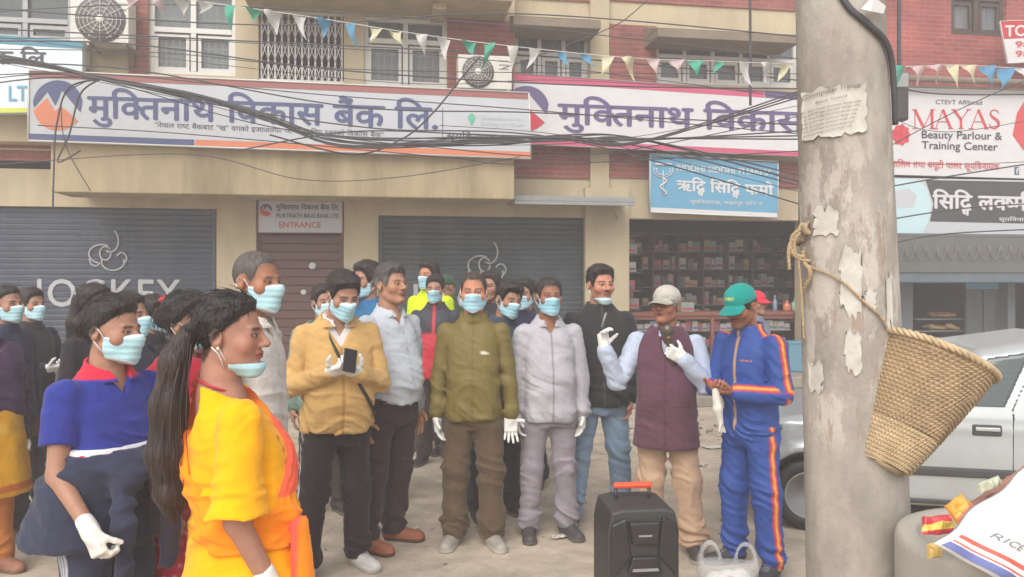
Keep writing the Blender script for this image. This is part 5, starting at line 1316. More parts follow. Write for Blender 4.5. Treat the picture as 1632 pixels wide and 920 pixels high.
b = MB(); b.box(fx_(1.04), fx_(1.20), y1 - .17, y1 - .03, .97 * ks, 1.08 * ks); b.build('wing_mirror', M['trim'], car, .025)
for c in (wx, 2.86):
    for yy, s in ((.085, -1), (1.27, 1)):
        mm = Matrix.Translation((fx_(c), yy, .262 * ks)) @ Matrix.Rotation(R(90), 4, 'X') @ Matrix.Scale(-s * 1., 4, (0, 0, 1))
        wheel = MB(); r = .262 * ks; wheel.lathe([(r * .66, -.07), (r * .95, -.075), (r, -.05), (r, .05), (r * .95, .072), (r * .70, .078), (r * .64, .06)], 40, 0, mm); wo = wheel.build('wheel', M['black'], car)
        q = MB(); q.lathe([(r * .68, .066), (r * .64, .072), (r * .58, .05), (r * .30, .045), (r * .26, .062), (r * .1, .068), (.001, .068)], 36, 0, mm); q.build('rim', M['rim'], wo)
        q = MB()
        for k in range(8):
            a = k * math.pi / 4; q.lathe([(.016, .055), (.016, .06)], 10, 0, mm @ Matrix.Translation((r * .46 * math.cos(a), r * .46 * math.sin(a), -.003)))
        q.build('vent_hole', M['black'], wo)

# ---------------------------------------------------------------- pharmacy interior
M['shelf'] = mat('shelf_wood', lin(92, 84, 80), .7, .15, 6); M['counter'] = mat('counter_wood', lin(134, 80, 66), .6, .15, 8, stretch=(1, 6, 6))
def fac(name, px, off, z, label, cat, group=None):
    p = W(px, 445, off); p.z = z; r = empty(name, p, 0, label, cat, group); r['org'] = tuple(p); return r
boxcols = [lin(*c) for c in [(196, 190, 184), (176, 190, 200), (190, 96, 100), (150, 174, 160), (206, 198, 168), (120, 140, 170), (202, 150, 150), (160, 150, 146), (110, 112, 120), (190, 170, 130)]]
bm_ = [mat('carton_' + str(i), c * .72, .7, .08, 8) for i, c in enumerate(boxcols)]
M['label_print'] = mat('carton_print', lin(176, 60, 84), .7, .1, 8); M['label_print2'] = mat('carton_print_dark', lin(84, 96, 120), .7, .1, 8)
proto = {}
def carton(k, u, off, z, w_, h_, d_, label, group, name='medicine_box'):
    if k not in proto:
        b = MB(); b.box(-.5, .5, 0, 1, 0, 1); me_o = b.build(name, bm_[k % len(bm_)]); l = MB(); l.box(-.42, .42, -.02, -.004, .16, .42); lo_ = l.build('printed_label', M['label_print'] if k % 2 else M['label_print2'], me_o); proto[k] = (me_o, lo_); o = me_o; first = True
    else:
        src = proto[k]; o = src[0].copy(); C.objects.link(o); c = src[1].copy(); c.parent = o; C.objects.link(c)
    o.location = wp(u, off, z); o.rotation_euler = (0, 0, TH); o.scale = (w_, d_, h_); put(o, label, 'medicine box', group); return o
rs = random.Random(11)
uA, uB = wu(1003) + .02, wu(1280) - .02
# wall shelving at the back
sh_ = fac('wall_shelf', 1140, -1.7, .30, 'dark wooden wall shelving filled with medicine boxes inside the pharmacy', 'shelving')
uA0, uB0 = uA, uB; uB = uB0 + .85; b = WB(); so_ = -1.55; zs_ = [.9 + .30 * k for k in range(6)]
for z in zs_: b.wbox(uA, uB, z, z + .02, so_, .35)
for k in range(9): u = uA + (uB - uA) * k / 8; b.wbox(u - .012, u + .012, .3, 2.42, so_ + .006, .362)
b.fin('shelf_frame', M['shelf'], sh_)
for z in zs_[:-1]:
    for k in range(8):
        u = uA + (uB - uA) * k / 8 + .04; ue = uA + (uB - uA) * (k + 1) / 8 - .03
        while u < ue - .06:
            w_ = rs.uniform(.05, .13)
            if rs.random() < .86 and u + w_ < ue: carton(rs.randrange(10), u + w_ / 2, so_ - .02 - rs.random() * .05, z + .021, w_, rs.uniform(.10, .23), .12, 'medicine carton on the dim wall shelving inside the pharmacy', 'cartons on the pharmacy wall shelves')
            u += w_ + rs.uniform(.004, .03)
uA, uB = uA0, uB0
# side shelving on the left wall
b = WB()
for k in range(6): b.wbox(uA + .0, uA + .30, .9 + .28 * k, .92 + .28 * k, -.45, .9)
ss = fac('side_shelf', 1012, -.5, .3, 'dark side shelving on the left wall inside the pharmacy', 'shelving'); b.fin('shelf_frame', M['shelf'], ss)
for k in range(5):
    for j in range(3): carton(rs.randrange(10), uA + .15 + rs.uniform(-.04, .04), -.47 - j * .28, .922 + .28 * k, rs.uniform(.12, .22), rs.uniform(.1, .2), .16, 'medicine carton on the left side shelving of the pharmacy', 'cartons on the pharmacy side shelves')
# glass-fronted counter
ct = fac('display_counter', 1140, -.2, .30, 'red brown glass fronted pharmacy counter full of medicine boxes', 'counter')
zc = wz(497, 1150, -.25); co = -.22
b = WB(); b.wbox(uA + .02, uB - .02, zc - .05, zc, co + .03, .5); b.fin('counter_top', M['counter'], ct)
b = WB()
for px in (1012, 1136, 1272): b.wbox(wu(px, co) - .025, wu(px, co) + .025, .30, zc - .052, co, .05)
b.wbox(uA + .02, uB - .02, .30, .36, co - .002, .05); b.wbox(uA + .02, uB - .02, zc - .11, zc - .053, co - .004, .03); b.fin('counter_frame', M['counter'], ct)
b = WB(); shz = [.37, .37 + (zc - .45) * .36, .37 + (zc - .45) * .70]
for z in shz: b.wbox(uA + .02, uB - .02, z - .012, z, co - .06, .36)
b.wbox(uA + .02, uB - .02, .30, zc - .06, co - .46, .02); b.fin('shelf', M['shelf'], ct)
for r_, z in enumerate(shz):
    u = uA + .08
    while u < uB - .1:
        w_ = rs.uniform(.06, .11); carton(rs.choice([0, 0, 2, 4, 6, 0, 1]), u + w_ / 2, co - .08 - rs.random() * .03, z + .001, w_, rs.uniform(.10, .16), .14, 'medicine carton behind the glass front of the pharmacy counter', 'cartons in the pharmacy counter'); u += w_ + rs.uniform(.002, .02)
for px, w_, h_, kk, lb in [(1100, .20, .14, 3, 'pale green carton standing on the pharmacy counter beside the capped speaker'), (1072, .14, .10, 0, 'white carton standing on the pharmacy counter, near the speaker')]:
    carton(kk, wu(px, co), co - .1, zc + .002, w_, h_, .16, lb, None, 'counter_box')
def bottle(px, off, z, h, r, colr, label, name='bottle'):
    p = W(px, 445, off); b = MB(); b.lathe([(r * .9, 0), (r, .01), (r, h * .62), (r * .45, h * .78), (r * .4, h * .86), (r * .45, h * .87), (r * .45, h), (.001, h)], 16); o = b.build(name, mat(name + '_body', colr, .3, .05, 8)); o.location = (p.x, p.y, z); return put(o, label, 'bottle' if name == 'bottle' else 'jar')
bottle(1235, co - .12, zc + .002, .24, .035, lin(120, 136, 160), 'clear bluish bottle standing on the right of the pharmacy counter')
bottle(1254, co - .12, zc + .002, .16, .06, lin(200, 110, 90), 'red topped jar standing on the pharmacy counter by the pole', 'jar')
bottle(1268, co - .1, zc + .002, .20, .065, lin(150, 186, 170), 'green and white tin standing on the pharmacy counter at the pole', 'tin')
pz_ = W(1268, 600, .35); b = MB(); b.box(-.14, .14, -.12, .12, 0, .44); b.box(-.15, .15, -.13, .13, .40, .445)
o = b.build('plastic_crate', mat('blue_plastic', lin(96, 140, 160), .5, .1, 6), None, .02); o.location = (pz_.x, pz_.y, .303); put(o, 'pale blue plastic tub on the step by the pole', 'tub')

# ---------------------------------------------------------------- sweet shop on the right
dsp = fac('display_case', 1495, -.4, .30, 'grey display case with trays of snacks inside the right shop', 'display case'); 
b = WB()
for py in (508, 527, 548): z = wz(py, 1495, -.35); b.wbox(wu(1458, -.35), wu(1536, -.35), z - .02, z, -.35, .4)
b.wbox(wu(1458, -.35), wu(1536, -.35), .3, wz(560, 1495, -.35), -.36, .38); b.fin('tray_rack', M['steel'], dsp)
for k, (px, py, wd, cl) in enumerate([(1498, 502, .30, (206, 150, 120)), (1500, 522, .32, (214, 178, 130)), (1480, 543, .22, (200, 170, 130))]):
    c = W(px, py, -.5); f = Field.box((-wd, -.15, -.06), (wd, .15, .12), .016); rk = random.Random(k)
    for q in range(16): f.ell((rk.uniform(-wd * .75, wd * .75), rk.uniform(-.08, .08), rk.uniform(0, .05)), (.07, .06, .028), .004)
    V, Q = f.mesh(); o = np_mesh('snack_heap', V, Q, None, mat('fried_snack', lin(*cl), .8, .2, 20)); o.location = (c.x, c.y, wz((508, 527, 548)[k], 1495, -.35) + .03); put(o, ['heap of pinkish snacks on the top tray of the display case', 'heap of golden snacks on the middle tray of the display case', 'heap of tan snacks on the lowest tray of the display case'][k], 'snacks')
b = WB(); b.pbox(1540, 441, 1592, 461, -.02, .03); put(b.build('door_sign', M['sky_blue'], None), 'small blue board over the glass door of the right shop', 'sign board')
dd = fac('glass_door', 1570, -.15, .3, 'blue framed glass door of the right shop', 'door'); b = WB()
for a, c in ((1540, 1548), (1568, 1576), (1598, 1606)): b.pbox(a, 462, c, 600, -.12, .05)
b.fin('door_frame', mat('blue_frame', lin(84, 92, 100), .5, .1, 6), dd); b = WB(); b.pbox(1548, 462, 1568, 600, -.14, .01); b.pbox(1576, 462, 1598, 600, -.14, .01); b.fin('pane', M['glass'], dd)
gm = fac('garland', 1500, .75, wz(392, 1500, .72), 'row of drooping tinsel loops hung along the dark awning', 'garland'); b = WB()
for k in range(22):
    x = 1424 + k * 17; b.tube([W(x + 17 * t, 392 + 22 * math.sin(t * math.pi) ** .7, .735) for t in np.linspace(0, 1, 9)], .008, 4)
b.fin('loop', mat('tinsel', lin(116, 112, 100), .7, .3, 30), gm)

# ---------------------------------------------------------------- overhead cables and bunting
def cable(pts, Y0_, Y1_, r, label, group=None, n=40):
    q = [P(x, y, Y0_ + (Y1_ - Y0_) * k / max(len(pts) - 1, 1)) for k, (x, y) in enumerate(pts)]
    b = MB(); b.tube(resample(q, n), r, 5); return put(b.build('cable', M['cable']), label, 'cable', group)
TG = 'thin cables slung across the street front'; TL = 'thin black cable slung across in front of the shop signs'
rc_ = random.Random(21)
for pts in [[(-60, 22), (300, 8), (800, 40), (1290, 96)], [(-60, 44), (400, 66), (900, 92), (1290, 130)], [(-60, 62), (300, 64), (800, 98), (1290, 160)], [(-60, 66), (200, 70), (520, 110), (900, 135), (1290, 142)],
            [(-60, 78), (250, 84), (600, 112), (1290, 118)], [(-60, 10), (420, 40), (820, 22), (1290, 60)], [(-60, 100), (200, 110), (560, 170), (860, 180), (1290, 200)], [(-60, 122), (160, 118), (500, 150), (840, 175), (1290, 215)],
            [(-60, 132), (130, 122), (420, 200), (700, 236), (950, 246), (1290, 182)], [(-60, 88), (300, 160), (560, 226), (780, 232), (1000, 220), (1290, 165)], [(380, 240), (560, 210), (760, 215), (1000, 230), (1290, 300)],
            [(-60, 140), (130, 124), (360, 170), (600, 205), (900, 222), (1290, 330)], [(700, 200), (900, 216), (1100, 262), (1290, 310)], [(1405, 180), (1520, 210), (1800, 160)], [(1405, 258), (1530, 262), (1800, 250)],
            [(1405, 300), (1520, 280), (1800, 236)], [(1405, 352), (1560, 330), (1800, 318)], [(1405, 392), (1520, 372), (1800, 360)], [(1405, 240), (1560, 160), (1800, 60)], [(1405, 128), (1500, 150), (1800, 148)], [(0, 262), (300, 246), (480, 286), (640, 282), (830, 250)],
            [(-60, 52), (600, 130), (900, 128), (1290, 152)], [(1000, 250), (1140, 254), (1290, 262)], [(60, 200), (300, 214), (700, 250), (860, 262), (1290, 240)]]:
    cable(pts, 8.6 + rc_.uniform(-.4, .3), 8.8 + rc_.uniform(-.4, .3), rc_.choice([.004, .005, .006, .008]), TL, TG)
cb = empty('cable_bundle', tuple(P(160, 124, 8.4)), 0, 'thick sagging bundle of black cables in front of the long bank sign', 'cable'); cb['org'] = tuple(cb.location)
for k in range(9):
    j = lambda s: rc_.uniform(-s, s)
    pts = [(-60, 84 + j(8)), (60, 102 + j(5)), (165, 125 + j(3)), (300, 152 + j(5)), (412, 182 + j(6)), (540, 226 + j(10)), (760, 226 + j(8)), (900, 220 + j(5)), (1020, 224 + j(5)), (1290, 215 + 70 * (k % 3 - 1) + j(10))]
    b = WB(); b.tube(resample([P(x, y, 8.2 + .05 * k) for x, y in pts], 70), .0085, 5); b.fin('cable_strand', M['cable'], cb)
for k, (pts, lb) in enumerate([([(765, 90), (735, 125), (690, 180), (640, 222), (560, 246), (430, 215)], 'black cable dropping diagonally from an air conditioner across the long bank sign'), ([(165, 126), (110, 140), (90, 200), (86, 262), (84, 335)], 'black cable looping down past the left end of the canopy'),
                               ([(160, 126), (128, 150), (110, 215), (92, 258), (128, 240)], 'bent black cable hanging over the round emblem of the long sign'), ([(150, 124), (104, 150), (98, 190), (108, 240), (144, 304)], 'thin slack cable drooping in front of the canopy edge'),
                               ([(800, 110), (960, 50), (1010, 20), (1060, -30)], 'grey cable rising steeply from the upper windows beside the cream pilaster')]):
    cable(pts, 8.5, 8.5, .010 if k < 3 else .006, lb)
b = MB(); b.tube([P(1275, y, YP + .2) for y in (-40, 100, 250, 372)], .006, 6); put(b.build('stay_wire', M['cable']), 'dark wire running down along the left edge of the concrete pole', 'wire')
b = MB(); b.tube(resample([polar(pz(-40), -.55, .012), polar(pz(10), -.25, .012), polar(pz(40), .15, .014), polar(pz(64), .62, .014), polar(pz(100), .95, .014), polar(pz(190), 1.25, .014)], 40), .012, 6); put(b.build('service_cable', M['cable']), 'thick black cable wrapped over the top of the concrete pole', 'cable')
cable([(1195, -30), (1196, 60), (1196, 168)], 8.9, 8.9, .016, 'black drop cable hanging straight down before the purple bank banner')
cable([(1434, -40), (1433, 60), (1434, 110)], 7.5, 7.5, .020, 'thick black drop cable above the junction box')
jb = empty('junction_box', tuple(P(1436, 190, 7.5)), 0, 'black cable junction box hanging left of the beauty sign', 'junction box'); jb['org'] = tuple(jb.location)
b = WB(); c = P(1436, 160, 7.5); b.box(c.x - .055, c.x + .055, c.y - .05, c.y + .05, c.z - .20, c.z + .22); b.fin('casing', M['trim'], jb, .02)
b = WB(); c = P(1437, 128, 7.45); b.box(c.x - .065, c.x + .065, c.y - .01, c.y + .05, c.z - .07, c.z + .07); b.fin('cover', M['steel'], jb, .01)
c = P(1392, 10, YP - .15); b = MB(); b.add([P(1372, 14, YP - .2), P(1392, -6, YP - .21), P(1412, 10, YP - .16), P(1408, 22, YP - .17), P(1388, 18, YP - .22)] + [P(1372, 14, YP - .19), P(1392, -6, YP - .2), P(1412, 10, YP - .15), P(1408, 22, YP - .16), P(1388, 18, YP - .21)], [(0, 1, 2, 3, 4), (9, 8, 7, 6, 5)] + [(i, (i + 1) % 5, 5 + (i + 1) % 5, 5 + i) for i in range(5)]); put(b.build('plastic_scrap', M['sack']), 'torn white plastic scrap stuck high on the concrete pole', 'scrap')
fl = {k: mat('flag_' + k, lin(*c), .7, .1, 12, alpha=.9) for k, c in dict(green=(64, 158, 134), white=(192, 190, 186), blue=(78, 138, 172), yellow=(196, 192, 160), pink=(190, 168, 168)).items()}
def bunting(pts, Y0_, Y1_, cols, label, step_, size=24, seed=1):
    rr = random.Random(seed); q = [P(x, y, Y0_ + (Y1_ - Y0_) * k / (len(pts) - 1)) for k, (x, y) in enumerate(pts)]; line = resample(q, 200)
    bt = empty('bunting', tuple(q[0]), 0, label, 'bunting'); bt['org'] = tuple(q[0])
    b = WB(); b.tube(line, .004, 4); b.fin('string', M['white_pvc'], bt)
    d = 0; i = 0; tot = sum((a - c).length for a, c in zip(line, line[1:])); k = 0; s = .1; acc = 0; L_ = [0]
    for a, c in zip(line, line[1:]): L_.append(L_[-1] + (c - a).length)
    while s < tot - .1:
        j = min(int(np.searchsorted(L_, s)), len(line) - 2); p = line[j]; tdir = (line[j + 1] - line[j]).normalized()
        wd = .066 * rr.uniform(.75, 1.1); h = .205 * rr.uniform(.6, 1.2); sw = rr.uniform(-.10, .10); ph = rr.uniform(0, 6); curl = rr.uniform(.02, .07); m = 7; vs = []
        for a in range(m + 1):
            t = a / m
            for cc in range(5):
                u = (cc / 4 - .5) * 2 * (1 - t) * wd; vs.append(p + tdir * (u + sw * t * t) + Vector((0, curl * math.sin(ph + u * 25 + t * 4), -h * t + .02 * abs(u) / wd * t)))
        b = WB(); b.add(vs, [(a * 5 + cc, a * 5 + cc + 1, (a + 1) * 5 + cc + 1, (a + 1) * 5 + cc) for a in range(m) for cc in range(4)], 0, True)
        b.fin('flag', fl[cols[(k // 2) % len(cols)]], bt, recalc=False); k += 1; s += step_ * rr.uniform(.9, 1.1)
bunting([(190, -14), (330, 4), (500, 28), (650, 52), (800, 72), (1000, 92), (1150, 98), (1290, 104)], 7.2, 7.6, ['yellow', 'pink', 'white', 'green', 'white', 'blue', 'yellow', 'white', 'green', 'white', 'blue', 'yellow', 'pink', 'green', 'white', 'yellow'][1:], 'string of small green, white, blue and yellow flags across the upper windows', .222, seed=2)
bunting([(1392, 100), (1440, 106), (1530, 104), (1640, 110), (1800, 118)], 6.6, 7.0, ['green', 'pink', 'yellow', 'blue', 'white'], 'short string of small flags right of the concrete pole over the pipe', .17, seed=6)

# ---------------------------------------------------------------- litter on the ground
rs = random.Random(4); lm = [mat('stone_' + str(i), lin(*c), .9, .15, 10) for i, c in enumerate([(150, 136, 120), (124, 112, 100), (178, 170, 158)])]
vs = []; b = MB()
for k in range(950):
    if k < 160: x, y, r = rs.uniform(1.0, 3.4), rs.gauss(8.55, .15), rs.uniform(.008, .035)
    else: x, y, r = rs.uniform(-5, 5), rs.uniform(3.0, 9.2), rs.uniform(.004, .014)
    b.lathe([(r * .7, 0), (r, r * .3), (r * .6, r * .7), (.001, r * .8)], 6, rs.randrange(3), Matrix.Translation((x, y, .0)) @ Matrix.Rotation(rs.random() * 6, 4, 'Z') @ Matrix.Scale(rs.uniform(.6, 1.6), 4, (1, 0, 0)), False, False)
put(b.build('gravel', lm), 'scattered pebbles and grit on the dusty ground', None, None, 'stuff')

for k, (px, py, w_, a, lb) in enumerate([(892, 858, .10, 20, 'small white paper scrap on the ground by the feet of the pale grey tracksuit'), (1138, 714, .22, 5, 'flat white paper scrap on the ground behind the waistcoat man'), (1118, 742, .12, 60, 'grey paper scrap on the dusty ground between the speaker and blue tracksuit'), (1160, 832, .10, -30, 'brown leaf shaped scrap on the ground at the teal cap man'), (660, 845, .07, 40, 'tiny pale scrap on the ground beside the tan leather shoes')]):
    Y = HC * F / (py - HY); c = P(px, py, Y); rr = random.Random(k); n = 6; vs = [(w_ * (j / n - .5) * (1 + .2 * rr.uniform(-1, 1)), w_ * .6 * (i / n - .5) * (1 + .2 * rr.uniform(-1, 1)), .006 + .014 * rr.random()) for i in range(n + 1) for j in range(n + 1)]
    b = MB(); b.add(vs, [(i * (n + 1) + j, i * (n + 1) + j + 1, (i + 1) * (n + 1) + j + 1, (i + 1) * (n + 1) + j) for i in range(n) for j in range(n)]); o = b.build('paper_scrap', M['paper'] if k != 3 else M['shelf'], None, 0, False); o.location = (c.x, c.y, 0); o.rotation_euler = (0, 0, R(a)); put(o, lb, 'litter')
# ---------------------------------------------------------------- the crowd
def zipline(c, zc, w_=.005, z0=.0, z1=9):
    def f(V, J):
        col = np.tile(c, (len(V), 1)); return mixc(col, zc, step(np.abs(V[:, 0]) - w_, .004) * (V[:, 1] < -.02) * (V[:, 2] > z0) * (V[:, 2] < z1))
    return f
def shirt(c, dark=.82):
    def f(V, J):
        col = np.tile(c, (len(V), 1)) * (1 + .03 * vnoise(V.astype(np.float32), (30, 30, 8), 3))[:, None]
        col = mixc(col, c * dark, step(np.abs(np.abs(V[:, 0]) - .012) - .002, .002) * (V[:, 1] < -.04))
        z = (V[:, 2] * 11) % 1; return mixc(col, c * .5, step((V[:, 0]) ** 2 + ((z - .5) / 11) ** 2 - .006 ** 2, 2e-5) * (V[:, 1] < -.04))
    return f
def world(root, p): return Matrix.Translation(root.location) @ Matrix.Rotation(root.rotation_euler.z, 4, 'Z') @ Vector([float(x) for x in p])
def garment(root, J, name, build, lo, hi, h, col, m='cloth', fold=.6, zones=(), seed=3):
    T = Field.box(lo, hi, h); build(T); T.displace(cloth_fold(J['H'], fold, seed, zones), .05); V, Q = T.mesh()
    return np_mesh(name, V, Q, col(V) if callable(col) else np.tile(col, (len(V), 1)), M[m], root)
BLK = lin(36, 30, 28); G_BACK = 'people listening in the street'
sn_white = (lin(196, 192, 186), lin(176, 172, 166), lin(150, 148, 146)); sn_dark = (lin(64, 60, 58), lin(110, 106, 100)); sn_grey = (lin(160, 154, 146), lin(184, 178, 168), lin(140, 134, 126))
fwd2 = lambda s: ((s * .20, -.28, -1), (-s * .62, -.78, .10), (-s * .7, -.7, .05), (-s * .35, .35, .85), .9)

# far left
r, J, *_ = person(8, 5.0, 1.60, 75, 'person in a white striped navy tracksuit, at the left edge', top=dict(mat='shell', col=lambda V, J: mixc(np.tile(lin(44, 50, 76), (len(V), 1)), lin(190, 196, 204), step(np.abs(seg_stripe(V, [(J['arms'][-1]['S'], J['arms'][-1]['E'], .07), (J['arms'][-1]['E'], J['arms'][-1]['W'], .06)], v3(-1, 0, .3), 0)) - .020, .004))), bottom=dict(col=lin(52, 54, 64)), shoe=sn_dark, hair=('woman', .010, {'bun': (0, .11, .03, .04)}), mask='on', glove=(0, 1))
r, J, *_ = person(48, 5.7, 1.575, 70, 'masked person in black jacket holding a white glove near the left edge', armL=fwd2(1), armR=fwd2(-1), top=dict(col=lin(48, 48, 54)), bottom=dict(col=lin(62, 62, 66)), shoe=sn_dark, hair=('short', .012), mask='on', glove=(1, 1))
yk = lin(222, 164, 34)
def c_kurta(V): 
    c = np.tile(yk, (len(V), 1)); c = mixc(c, lin(196, 108, 46), step(np.abs(V[:, 2] - .50) - .02, .004)); n_ = vnoise(V.astype(np.float32), (16, 16, 16), 9); return mixc(c, lin(228, 184, 84), .6 * step(.35 - n_, .1) * (V[:, 2] > .8))
r, J, *_ = person(-30, 4.35, 1.56, 60, 'woman in purple wrap, yellow kurta and orange trousers cut off by the left edge', w=1.12, armR=((-.2, -.02, -1), (.1, -.22, -1), (0, -.1, -1), (1, -.2, 0), .4), top=[dict(name='purple_wrap', col=lin(78, 56, 88), hem=.575, infl=.012, sr=1.15, collar='round', fold=1.5)], bottom=dict(col=lin(196, 124, 62), cuff=1.1), shoe=(lin(150, 104, 84), lin(120, 90, 70)), hair=('woman', .012, {'bun': (0, .11, .02, .05)}), mask='on', glove=(1, 1))
garment(r, J, 'kurta', lambda T: T.loft([(z * 1.56, a * 1.56, b * 1.56, 0) for z, a, b in [(.29, .155, .120), (.40, .145, .115), (.50, .135, .108), (.60, .12, .098)]], 0), (-.34, -.28, .38), (.34, .28, 1.0), .010, c_kurta, fold=1.2)

# the woman in the blue polo shirt
polo = lin(48, 56, 136); pr_ = lin(204, 44, 66)
def c_polo(V, J):
    c = np.tile(polo, (len(V), 1)); nk = J['neck']; c = mixc(c, pr_, step(-(V[:, 2] - nk[2] + .012 * J['H']), .004) * (np.linalg.norm((V - nk)[:, :2], axis=1) < .115))
    for s in (1, -1):
        a = J['arms'][s]; u = unit(a['E'] - a['S']); L_ = np.linalg.norm(a['E'] - a['S']); t = (V - a['S']) @ u; d = np.linalg.norm(V - a['S'] - t[:, None] * u, axis=1)
        c = mixc(c, pr_, step(L_ * .715 - t, .004) * (d < .10) * (s * V[:, 0] > .12))
    return c
def c_strip3(base, st, s=-1, w_=.004, gap=.014, zmax=9.):
    def f(V, J):
        l = J['legs'][s]; m = seg_stripe(V, [(l['hip'], l['kn'], .1), (l['kn'], l['an'], .09)], v3(s, 0, 0), 0); k = np.zeros(len(V))
        for o in (-gap, 0, gap): k = np.maximum(k, step(np.abs(m - o) - w_, .003))
        return mixc(np.tile(base, (len(V), 1)), st, k * (V[:, 2] < zmax))
    return f
navy = lin(50, 54, 74)
r, J, *_ = person(172, 2.85, 1.575, 64, 'woman in a blue polo shirt with a navy jacket tied at her waist', w=.99, belly=.018, fat=.006, head=(14, 4, 0), armR=((-.13, -.08, -1), (.0, -.72, -.70), (.1, -.5, -1), (1, -.2, 0), 1.25, dict(tcurl=.55, thumb=.25)), armL=((.1, -.05, -1), (0, -.4, -.9), (0, -.2, -1), (-1, 0, 0), .6),
    top=dict(name='polo_shirt', col=c_polo, sleeve='short', collar='polo', hem=.662, sr=1.06, zones=((.66, .05, .8),)), bottom=dict(col=c_strip3(navy, lin(190, 192, 200)), thigh=1.08), shoe=sn_dark, hair=('woman', .013, {'bun': (0, .12, .015, .055)}), mask='on', glove=(0, 1))
H_ = 1.575
garment(r, J, 'undershirt_hem', lambda T: T.loft([(z * H_, a * H_, b * H_, y) for z, a, b, y in [(.655, .115, .090, -.014), (.676, .113, .089, -.014)]], 0), (-.3, -.25, .95), (.3, .25, 1.1), .0075, lin(206, 206, 210), fold=.4)
def tied(T):
    T.loft([(z * H_, a * H_, b * H_, y) for z, a, b, y in [(.455, .150, .135, .075), (.50, .146, .128, .060), (.58, .134, .108, .020), (.635, .124, .097, -.010), (.664, .117, .093, -.013)]], 0)
    for s in (1, -1): T.cone((s * .05, -.155, .625 * H_), (s * .10, -.21, .52 * H_), .036, .034, .02); T.cone((s * .10, -.21, .52 * H_), (s * .09, -.20, .40 * H_), .034, .028, .01)
    T.ell((0, -.165, .63 * H_), (.05, .035, .035), .02)
garment(r, J, 'tied_jacket', tied, (-.34, -.32, .5), (.34, .42, 1.1), .0075, navy, fold=1.7, zones=((.62, .05, 1.),))

# people between the polo shirt and the yellow dress
r, J, *_ = person(150, 4.7, 1.60, 80, 'woman in black with long dark hair and clip before the left shutter', top=dict(col=lin(44, 40, 46), collar='round'), bottom=dict(col=lin(46, 46, 52)), shoe=sn_dark, hair=('woman', .015), mask=None)
def mane(r, J, hc, pts, rs_, col=BLK, seed=4, fl=.75, h=.006):
    pts = [np.array(p, np.float32) + hc for p in pts]; lo = np.min(pts, 0) - .11; hi = np.max(pts, 0) + .11
    def bld(T):
        for a, b, c, d in zip(pts, pts[1:], rs_, rs_[1:]): T.cone(a, b, c, d, .03)
        T.displace(lambda p: .006 * vnoise(p, (55, 55, 5), seed) + .006 * vnoise(p, (22, 22, 3), seed + 1), .04)
    T = Field.box(lo, hi, h); bld(T); V, Q = T.mesh()
    return np_mesh('long_hair', V, Q, np.tile(col, (len(V), 1)) * (1 + .35 * vnoise(V.astype(np.float32), (90, 90, 4), 8))[:, None], M['hair'], r)
mane(r, J, J['head'], [(0, .085, .03), (0, .12, -.10), (0, .13, -.28), (0, .12, -.40)], [.06, .062, .06, .03], h=.009)
b = MB(); q = J['head'] + v3(-.03, .10, .07); b.lathe([(.012, -.01), (.02, 0), (.012, .01)], 8, 0, Matrix.Translation(Vector(q.tolist()))); b.build('hair_clip', M['sign_white'], r)
r, J, *_ = person(204, 4.3, 1.56, 80, 'person with black hair in navy, between the polo shirt woman and the long haired woman', top=dict(col=lin(46, 48, 70)), bottom=dict(col=lin(50, 52, 62)), shoe=sn_dark, hair=('woman', .014, {'bun': (0, .11, .05, .035)}), mask='on')
r, J, *_ = person(243, 5.0, 1.53, 78, 'masked person in black jacket pulling on white gloves, before the left shutter', armL=((.15, -.55, -.8), (-.3, -.8, .55), (-.2, -.9, .4), (-.6, .2, .3), .8), armR=((-.15, -.55, -.8), (.3, -.8, .5), (.2, -.9, .3), (.6, .2, .3), .8), top=dict(col=lin(44, 42, 48)), bottom=dict(col=lin(50, 50, 54)), shoe=sn_dark, hair=('short', .014), mask='on', glove=(1, 1))
rd = lin(168, 44, 62)
def c_dots(V, J):
    c = np.tile(rd, (len(V), 1)); g_ = 1 / .040; a = np.arctan2(V[:, 1], V[:, 0]) * .22 * g_; z = V[:, 2] * g_; a = a + .5 * (np.floor(z) % 2)
    return mixc(c, lin(214, 150, 150), .8 * step(((a % 1) - .5) ** 2 + ((z % 1) - .5) ** 2 - .030, .03))
r, J, *_ = person(296, 3.25, 1.575, 84, 'woman in dotted red kurta and red shawl, behind the woman in yellow', top=dict(name='kurta', col=c_dots, sleeve='three', collar='round', hem=.24, prof=[(.235, .15, .125, 0), (.40, .132, .11, 0), (.52, .118, .096, 0), (.62, .10, .082, 0), (.70, .107, .08, 0), (.755, .105, .07, 0), (.785, .1, .06, .004), (.81, .078, .05, .007), (.83, .055, .046, .008), (.848, .045, .043, .006)]), bottom=dict(col=rd), shoe=sn_dark, hair=('woman', .016, {'bun': (0, .11, .03, .05)}), mask='on', detail=1.)
def shawl(T):
    T.loft([(z * 1.6, a * 1.6, b * 1.6, y) for z, a, b, y in [(.50, .125, .085, .095), (.58, .128, .095, .085), (.68, .128, .10, .06), (.76, .125, .09, .03), (.80, .11, .07, .01), (.83, .06, .05, .01)]], 0)
garment(r, J, 'shawl', shawl, (-.32, -.22, .7), (.32, .36, 1.42), .0085, lin(182, 38, 62), fold=1.8, zones=((.6, .1, .8),))
b = MB(); q = J['head'] + v3(.0, .10, .10); b.lathe([(.012, -.02), (.03, 0), (.012, .02)], 9, 0, Matrix.Translation(Vector(q.tolist()))); b.build('hair_clip', M['tolet_red'], r)

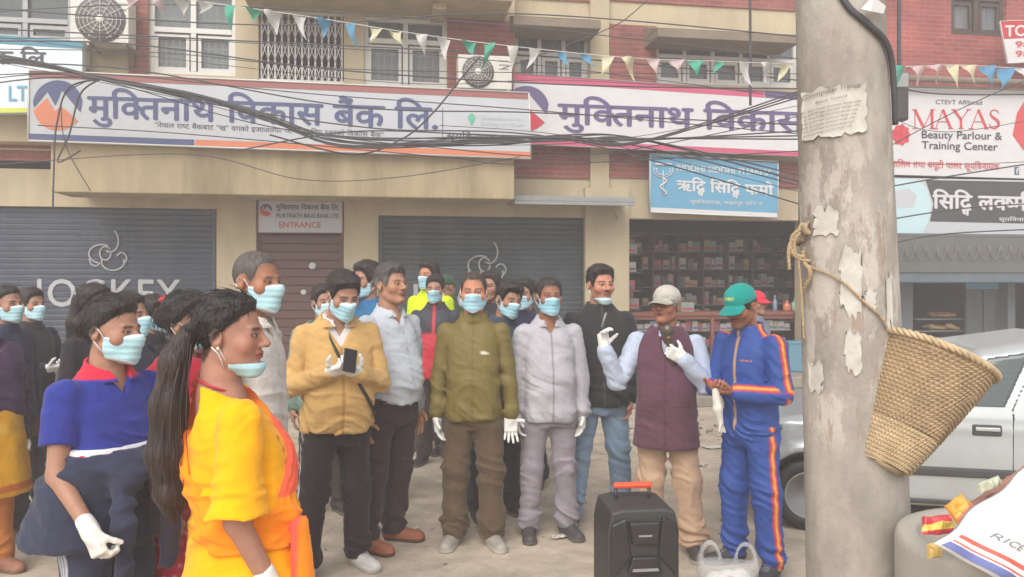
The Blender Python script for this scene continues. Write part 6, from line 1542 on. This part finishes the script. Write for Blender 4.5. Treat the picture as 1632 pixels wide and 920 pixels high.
# the grey haired man in the white shirt
r, J, *_ = person(402, 3.42, 1.765, 84, 'tall man with cropped grey hair in a pale shirt behind the yellow dressed woman', head=(-16, 4, 0), w=.92, top=dict(name='shirt', col=shirt(lin(196, 190, 184)), collar='shirt', hem=.45), bottom=dict(col=lin(70, 66, 66)), shoe=sn_dark, hair=('short', .0035, {'recede': .02, 'up': .01}), face=dict(hair_col=lin(84, 76, 72), scalp=(lin(92, 78, 70), .55)), mask='on', glove=(1, 1), skin=lin(159, 109, 82))

# the woman in yellow
ye = lin(246, 172, 8); H_ = 1.60
def c_yel(V, J):
    c = np.tile(ye, (len(V), 1)); n_ = vnoise(V.astype(np.float32), (52, 52, 52), 12)
    for k in range(4): c = mixc(c, lin(206, 70, 60), .85 * step(np.linalg.norm((V - np.array([-.088, 0, (.745 - .022 * k) * H_]))[:, [0, 2]], axis=1) - .008, .003) * (V[:, 1] < -.04))
    return c
r, J, frH, hs, Rm = person(398, 2.32, 1.60, 112, 'woman in a bright yellow kurta with orange sash and long ponytail, in the foreground', w=.94, fat=.004, lean=(0, .045), ash=(0, -.035, 0), head=(-20, 2, 0), skin=lin(166, 120, 101), armR=((-.15, .04, -1), (.02, -.42, -.9), (0, -.35, -1), (1, -.3, 0), .5), armL=((.2, .06, -1), (0, -.1, -1), (0, -.15, -1), (-1, -.3, 0), .5),
    top=dict(name='kurta', col=c_yel, sleeve='three', hem=.18, sr=1.06, collar='round', fold=1.15, zones=((.63, .05, .9), (.60, .03, .8)), prof=[(.175, .215, .20, .0), (.30, .185, .165, .0), (.42, .155, .135, .0), (.53, .122, .108, .0), (.60, .100, .090, -.004), (.635, .094, .085, -.006), (.70, .106, .094, -.012), (.75, .108, .082, -.006), (.785, .103, .064, .002), (.808, .082, .052, .007), (.826, .058, .046, .008), (.845, .046, .043, .006)],
        carve=lambda T, J: T.ell(J['neck'] + v3(0, .055 * H_, -.030 * H_), (.052 * H_, .05 * H_, .055 * H_), .01, 's')),
    bottom=dict(col=lin(222, 150, 20)), shoe=(lin(150, 104, 84), lin(120, 90, 70)), hair=('woman', .010, {'bun': (0, .125, -.005, .036)}), mask='chin', glove=(1, 1.2 * .06), face=dict(lips=lin(150, 70, 66)))
mane(r, J, J['head'], [(0, .115, -.005), (.005, .148, -.07), (.01, .165, -.20), (.01, .168, -.34), (.0, .16, -.45), (0, .15, -.54)], [.030, .036, .046, .050, .038, .008], lin(50, 36, 32), h=.0055)
rs = random.Random(2); b = MB()
for k in range(70):
    ax, ay = max(-.04, min(.04, rs.gauss(0, .022))), max(-.03, min(.03, rs.gauss(0, .016))); L_ = rs.uniform(.42, .66); w0 = rs.uniform(-.02, .02)
    b.tube(resample([J['head'] + v3(ax * .5, .12 + ay * .5, -.01), J['head'] + v3(ax * 1.4, .16 + ay * 1.4, -.18), J['head'] + v3(ax * 1.7 + w0, .165 + ay * 1.7, -.34), J['head'] + v3(ax * 1.2 + w0, .15 + ay * 1.5 + w0, -L_)], 14), [.0022 * (1 - i / 16) + .0004 for i in range(15)], 4)
for k in range(34):
    a = rs.uniform(-1.2, 1.2); p0 = frH(np.array([[.075 * math.sin(a), .02 + rs.uniform(-.05, .07), .10 - .03 * abs(a)]], np.float32))[0]
    b.tube([p0, p0 + v3(rs.gauss(0, .01), .02, .012), p0 + v3(rs.gauss(0, .02), .05, rs.uniform(-.02, .02))], [.0008, .0007, .0004], 3)
b.build('loose_strands', mat('loose_hair', lin(48, 34, 30), .5, .3, 30), r)
T0 = J['topF']; sT = Field(*T0.ax); p = sT.pts((slice(None),) * 3)
a_ = np.array([.075, .82 * H_]); b_ = np.array([-.135, .615 * H_]); dv = b_ - a_; nn = np.array([-dv[1], dv[0]]) / np.hypot(*dv)
pd = (p[..., 0] - a_[0]) * nn[0] + (p[..., 2] - a_[1]) * nn[1]
wd = .031 + .008 * vnoise(p.astype(np.float32), (4, 4, 4), 2)
sT.F = np.maximum(T0.F - .016 + .003 * np.sin(pd * 230 + 2 * vnoise(p.astype(np.float32), (8, 8, 8), 6)), np.maximum(np.abs(pd) - wd, np.abs(p[..., 0] + .02) - .175)).astype(np.float32)
sT.F = np.maximum(sT.F, (.56 * H_ - p[..., 2]).astype(np.float32)); kx, ky, kz = -.150, -.105, .615 * H_
sT.ell((kx + .02, ky + .01, kz - .01), (.026, .034, .022), .03)
V, Q = sT.mesh(); coral = lin(238, 92, 74); org = lin(246, 142, 22)
m = np.clip(.5 + 6 * ((V[:, 2] - .79 * H_)) + .5 * vnoise(V.astype(np.float32), (9, 9, 9), 2), 0, 1); m = np.maximum(m, (V[:, 1] < -.06) * .9 * (V[:, 2] > .645 * H_))
np_mesh('sash', V, Q, mixc(np.tile(org, (len(V), 1)), coral, m), M['cloth'], r)
def tails(T):
    T.loft([(.06 * H_, .05, .030, ky - .07, kx + .01), (.30 * H_, .052, .026, ky - .055, kx), (.48 * H_, .040, .026, ky - .03, kx - .005), (.61 * H_, .026, .024, ky - .01, kx)], .01)
    T.displace(lambda q: .010 * np.sin(q[..., 0] * 130 + q[..., 1] * 60 + 3 * q[..., 2]) + .006 * vnoise(q, (14, 14, 4), 3), .05)
T = Field.box((kx - .13, ky - .18, .05), (kx + .13, ky + .1, 1.05), .0065); tails(T); V, Q = T.mesh()
np_mesh('sash_tail', V, Q, mixc(np.tile(org, (len(V), 1)), coral, step(np.sin(V[:, 0] * 60 + V[:, 1] * 50 + 1) - .1, .3)), M['cloth'], r)
b = MB(); wr_ = J['arms'][-1]['W']; f_ = unit(wr_ - J['arms'][-1]['E']); mm = Matrix.Translation(Vector((wr_ - f_ * .012).tolist())) @ Vector(f_.tolist()).to_track_quat('Z', 'Y').to_matrix().to_4x4()
b.lathe([(.034, -.006), (.038, -.003), (.038, .003), (.034, .006)], 24, 0, mm); b.build('bangle', M['redp'], r)
b = MB(); q = frH(np.array([[-.083, .008, -.034]], np.float32))[0]; b.lathe([(.001, -.006), (.006, 0), (.001, .006)], 10, 0, Matrix.Translation(Vector(q.tolist()))); b.build('earring', mat('pearl', lin(220, 206, 180), .3), r)
b = MB(); nk = J['neck']; b.tube([Vector((nk[0] + .058 * H_ * .78 * math.cos(a), nk[1] + .006 + .05 * math.sin(a) * 1.05, nk[2] + .004 + .022 * math.sin(a))) for a in np.linspace(0, 2 * math.pi, 30)], .004, 5); b.build('necklace', M['tolet_red'], r)

# man with the phone
yj = lin(194, 156, 98)
r, J, *_ = person(537, 4.42, 1.70, 22, 'man in a mustard yellow jacket looking down at the phone in his hands', w=1.10, belly=.020, head=(14, 22, 0), fat=.004, lean=(0, -.01), armL=((.20, -.16, -1), (-.62, -.68, .30), (-.75, -.55, .35), (-.1, .55, .8), .75), armR=((-.24, -.16, -1), (.62, -.66, .30), (.75, -.55, .35), (.1, .5, .85), .75),
    top=[dict(name='shirt_collar', col=lin(206, 200, 196), sleeve='none', collar='shirt', hem=.60, infl=-.006), dict(col=zipline(yj, lin(150, 108, 60)), collar='open', hem=.485, fold=1.3, sr=1.12)], bottom=dict(col=c_strip3(lin(44, 41, 42), lin(200, 200, 200), -1, .010, .0), knee=1.05), shoe=sn_white, hair=('comb', .012), mask='on', glove=(1, 1), feet=((.075, .02, 25), (-.10, -.03, -5)))
hm = (J['arms'][1]['W'] + J['arms'][-1]['W']) / 2; pw = world(r, hm + v3(.02, -.085, .075))
b = MB(); b.box(-.036, .036, -.006, .006, -.07, .07); ph = b.build('mobile_phone', M['plastic2'], None, .004); ph.location = pw; ph.rotation_euler = (R(-35), R(14), R(22)); put(ph, 'black mobile phone held by the man in the mustard jacket', 'phone')
b = MB(); b.box(-.032, .032, -.0075, -.0062, -.064, .064); b.build('phone_screen', mat('phone_glass', lin(22, 22, 24), .1), ph)
b = MB(); sp = [J['neck'] + v3(*o) for o in ((-.075, .02, -.015), (-.07, -.08, -.05), (-.01, -.165, -.20))] + [v3(.09, -.215, .63 * 1.7), v3(.17, -.165, .55 * 1.7), v3(.215, -.07, .49 * 1.7)]
b.tube(resample([Vector(q.tolist()) for q in sp], 30), .010, 5); b.build('shoulder_strap', M['black'], r)

# man in the grey blue shirt
r, J, *_ = person(622, 4.86, 1.735, 50, 'bareheaded man with grey hair and no mask in a light grey blue shirt', w=.94, belly=.020, armL=down(1, .07), armR=down(-1, .08), head=(4, -3, 0), skin=lin(172, 126, 100), face=dict(hair_col=lin(70, 66, 66), lips=lin(126, 84, 72)), top=dict(name='shirt', col=shirt(lin(186, 192, 200)), collar='shirt', hem=.53, sr=1.05, fold=1.3), bottom=dict(col=lin(62, 50, 52)), shoe=(lin(152, 92, 66), lin(92, 60, 48)), hair=('comb', .011, {'recede': .012, 'grey': lin(122, 118, 114)}), feet=((.05, .02, 30), (-.09, .0, 10)))
b = MB(); b.lathe([(.112 * 1.735, -.012), (.114 * 1.735, 0), (.112 * 1.735, .012)], 40, 0, Matrix.Translation((0, -.012, .532 * 1.735)) @ Matrix.Scale(.80, 4, (0, 1, 0))); b.build('belt', M['black'], r)

# back row behind the front line
r, J, *_ = person(516, 5.5, 1.60, 30, 'person in a grey green shirt mostly hidden behind the mustard jacket man', top=dict(col=lin(112, 134, 122), collar='round', sr=1.1, infl=.008), bottom=dict(col=lin(70, 62, 60)), shoe=sn_dark, hair=('short', .012), mask='on', w=1.1)
r, J, *_ = person(586, 5.7, 1.76, -42, 'masked man in a teal blue jacket looking left, behind the grey haired man', top=dict(col=lin(52, 104, 146)), bottom=dict(col=lin(60, 58, 62)), shoe=sn_dark, hair=('short', .016), mask='on')
def c_rj(V, J):
    c = np.tile(lin(196, 52, 66), (len(V), 1)); z = J['H']; c = mixc(c, lin(56, 58, 66), step(.70 * z - V[:, 2] + .0 * V[:, 0], .006)); c = mixc(c, lin(56, 58, 66), step(-(np.abs(V[:, 0]) - .135 * z), .01)); return mixc(c, lin(206, 56, 66), step(np.abs(V[:, 0]) - .012, .004) * (V[:, 1] < 0) * (V[:, 2] > .7 * z))
r, J, *_ = person(694, 7.0, 1.675, -4, 'masked man in a black and red jacket in the second row', top=dict(col=c_rj, mat='shell'), bottom=dict(col=lin(74, 64, 62)), shoe=sn_dark, hair=('short', .012), mask='on')
r, J, *_ = person(685, 7.5, 1.81, -32, 'tall masked man in a neon yellow jacket standing behind the red jacket man', w=1.08, top=dict(col=lin(206, 230, 20), mat='shell', sr=1.1), bottom=dict(col=lin(56, 56, 62)), shoe=sn_dark, hair=('comb', .013), mask='on', skin=lin(185, 128, 100))
r, J, *_ = person(710, 8.0, 1.68, 150, 'person in a dark green cap, behind the neon yellow jacket', top=dict(col=lin(52, 78, 60)), bottom=dict(col=lin(56, 56, 62)), shoe=sn_dark, cap=(lin(50, 82, 58), lin(50, 82, 58), None))
r, J, *_ = person(788, 5.45, 1.63, 22, 'young man with swept black hair and mask leaning out behind the olive jacket', lean=(.02, -.05), head=(10, 10, 8), top=dict(col=lin(64, 76, 92)), bottom=dict(col=lin(62, 66, 70)), shoe=sn_dark, hair=('comb', .015, {'fringe': .012}), mask='on', feet=((.085, 0, 15), (-.075, 0, -5)))
r, J, *_ = person(782, 6.6, 1.705, -20, 'person in dark clothes whose forehead shows above the swept haired young man', top=dict(col=lin(52, 52, 58)), bottom=dict(col=lin(56, 56, 62)), shoe=sn_dark, hair=('short', .012))
r, J, *_ = person(836, 6.3, 1.64, -18, 'masked man in a blue jacket between the olive and pale grey jackets', top=dict(col=lambda V, J: mixc(np.tile(lin(54, 96, 160), (len(V), 1)), lin(44, 48, 66), step(.775 * J['H'] - V[:, 2], .01))), bottom=dict(col=lin(56, 56, 62)), shoe=sn_dark, hair=('short', .014), mask='on')

# olive jacket
oj = lin(112, 98, 50)
def c_olive(V, J):
    c = zipline(oj, oj * .72, .003)(V, J); x, z = V[:, 0], V[:, 2]; H = J['H']; f = V[:, 1] < -.03
    u, w_ = (x - .072) / .030, (z - .715 * H) / .012       # small white tick-shaped chest emblem
    c = mixc(c, lin(206, 200, 184), step(u ** 2 + w_ ** 2 - .8 + .5 * (u > 0) * (w_ > .1), .3) * f)
    for s in (1, -1): c = mixc(c, oj * .65, step(np.abs((x * s - .085) - (z - .56 * H) * -.45) - .003, .003) * f * (np.abs(z - .555 * H) < .07))
    return c
r, J, *_ = person(755, 4.86, 1.685, 0, 'man in an olive green zip jacket and brown trousers with white gloves and mask', w=.95, sh=.95, belly=.006, fat=.005, armL=((.16, .0, -1), (.06, -.12, -1), (.0, -.05, -1), (.25, -1, 0), .12, dict(thumb=1.05, spread=.16)), armR=((-.15, .02, -1), (-.06, -.1, -1), (.12, -.1, -1), (1, -.25, 0), .45),
    top=dict(col=c_olive, hem=.480, fold=1.1, mat='shell'), bottom=dict(col=lin(92, 76, 58), knee=1.12, cuff=1.15, fold=1.3), shoe=sn_grey, hair=('short', .0055, {'recede': .022, 'up': .012}), face=dict(hair_col=lin(62, 50, 44), scalp=(lin(96, 76, 62), .4)), mask='on', glove=(1, 1), feet=((.065, -.01, 22), (-.075, 0, -14)), skin=lin(183, 126, 98))
# pale grey tracksuit
gj = lin(172, 170, 176)
r, J, *_ = person(874, 5.02, 1.655, 8, 'man in a pale grey tracksuit with mask and gloves beside the olive jacket', w=.94, sh=.95, belly=.012, head=(4, 0, 0), armL=((.15, .02, -1), (.02, -.12, -1), (-.05, -.1, -1), (-1, -.2, 0), .5), armR=((-.16, .02, -1), (.0, -.14, -1), (.1, -.1, -1), (1, -.2, 0), .6), top=dict(col=zipline(gj, lin(120, 118, 124), .004), collar='shirt', hem=.465, fold=1.25, sr=1.06, zones=((.49, .03, 1.4), (.60, .06, .6))), bottom=dict(col=lin(140, 132, 140), fold=1.2), shoe=(lin(72, 70, 70), lin(96, 92, 90)), hair=('short', .007, {'recede': .018, 'up': .006}), face=dict(hair_col=lin(44, 38, 36)), mask='on', glove=(1, 1), skin=lin(146, 100, 74), feet=((.075, 0, 18), (-.075, 0, -6)))
# black jacket and jeans
def c_jean(V, J): n_ = vnoise(V.astype(np.float32), (5, 5, 4), 4); return np.tile(lin(112, 132, 152), (len(V), 1)) * (1 + .22 * n_ + .25 * np.exp(-((V[:, 2] - .40 * 1.73) / .16) ** 2) * (V[:, 1] < 0))[:, None]
r, J, *_ = person(955, 5.30, 1.735, 6, 'smiling man in a black jacket and faded jeans with his mask under his chin', w=1.08, head=(14, 2, 0), skin=lin(187, 132, 109), face=dict(moustache=lin(54, 42, 38), stubble=.25, lips=lin(150, 92, 84)), armL=((.18, .06, -1), (-.12, -.16, -1), (-.2, -.2, -1), (-1, -.2, 0), .6), top=dict(col=zipline(lin(50, 50, 52), lin(84, 84, 84), .004), hem=.475, sr=1.12, fold=1.3), bottom=dict(col=c_jean, knee=1.0), shoe=sn_dark, hair=('comb', .011, {'recede': .01}), mask='chin', feet=((.105, .02, 18), (-.10, 0, -15)))
# the speaker
ls = lin(178, 188, 206); mv = lin(94, 62, 76)
def c_vest(V, J):
    c = np.tile(mv, (len(V), 1)); z = (V[:, 2] * 8) % 1; c = mixc(c, mv * .6, step(np.abs(V[:, 0]) - .003, .003) * (V[:, 1] < -.03)); c = mixc(c, mv * .5, step((V[:, 0] - .012) ** 2 + ((z - .5) / 8) ** 2 - .007 ** 2, 2e-5) * (V[:, 1] < -.03))
    x, zz = V[:, 0], V[:, 2]; H = J['H']
    c = mixc(c, mv * .72, step(np.abs(zz - .565 * H) - .004, .003) * (np.abs(np.abs(x) - .095) < .055) * (V[:, 1] < -.02)); c = mixc(c, mv * .72, step(np.abs(zz - .715 * H) - .003, .003) * (np.abs(x - .085) < .045) * (V[:, 1] < -.02))
    return mixc(c, lin(220, 216, 210), step((np.abs(x - .082) - .004), .002) * (np.abs(zz - .728 * H) < .02) * (V[:, 1] < -.02))
def c_cap1(V, c): n_ = vnoise(V.astype(np.float32), (40, 40, 40), 5); return mixc(c, lin(150, 146, 138), .5 * step(np.abs(V[:, 2] - .052) - .010, .005) * (n_ > 0))
r, J, frH, hs, Rm = person(1062, 4.74, 1.60, -14, 'elderly man in a maroon waistcoat and pale cap talking into a microphone', w=.94, belly=.014, head=(-22, -5, 0), skin=lin(158, 108, 84), face=dict(hair_col=lin(120, 114, 110), brow_col=lin(90, 84, 80), open_mouth=1, cap_hair=lin(150, 146, 142), moustache=lin(120, 92, 80)), glove=(1, 1), cap=(lin(184, 178, 168), lin(168, 162, 152), c_cap1),
    armR=((-.42, -.34, -.84), (-.30, -.42, .88), (-.12, -.1, 1), (.75, -.5, 0), .95, dict(spread=.03, thumb=.45, tcurl=.6)), armL=((.26, -.30, -.92), (-.60, -.40, .78), (-.85, -.25, .45), (.1, 1, .25), 1.25, dict(tcurl=.8, thumb=.45)),
    top=[dict(name='shirt', col=shirt(ls), collar='shirt', hem=.52, sr=1.12, fold=1.5), dict(name='waistcoat', col=c_vest, sleeve='none', collar='none', hem=.415, flare=.012, infl=.013, fold=.9, zones=((.5, .06, .5),), carve=lambda T, J: (T.cone(J['neck'] + v3(0, -.055 * 1.6, .05), J['neck'] + v3(0, -.085 * 1.6, -.125), .055, .012, .004, 's'), [T.ell(J['arms'][s]['S'] + v3(s * .040, 0, -.004), (.038, .085, .10), .01, 's') for s in (1, -1)], T.ell(J['neck'] + v3(0, 0, .02), (.062, .062, .05), .006, 's')))],
    bottom=dict(col=lin(182, 152, 126), knee=1.12, cuff=1.12, thigh=1.05, fold=1.2), shoe=(lin(74, 66, 62), lin(170, 162, 150)), feet=((.10, -.02, 10), (-.06, .01, -30)))
b = MB()
for s in (1, -1): b.tube([Vector(frH(np.array([[s * .031 + .023 * math.cos(a), -.112 - .0 * s, .004 + .017 * math.sin(a)]], np.float32))[0].tolist()) for a in np.linspace(0, 2 * math.pi, 17)], .0016, 4); b.tube([Vector(frH(np.array([q], np.float32))[0].tolist()) for q in ((s * .054, -.110, .010), (s * .074, -.06, .012), (s * .082, .01, .014))], .0016, 4)
b.tube([Vector(frH(np.array([q], np.float32))[0].tolist()) for q in ((-.008, -.113, .008), (0, -.115, .010), (.008, -.113, .008))], .0016, 4); b.build('glasses', M['black'], r)
a = J['arms'][1]; dd = unit(a['d']); nd = unit(a['n'] - dd * float(np.dot(a['n'], dd))); mc = a['W'] + dd * .085 + nd * .030
mo = world(r, mc); mic = empty('microphone', tuple(mo), 0, 'bronze handheld microphone in the left hand of the elderly speaker', 'microphone'); mq = Matrix.Rotation(R(-10), 4, 'Y') @ Matrix.Rotation(R(10), 4, 'X') @ Matrix.Scale(1.2, 4)
b = MB(); b.lathe([(.012, -.10), (.014, -.095), (.017, .02), (.019, .06), (.021, .072)], 18, 0, mq); b.build('grip', mat('bronze_handle', lin(112, 98, 72), .35, .1, 10, metal=.6), mic)
b = MB(); b.lathe([(.021, .074), (.027, .085), (.027, .105), (.022, .122), (.001, .130)], 18, 0, mq); b.build('grille', mat('mic_grille', lin(104, 98, 86), .4, .3, 60, metal=.6), mic)
a = J['arms'][-1]; pp = world(r, a['W'] + unit(a['d']) * .12 + v3(.015, -.02, .05)); b = MB(); b.tube([pp - Vector((.015, 0, .04)), pp + Vector((.012, 0, .045))], .006, 6); put(b.build('small_key', M['steel']), 'small metal object pinched in the raised gloved hand of the speaker', 'key')
# teal cap and blue tracksuit
bt_ = lin(50, 80, 152); so1, so2 = lin(250, 190, 60), lin(226, 62, 58)
def stripes(V, J, c, segs, side):
    m = seg_stripe(V, segs, side, 0); c = mixc(c, lin(190, 40, 90), step(np.abs(m) - .021, .003)); c = mixc(c, lin(216, 84, 40), step(np.abs(m) - .015, .003)); return mixc(c, lin(226, 176, 84), step(np.abs(m) - .006, .003))
def c_tt(V, J):
    c = zipline(bt_, lin(206, 158, 100), .008)(V, J)
    for s in (1, -1):
        a = J['arms'][s]; c = stripes(V, J, c, [(J['neck'] + v3(s * .05, 0, .0), a['S'], .08), (a['S'], a['E'], .08), (a['E'], a['W'], .07)], v3(s * .9, -.20, .5))
    e = (np.abs(V[:, 2] - .735 * J['H']) < .006) & (np.abs(V[:, 0] - .07) < .035) & (V[:, 1] < -.03); return mixc(c, lin(214, 130, 90), .8 * e * (np.sin(V[:, 0] * 700) > -.4))
def c_tb(V, J):
    c = np.tile(bt_, (len(V), 1))
    for s in (1, -1): l = J['legs'][s]; c = stripes(V, J, c, [(l['hip'] + v3(0, 0, .1), l['kn'], .12), (l['kn'], l['an'], .1)], v3(s, -.25, 0))
    return c
def c_cap2(V, c):
    e = (np.abs(V[:, 2] - .078) < .008) & (np.abs(V[:, 0]) < .03) & (V[:, 1] < -.05); return mixc(c, lin(206, 196, 90), .85 * e * (np.sin(V[:, 0] * 650) > -.5))
r, J, *_ = person(1196, 4.48, 1.625, -56, 'man in an orange striped blue tracksuit and teal cap looking down', w=.90, head=(4, 20, 0), skin=lin(163, 109, 85), face=dict(moustache=lin(40, 30, 28), stubble=.35, cap_hair=lin(34, 28, 28)), cap=(lin(26, 150, 140), lin(24, 142, 134), c_cap2), lean=(0, -.015),
    armL=((.24, -.05, -1), (-.70, -.70, .06), (-.8, -.6, -.05), (.3, .5, .8), 1.0), armR=((-.14, -.18, -1), (.66, -.74, .12), (.8, -.6, .0), (-.3, .5, .8), 1.0), top=dict(col=c_tt, mat='shell', hem=.475, fold=1.25, sr=1.15, zones=((.49, .03, 1.2), (.6, .06, .5))), bottom=dict(col=c_tb, mat='shell', fold=1.2, knee=1.06), shoe=(lin(62, 62, 66), lin(90, 90, 92), lin(140, 140, 144)), feet=((.10, -.03, 14), (-.07, -.02, -22)))
hm = (J['arms'][1]['W'] + J['arms'][-1]['W']) / 2 + v3(-.0, -.085, -.02); c = world(r, hm)
f = Field.box((-.08, -.06, -.24), (.08, .06, .06), .005); f.cone((0, 0, .02), (.012, 0, -.08), .018, .028, .01); f.cone((.012, 0, -.08), (.03, 0, -.16), .028, .016, .01)
for k in range(4): f.cone((.028 + .003 * k, -.012 + .008 * k, -.15), (.030 + .012 * (k - 1), -.014 + .009 * k, -.205 - .006 * (k % 2)), .007, .006, .005)
f.displace(lambda q: .003 * vnoise(q, (40, 40, 25), 5), .03); V, Q = f.mesh(); o = np_mesh('latex_glove', V, Q, np.tile(lin(220, 216, 204), (len(V), 1)), M['glove']); o.location = c; put(o, 'empty white latex glove dangling from the hands of the man in the teal cap', 'glove')
r, J, *_ = person(1204, 7.4, 1.53, 40, 'person in a red cap, behind the man in the teal cap', top=dict(col=lin(120, 124, 136)), bottom=dict(col=lin(56, 56, 62)), shoe=sn_dark, cap=(lin(200, 52, 72), lin(200, 52, 72), None), face=dict(cap_hair=lin(34, 28, 28)))
# ---------------------------------------------------------------- dusty haze in the street air
hz = MB(); hz.box(-22, 22, -4, 22, -1, 10.2); m = bpy.data.materials.new('haze_air'); m.use_nodes = True; n = m.node_tree.nodes; n.remove(n['Principled BSDF'])
pv = n.new('ShaderNodeVolumePrincipled'); pv.inputs['Color'].default_value = (.90, .88, .88, 1); pv.inputs['Density'].default_value = .0145; pv.inputs['Anisotropy'].default_value = .2
m.node_tree.links.new(pv.outputs[0], n['Material Output'].inputs['Volume'])
put(hz.build('haze', m), 'pale dusty haze filling the street', None, None, 'stuff')
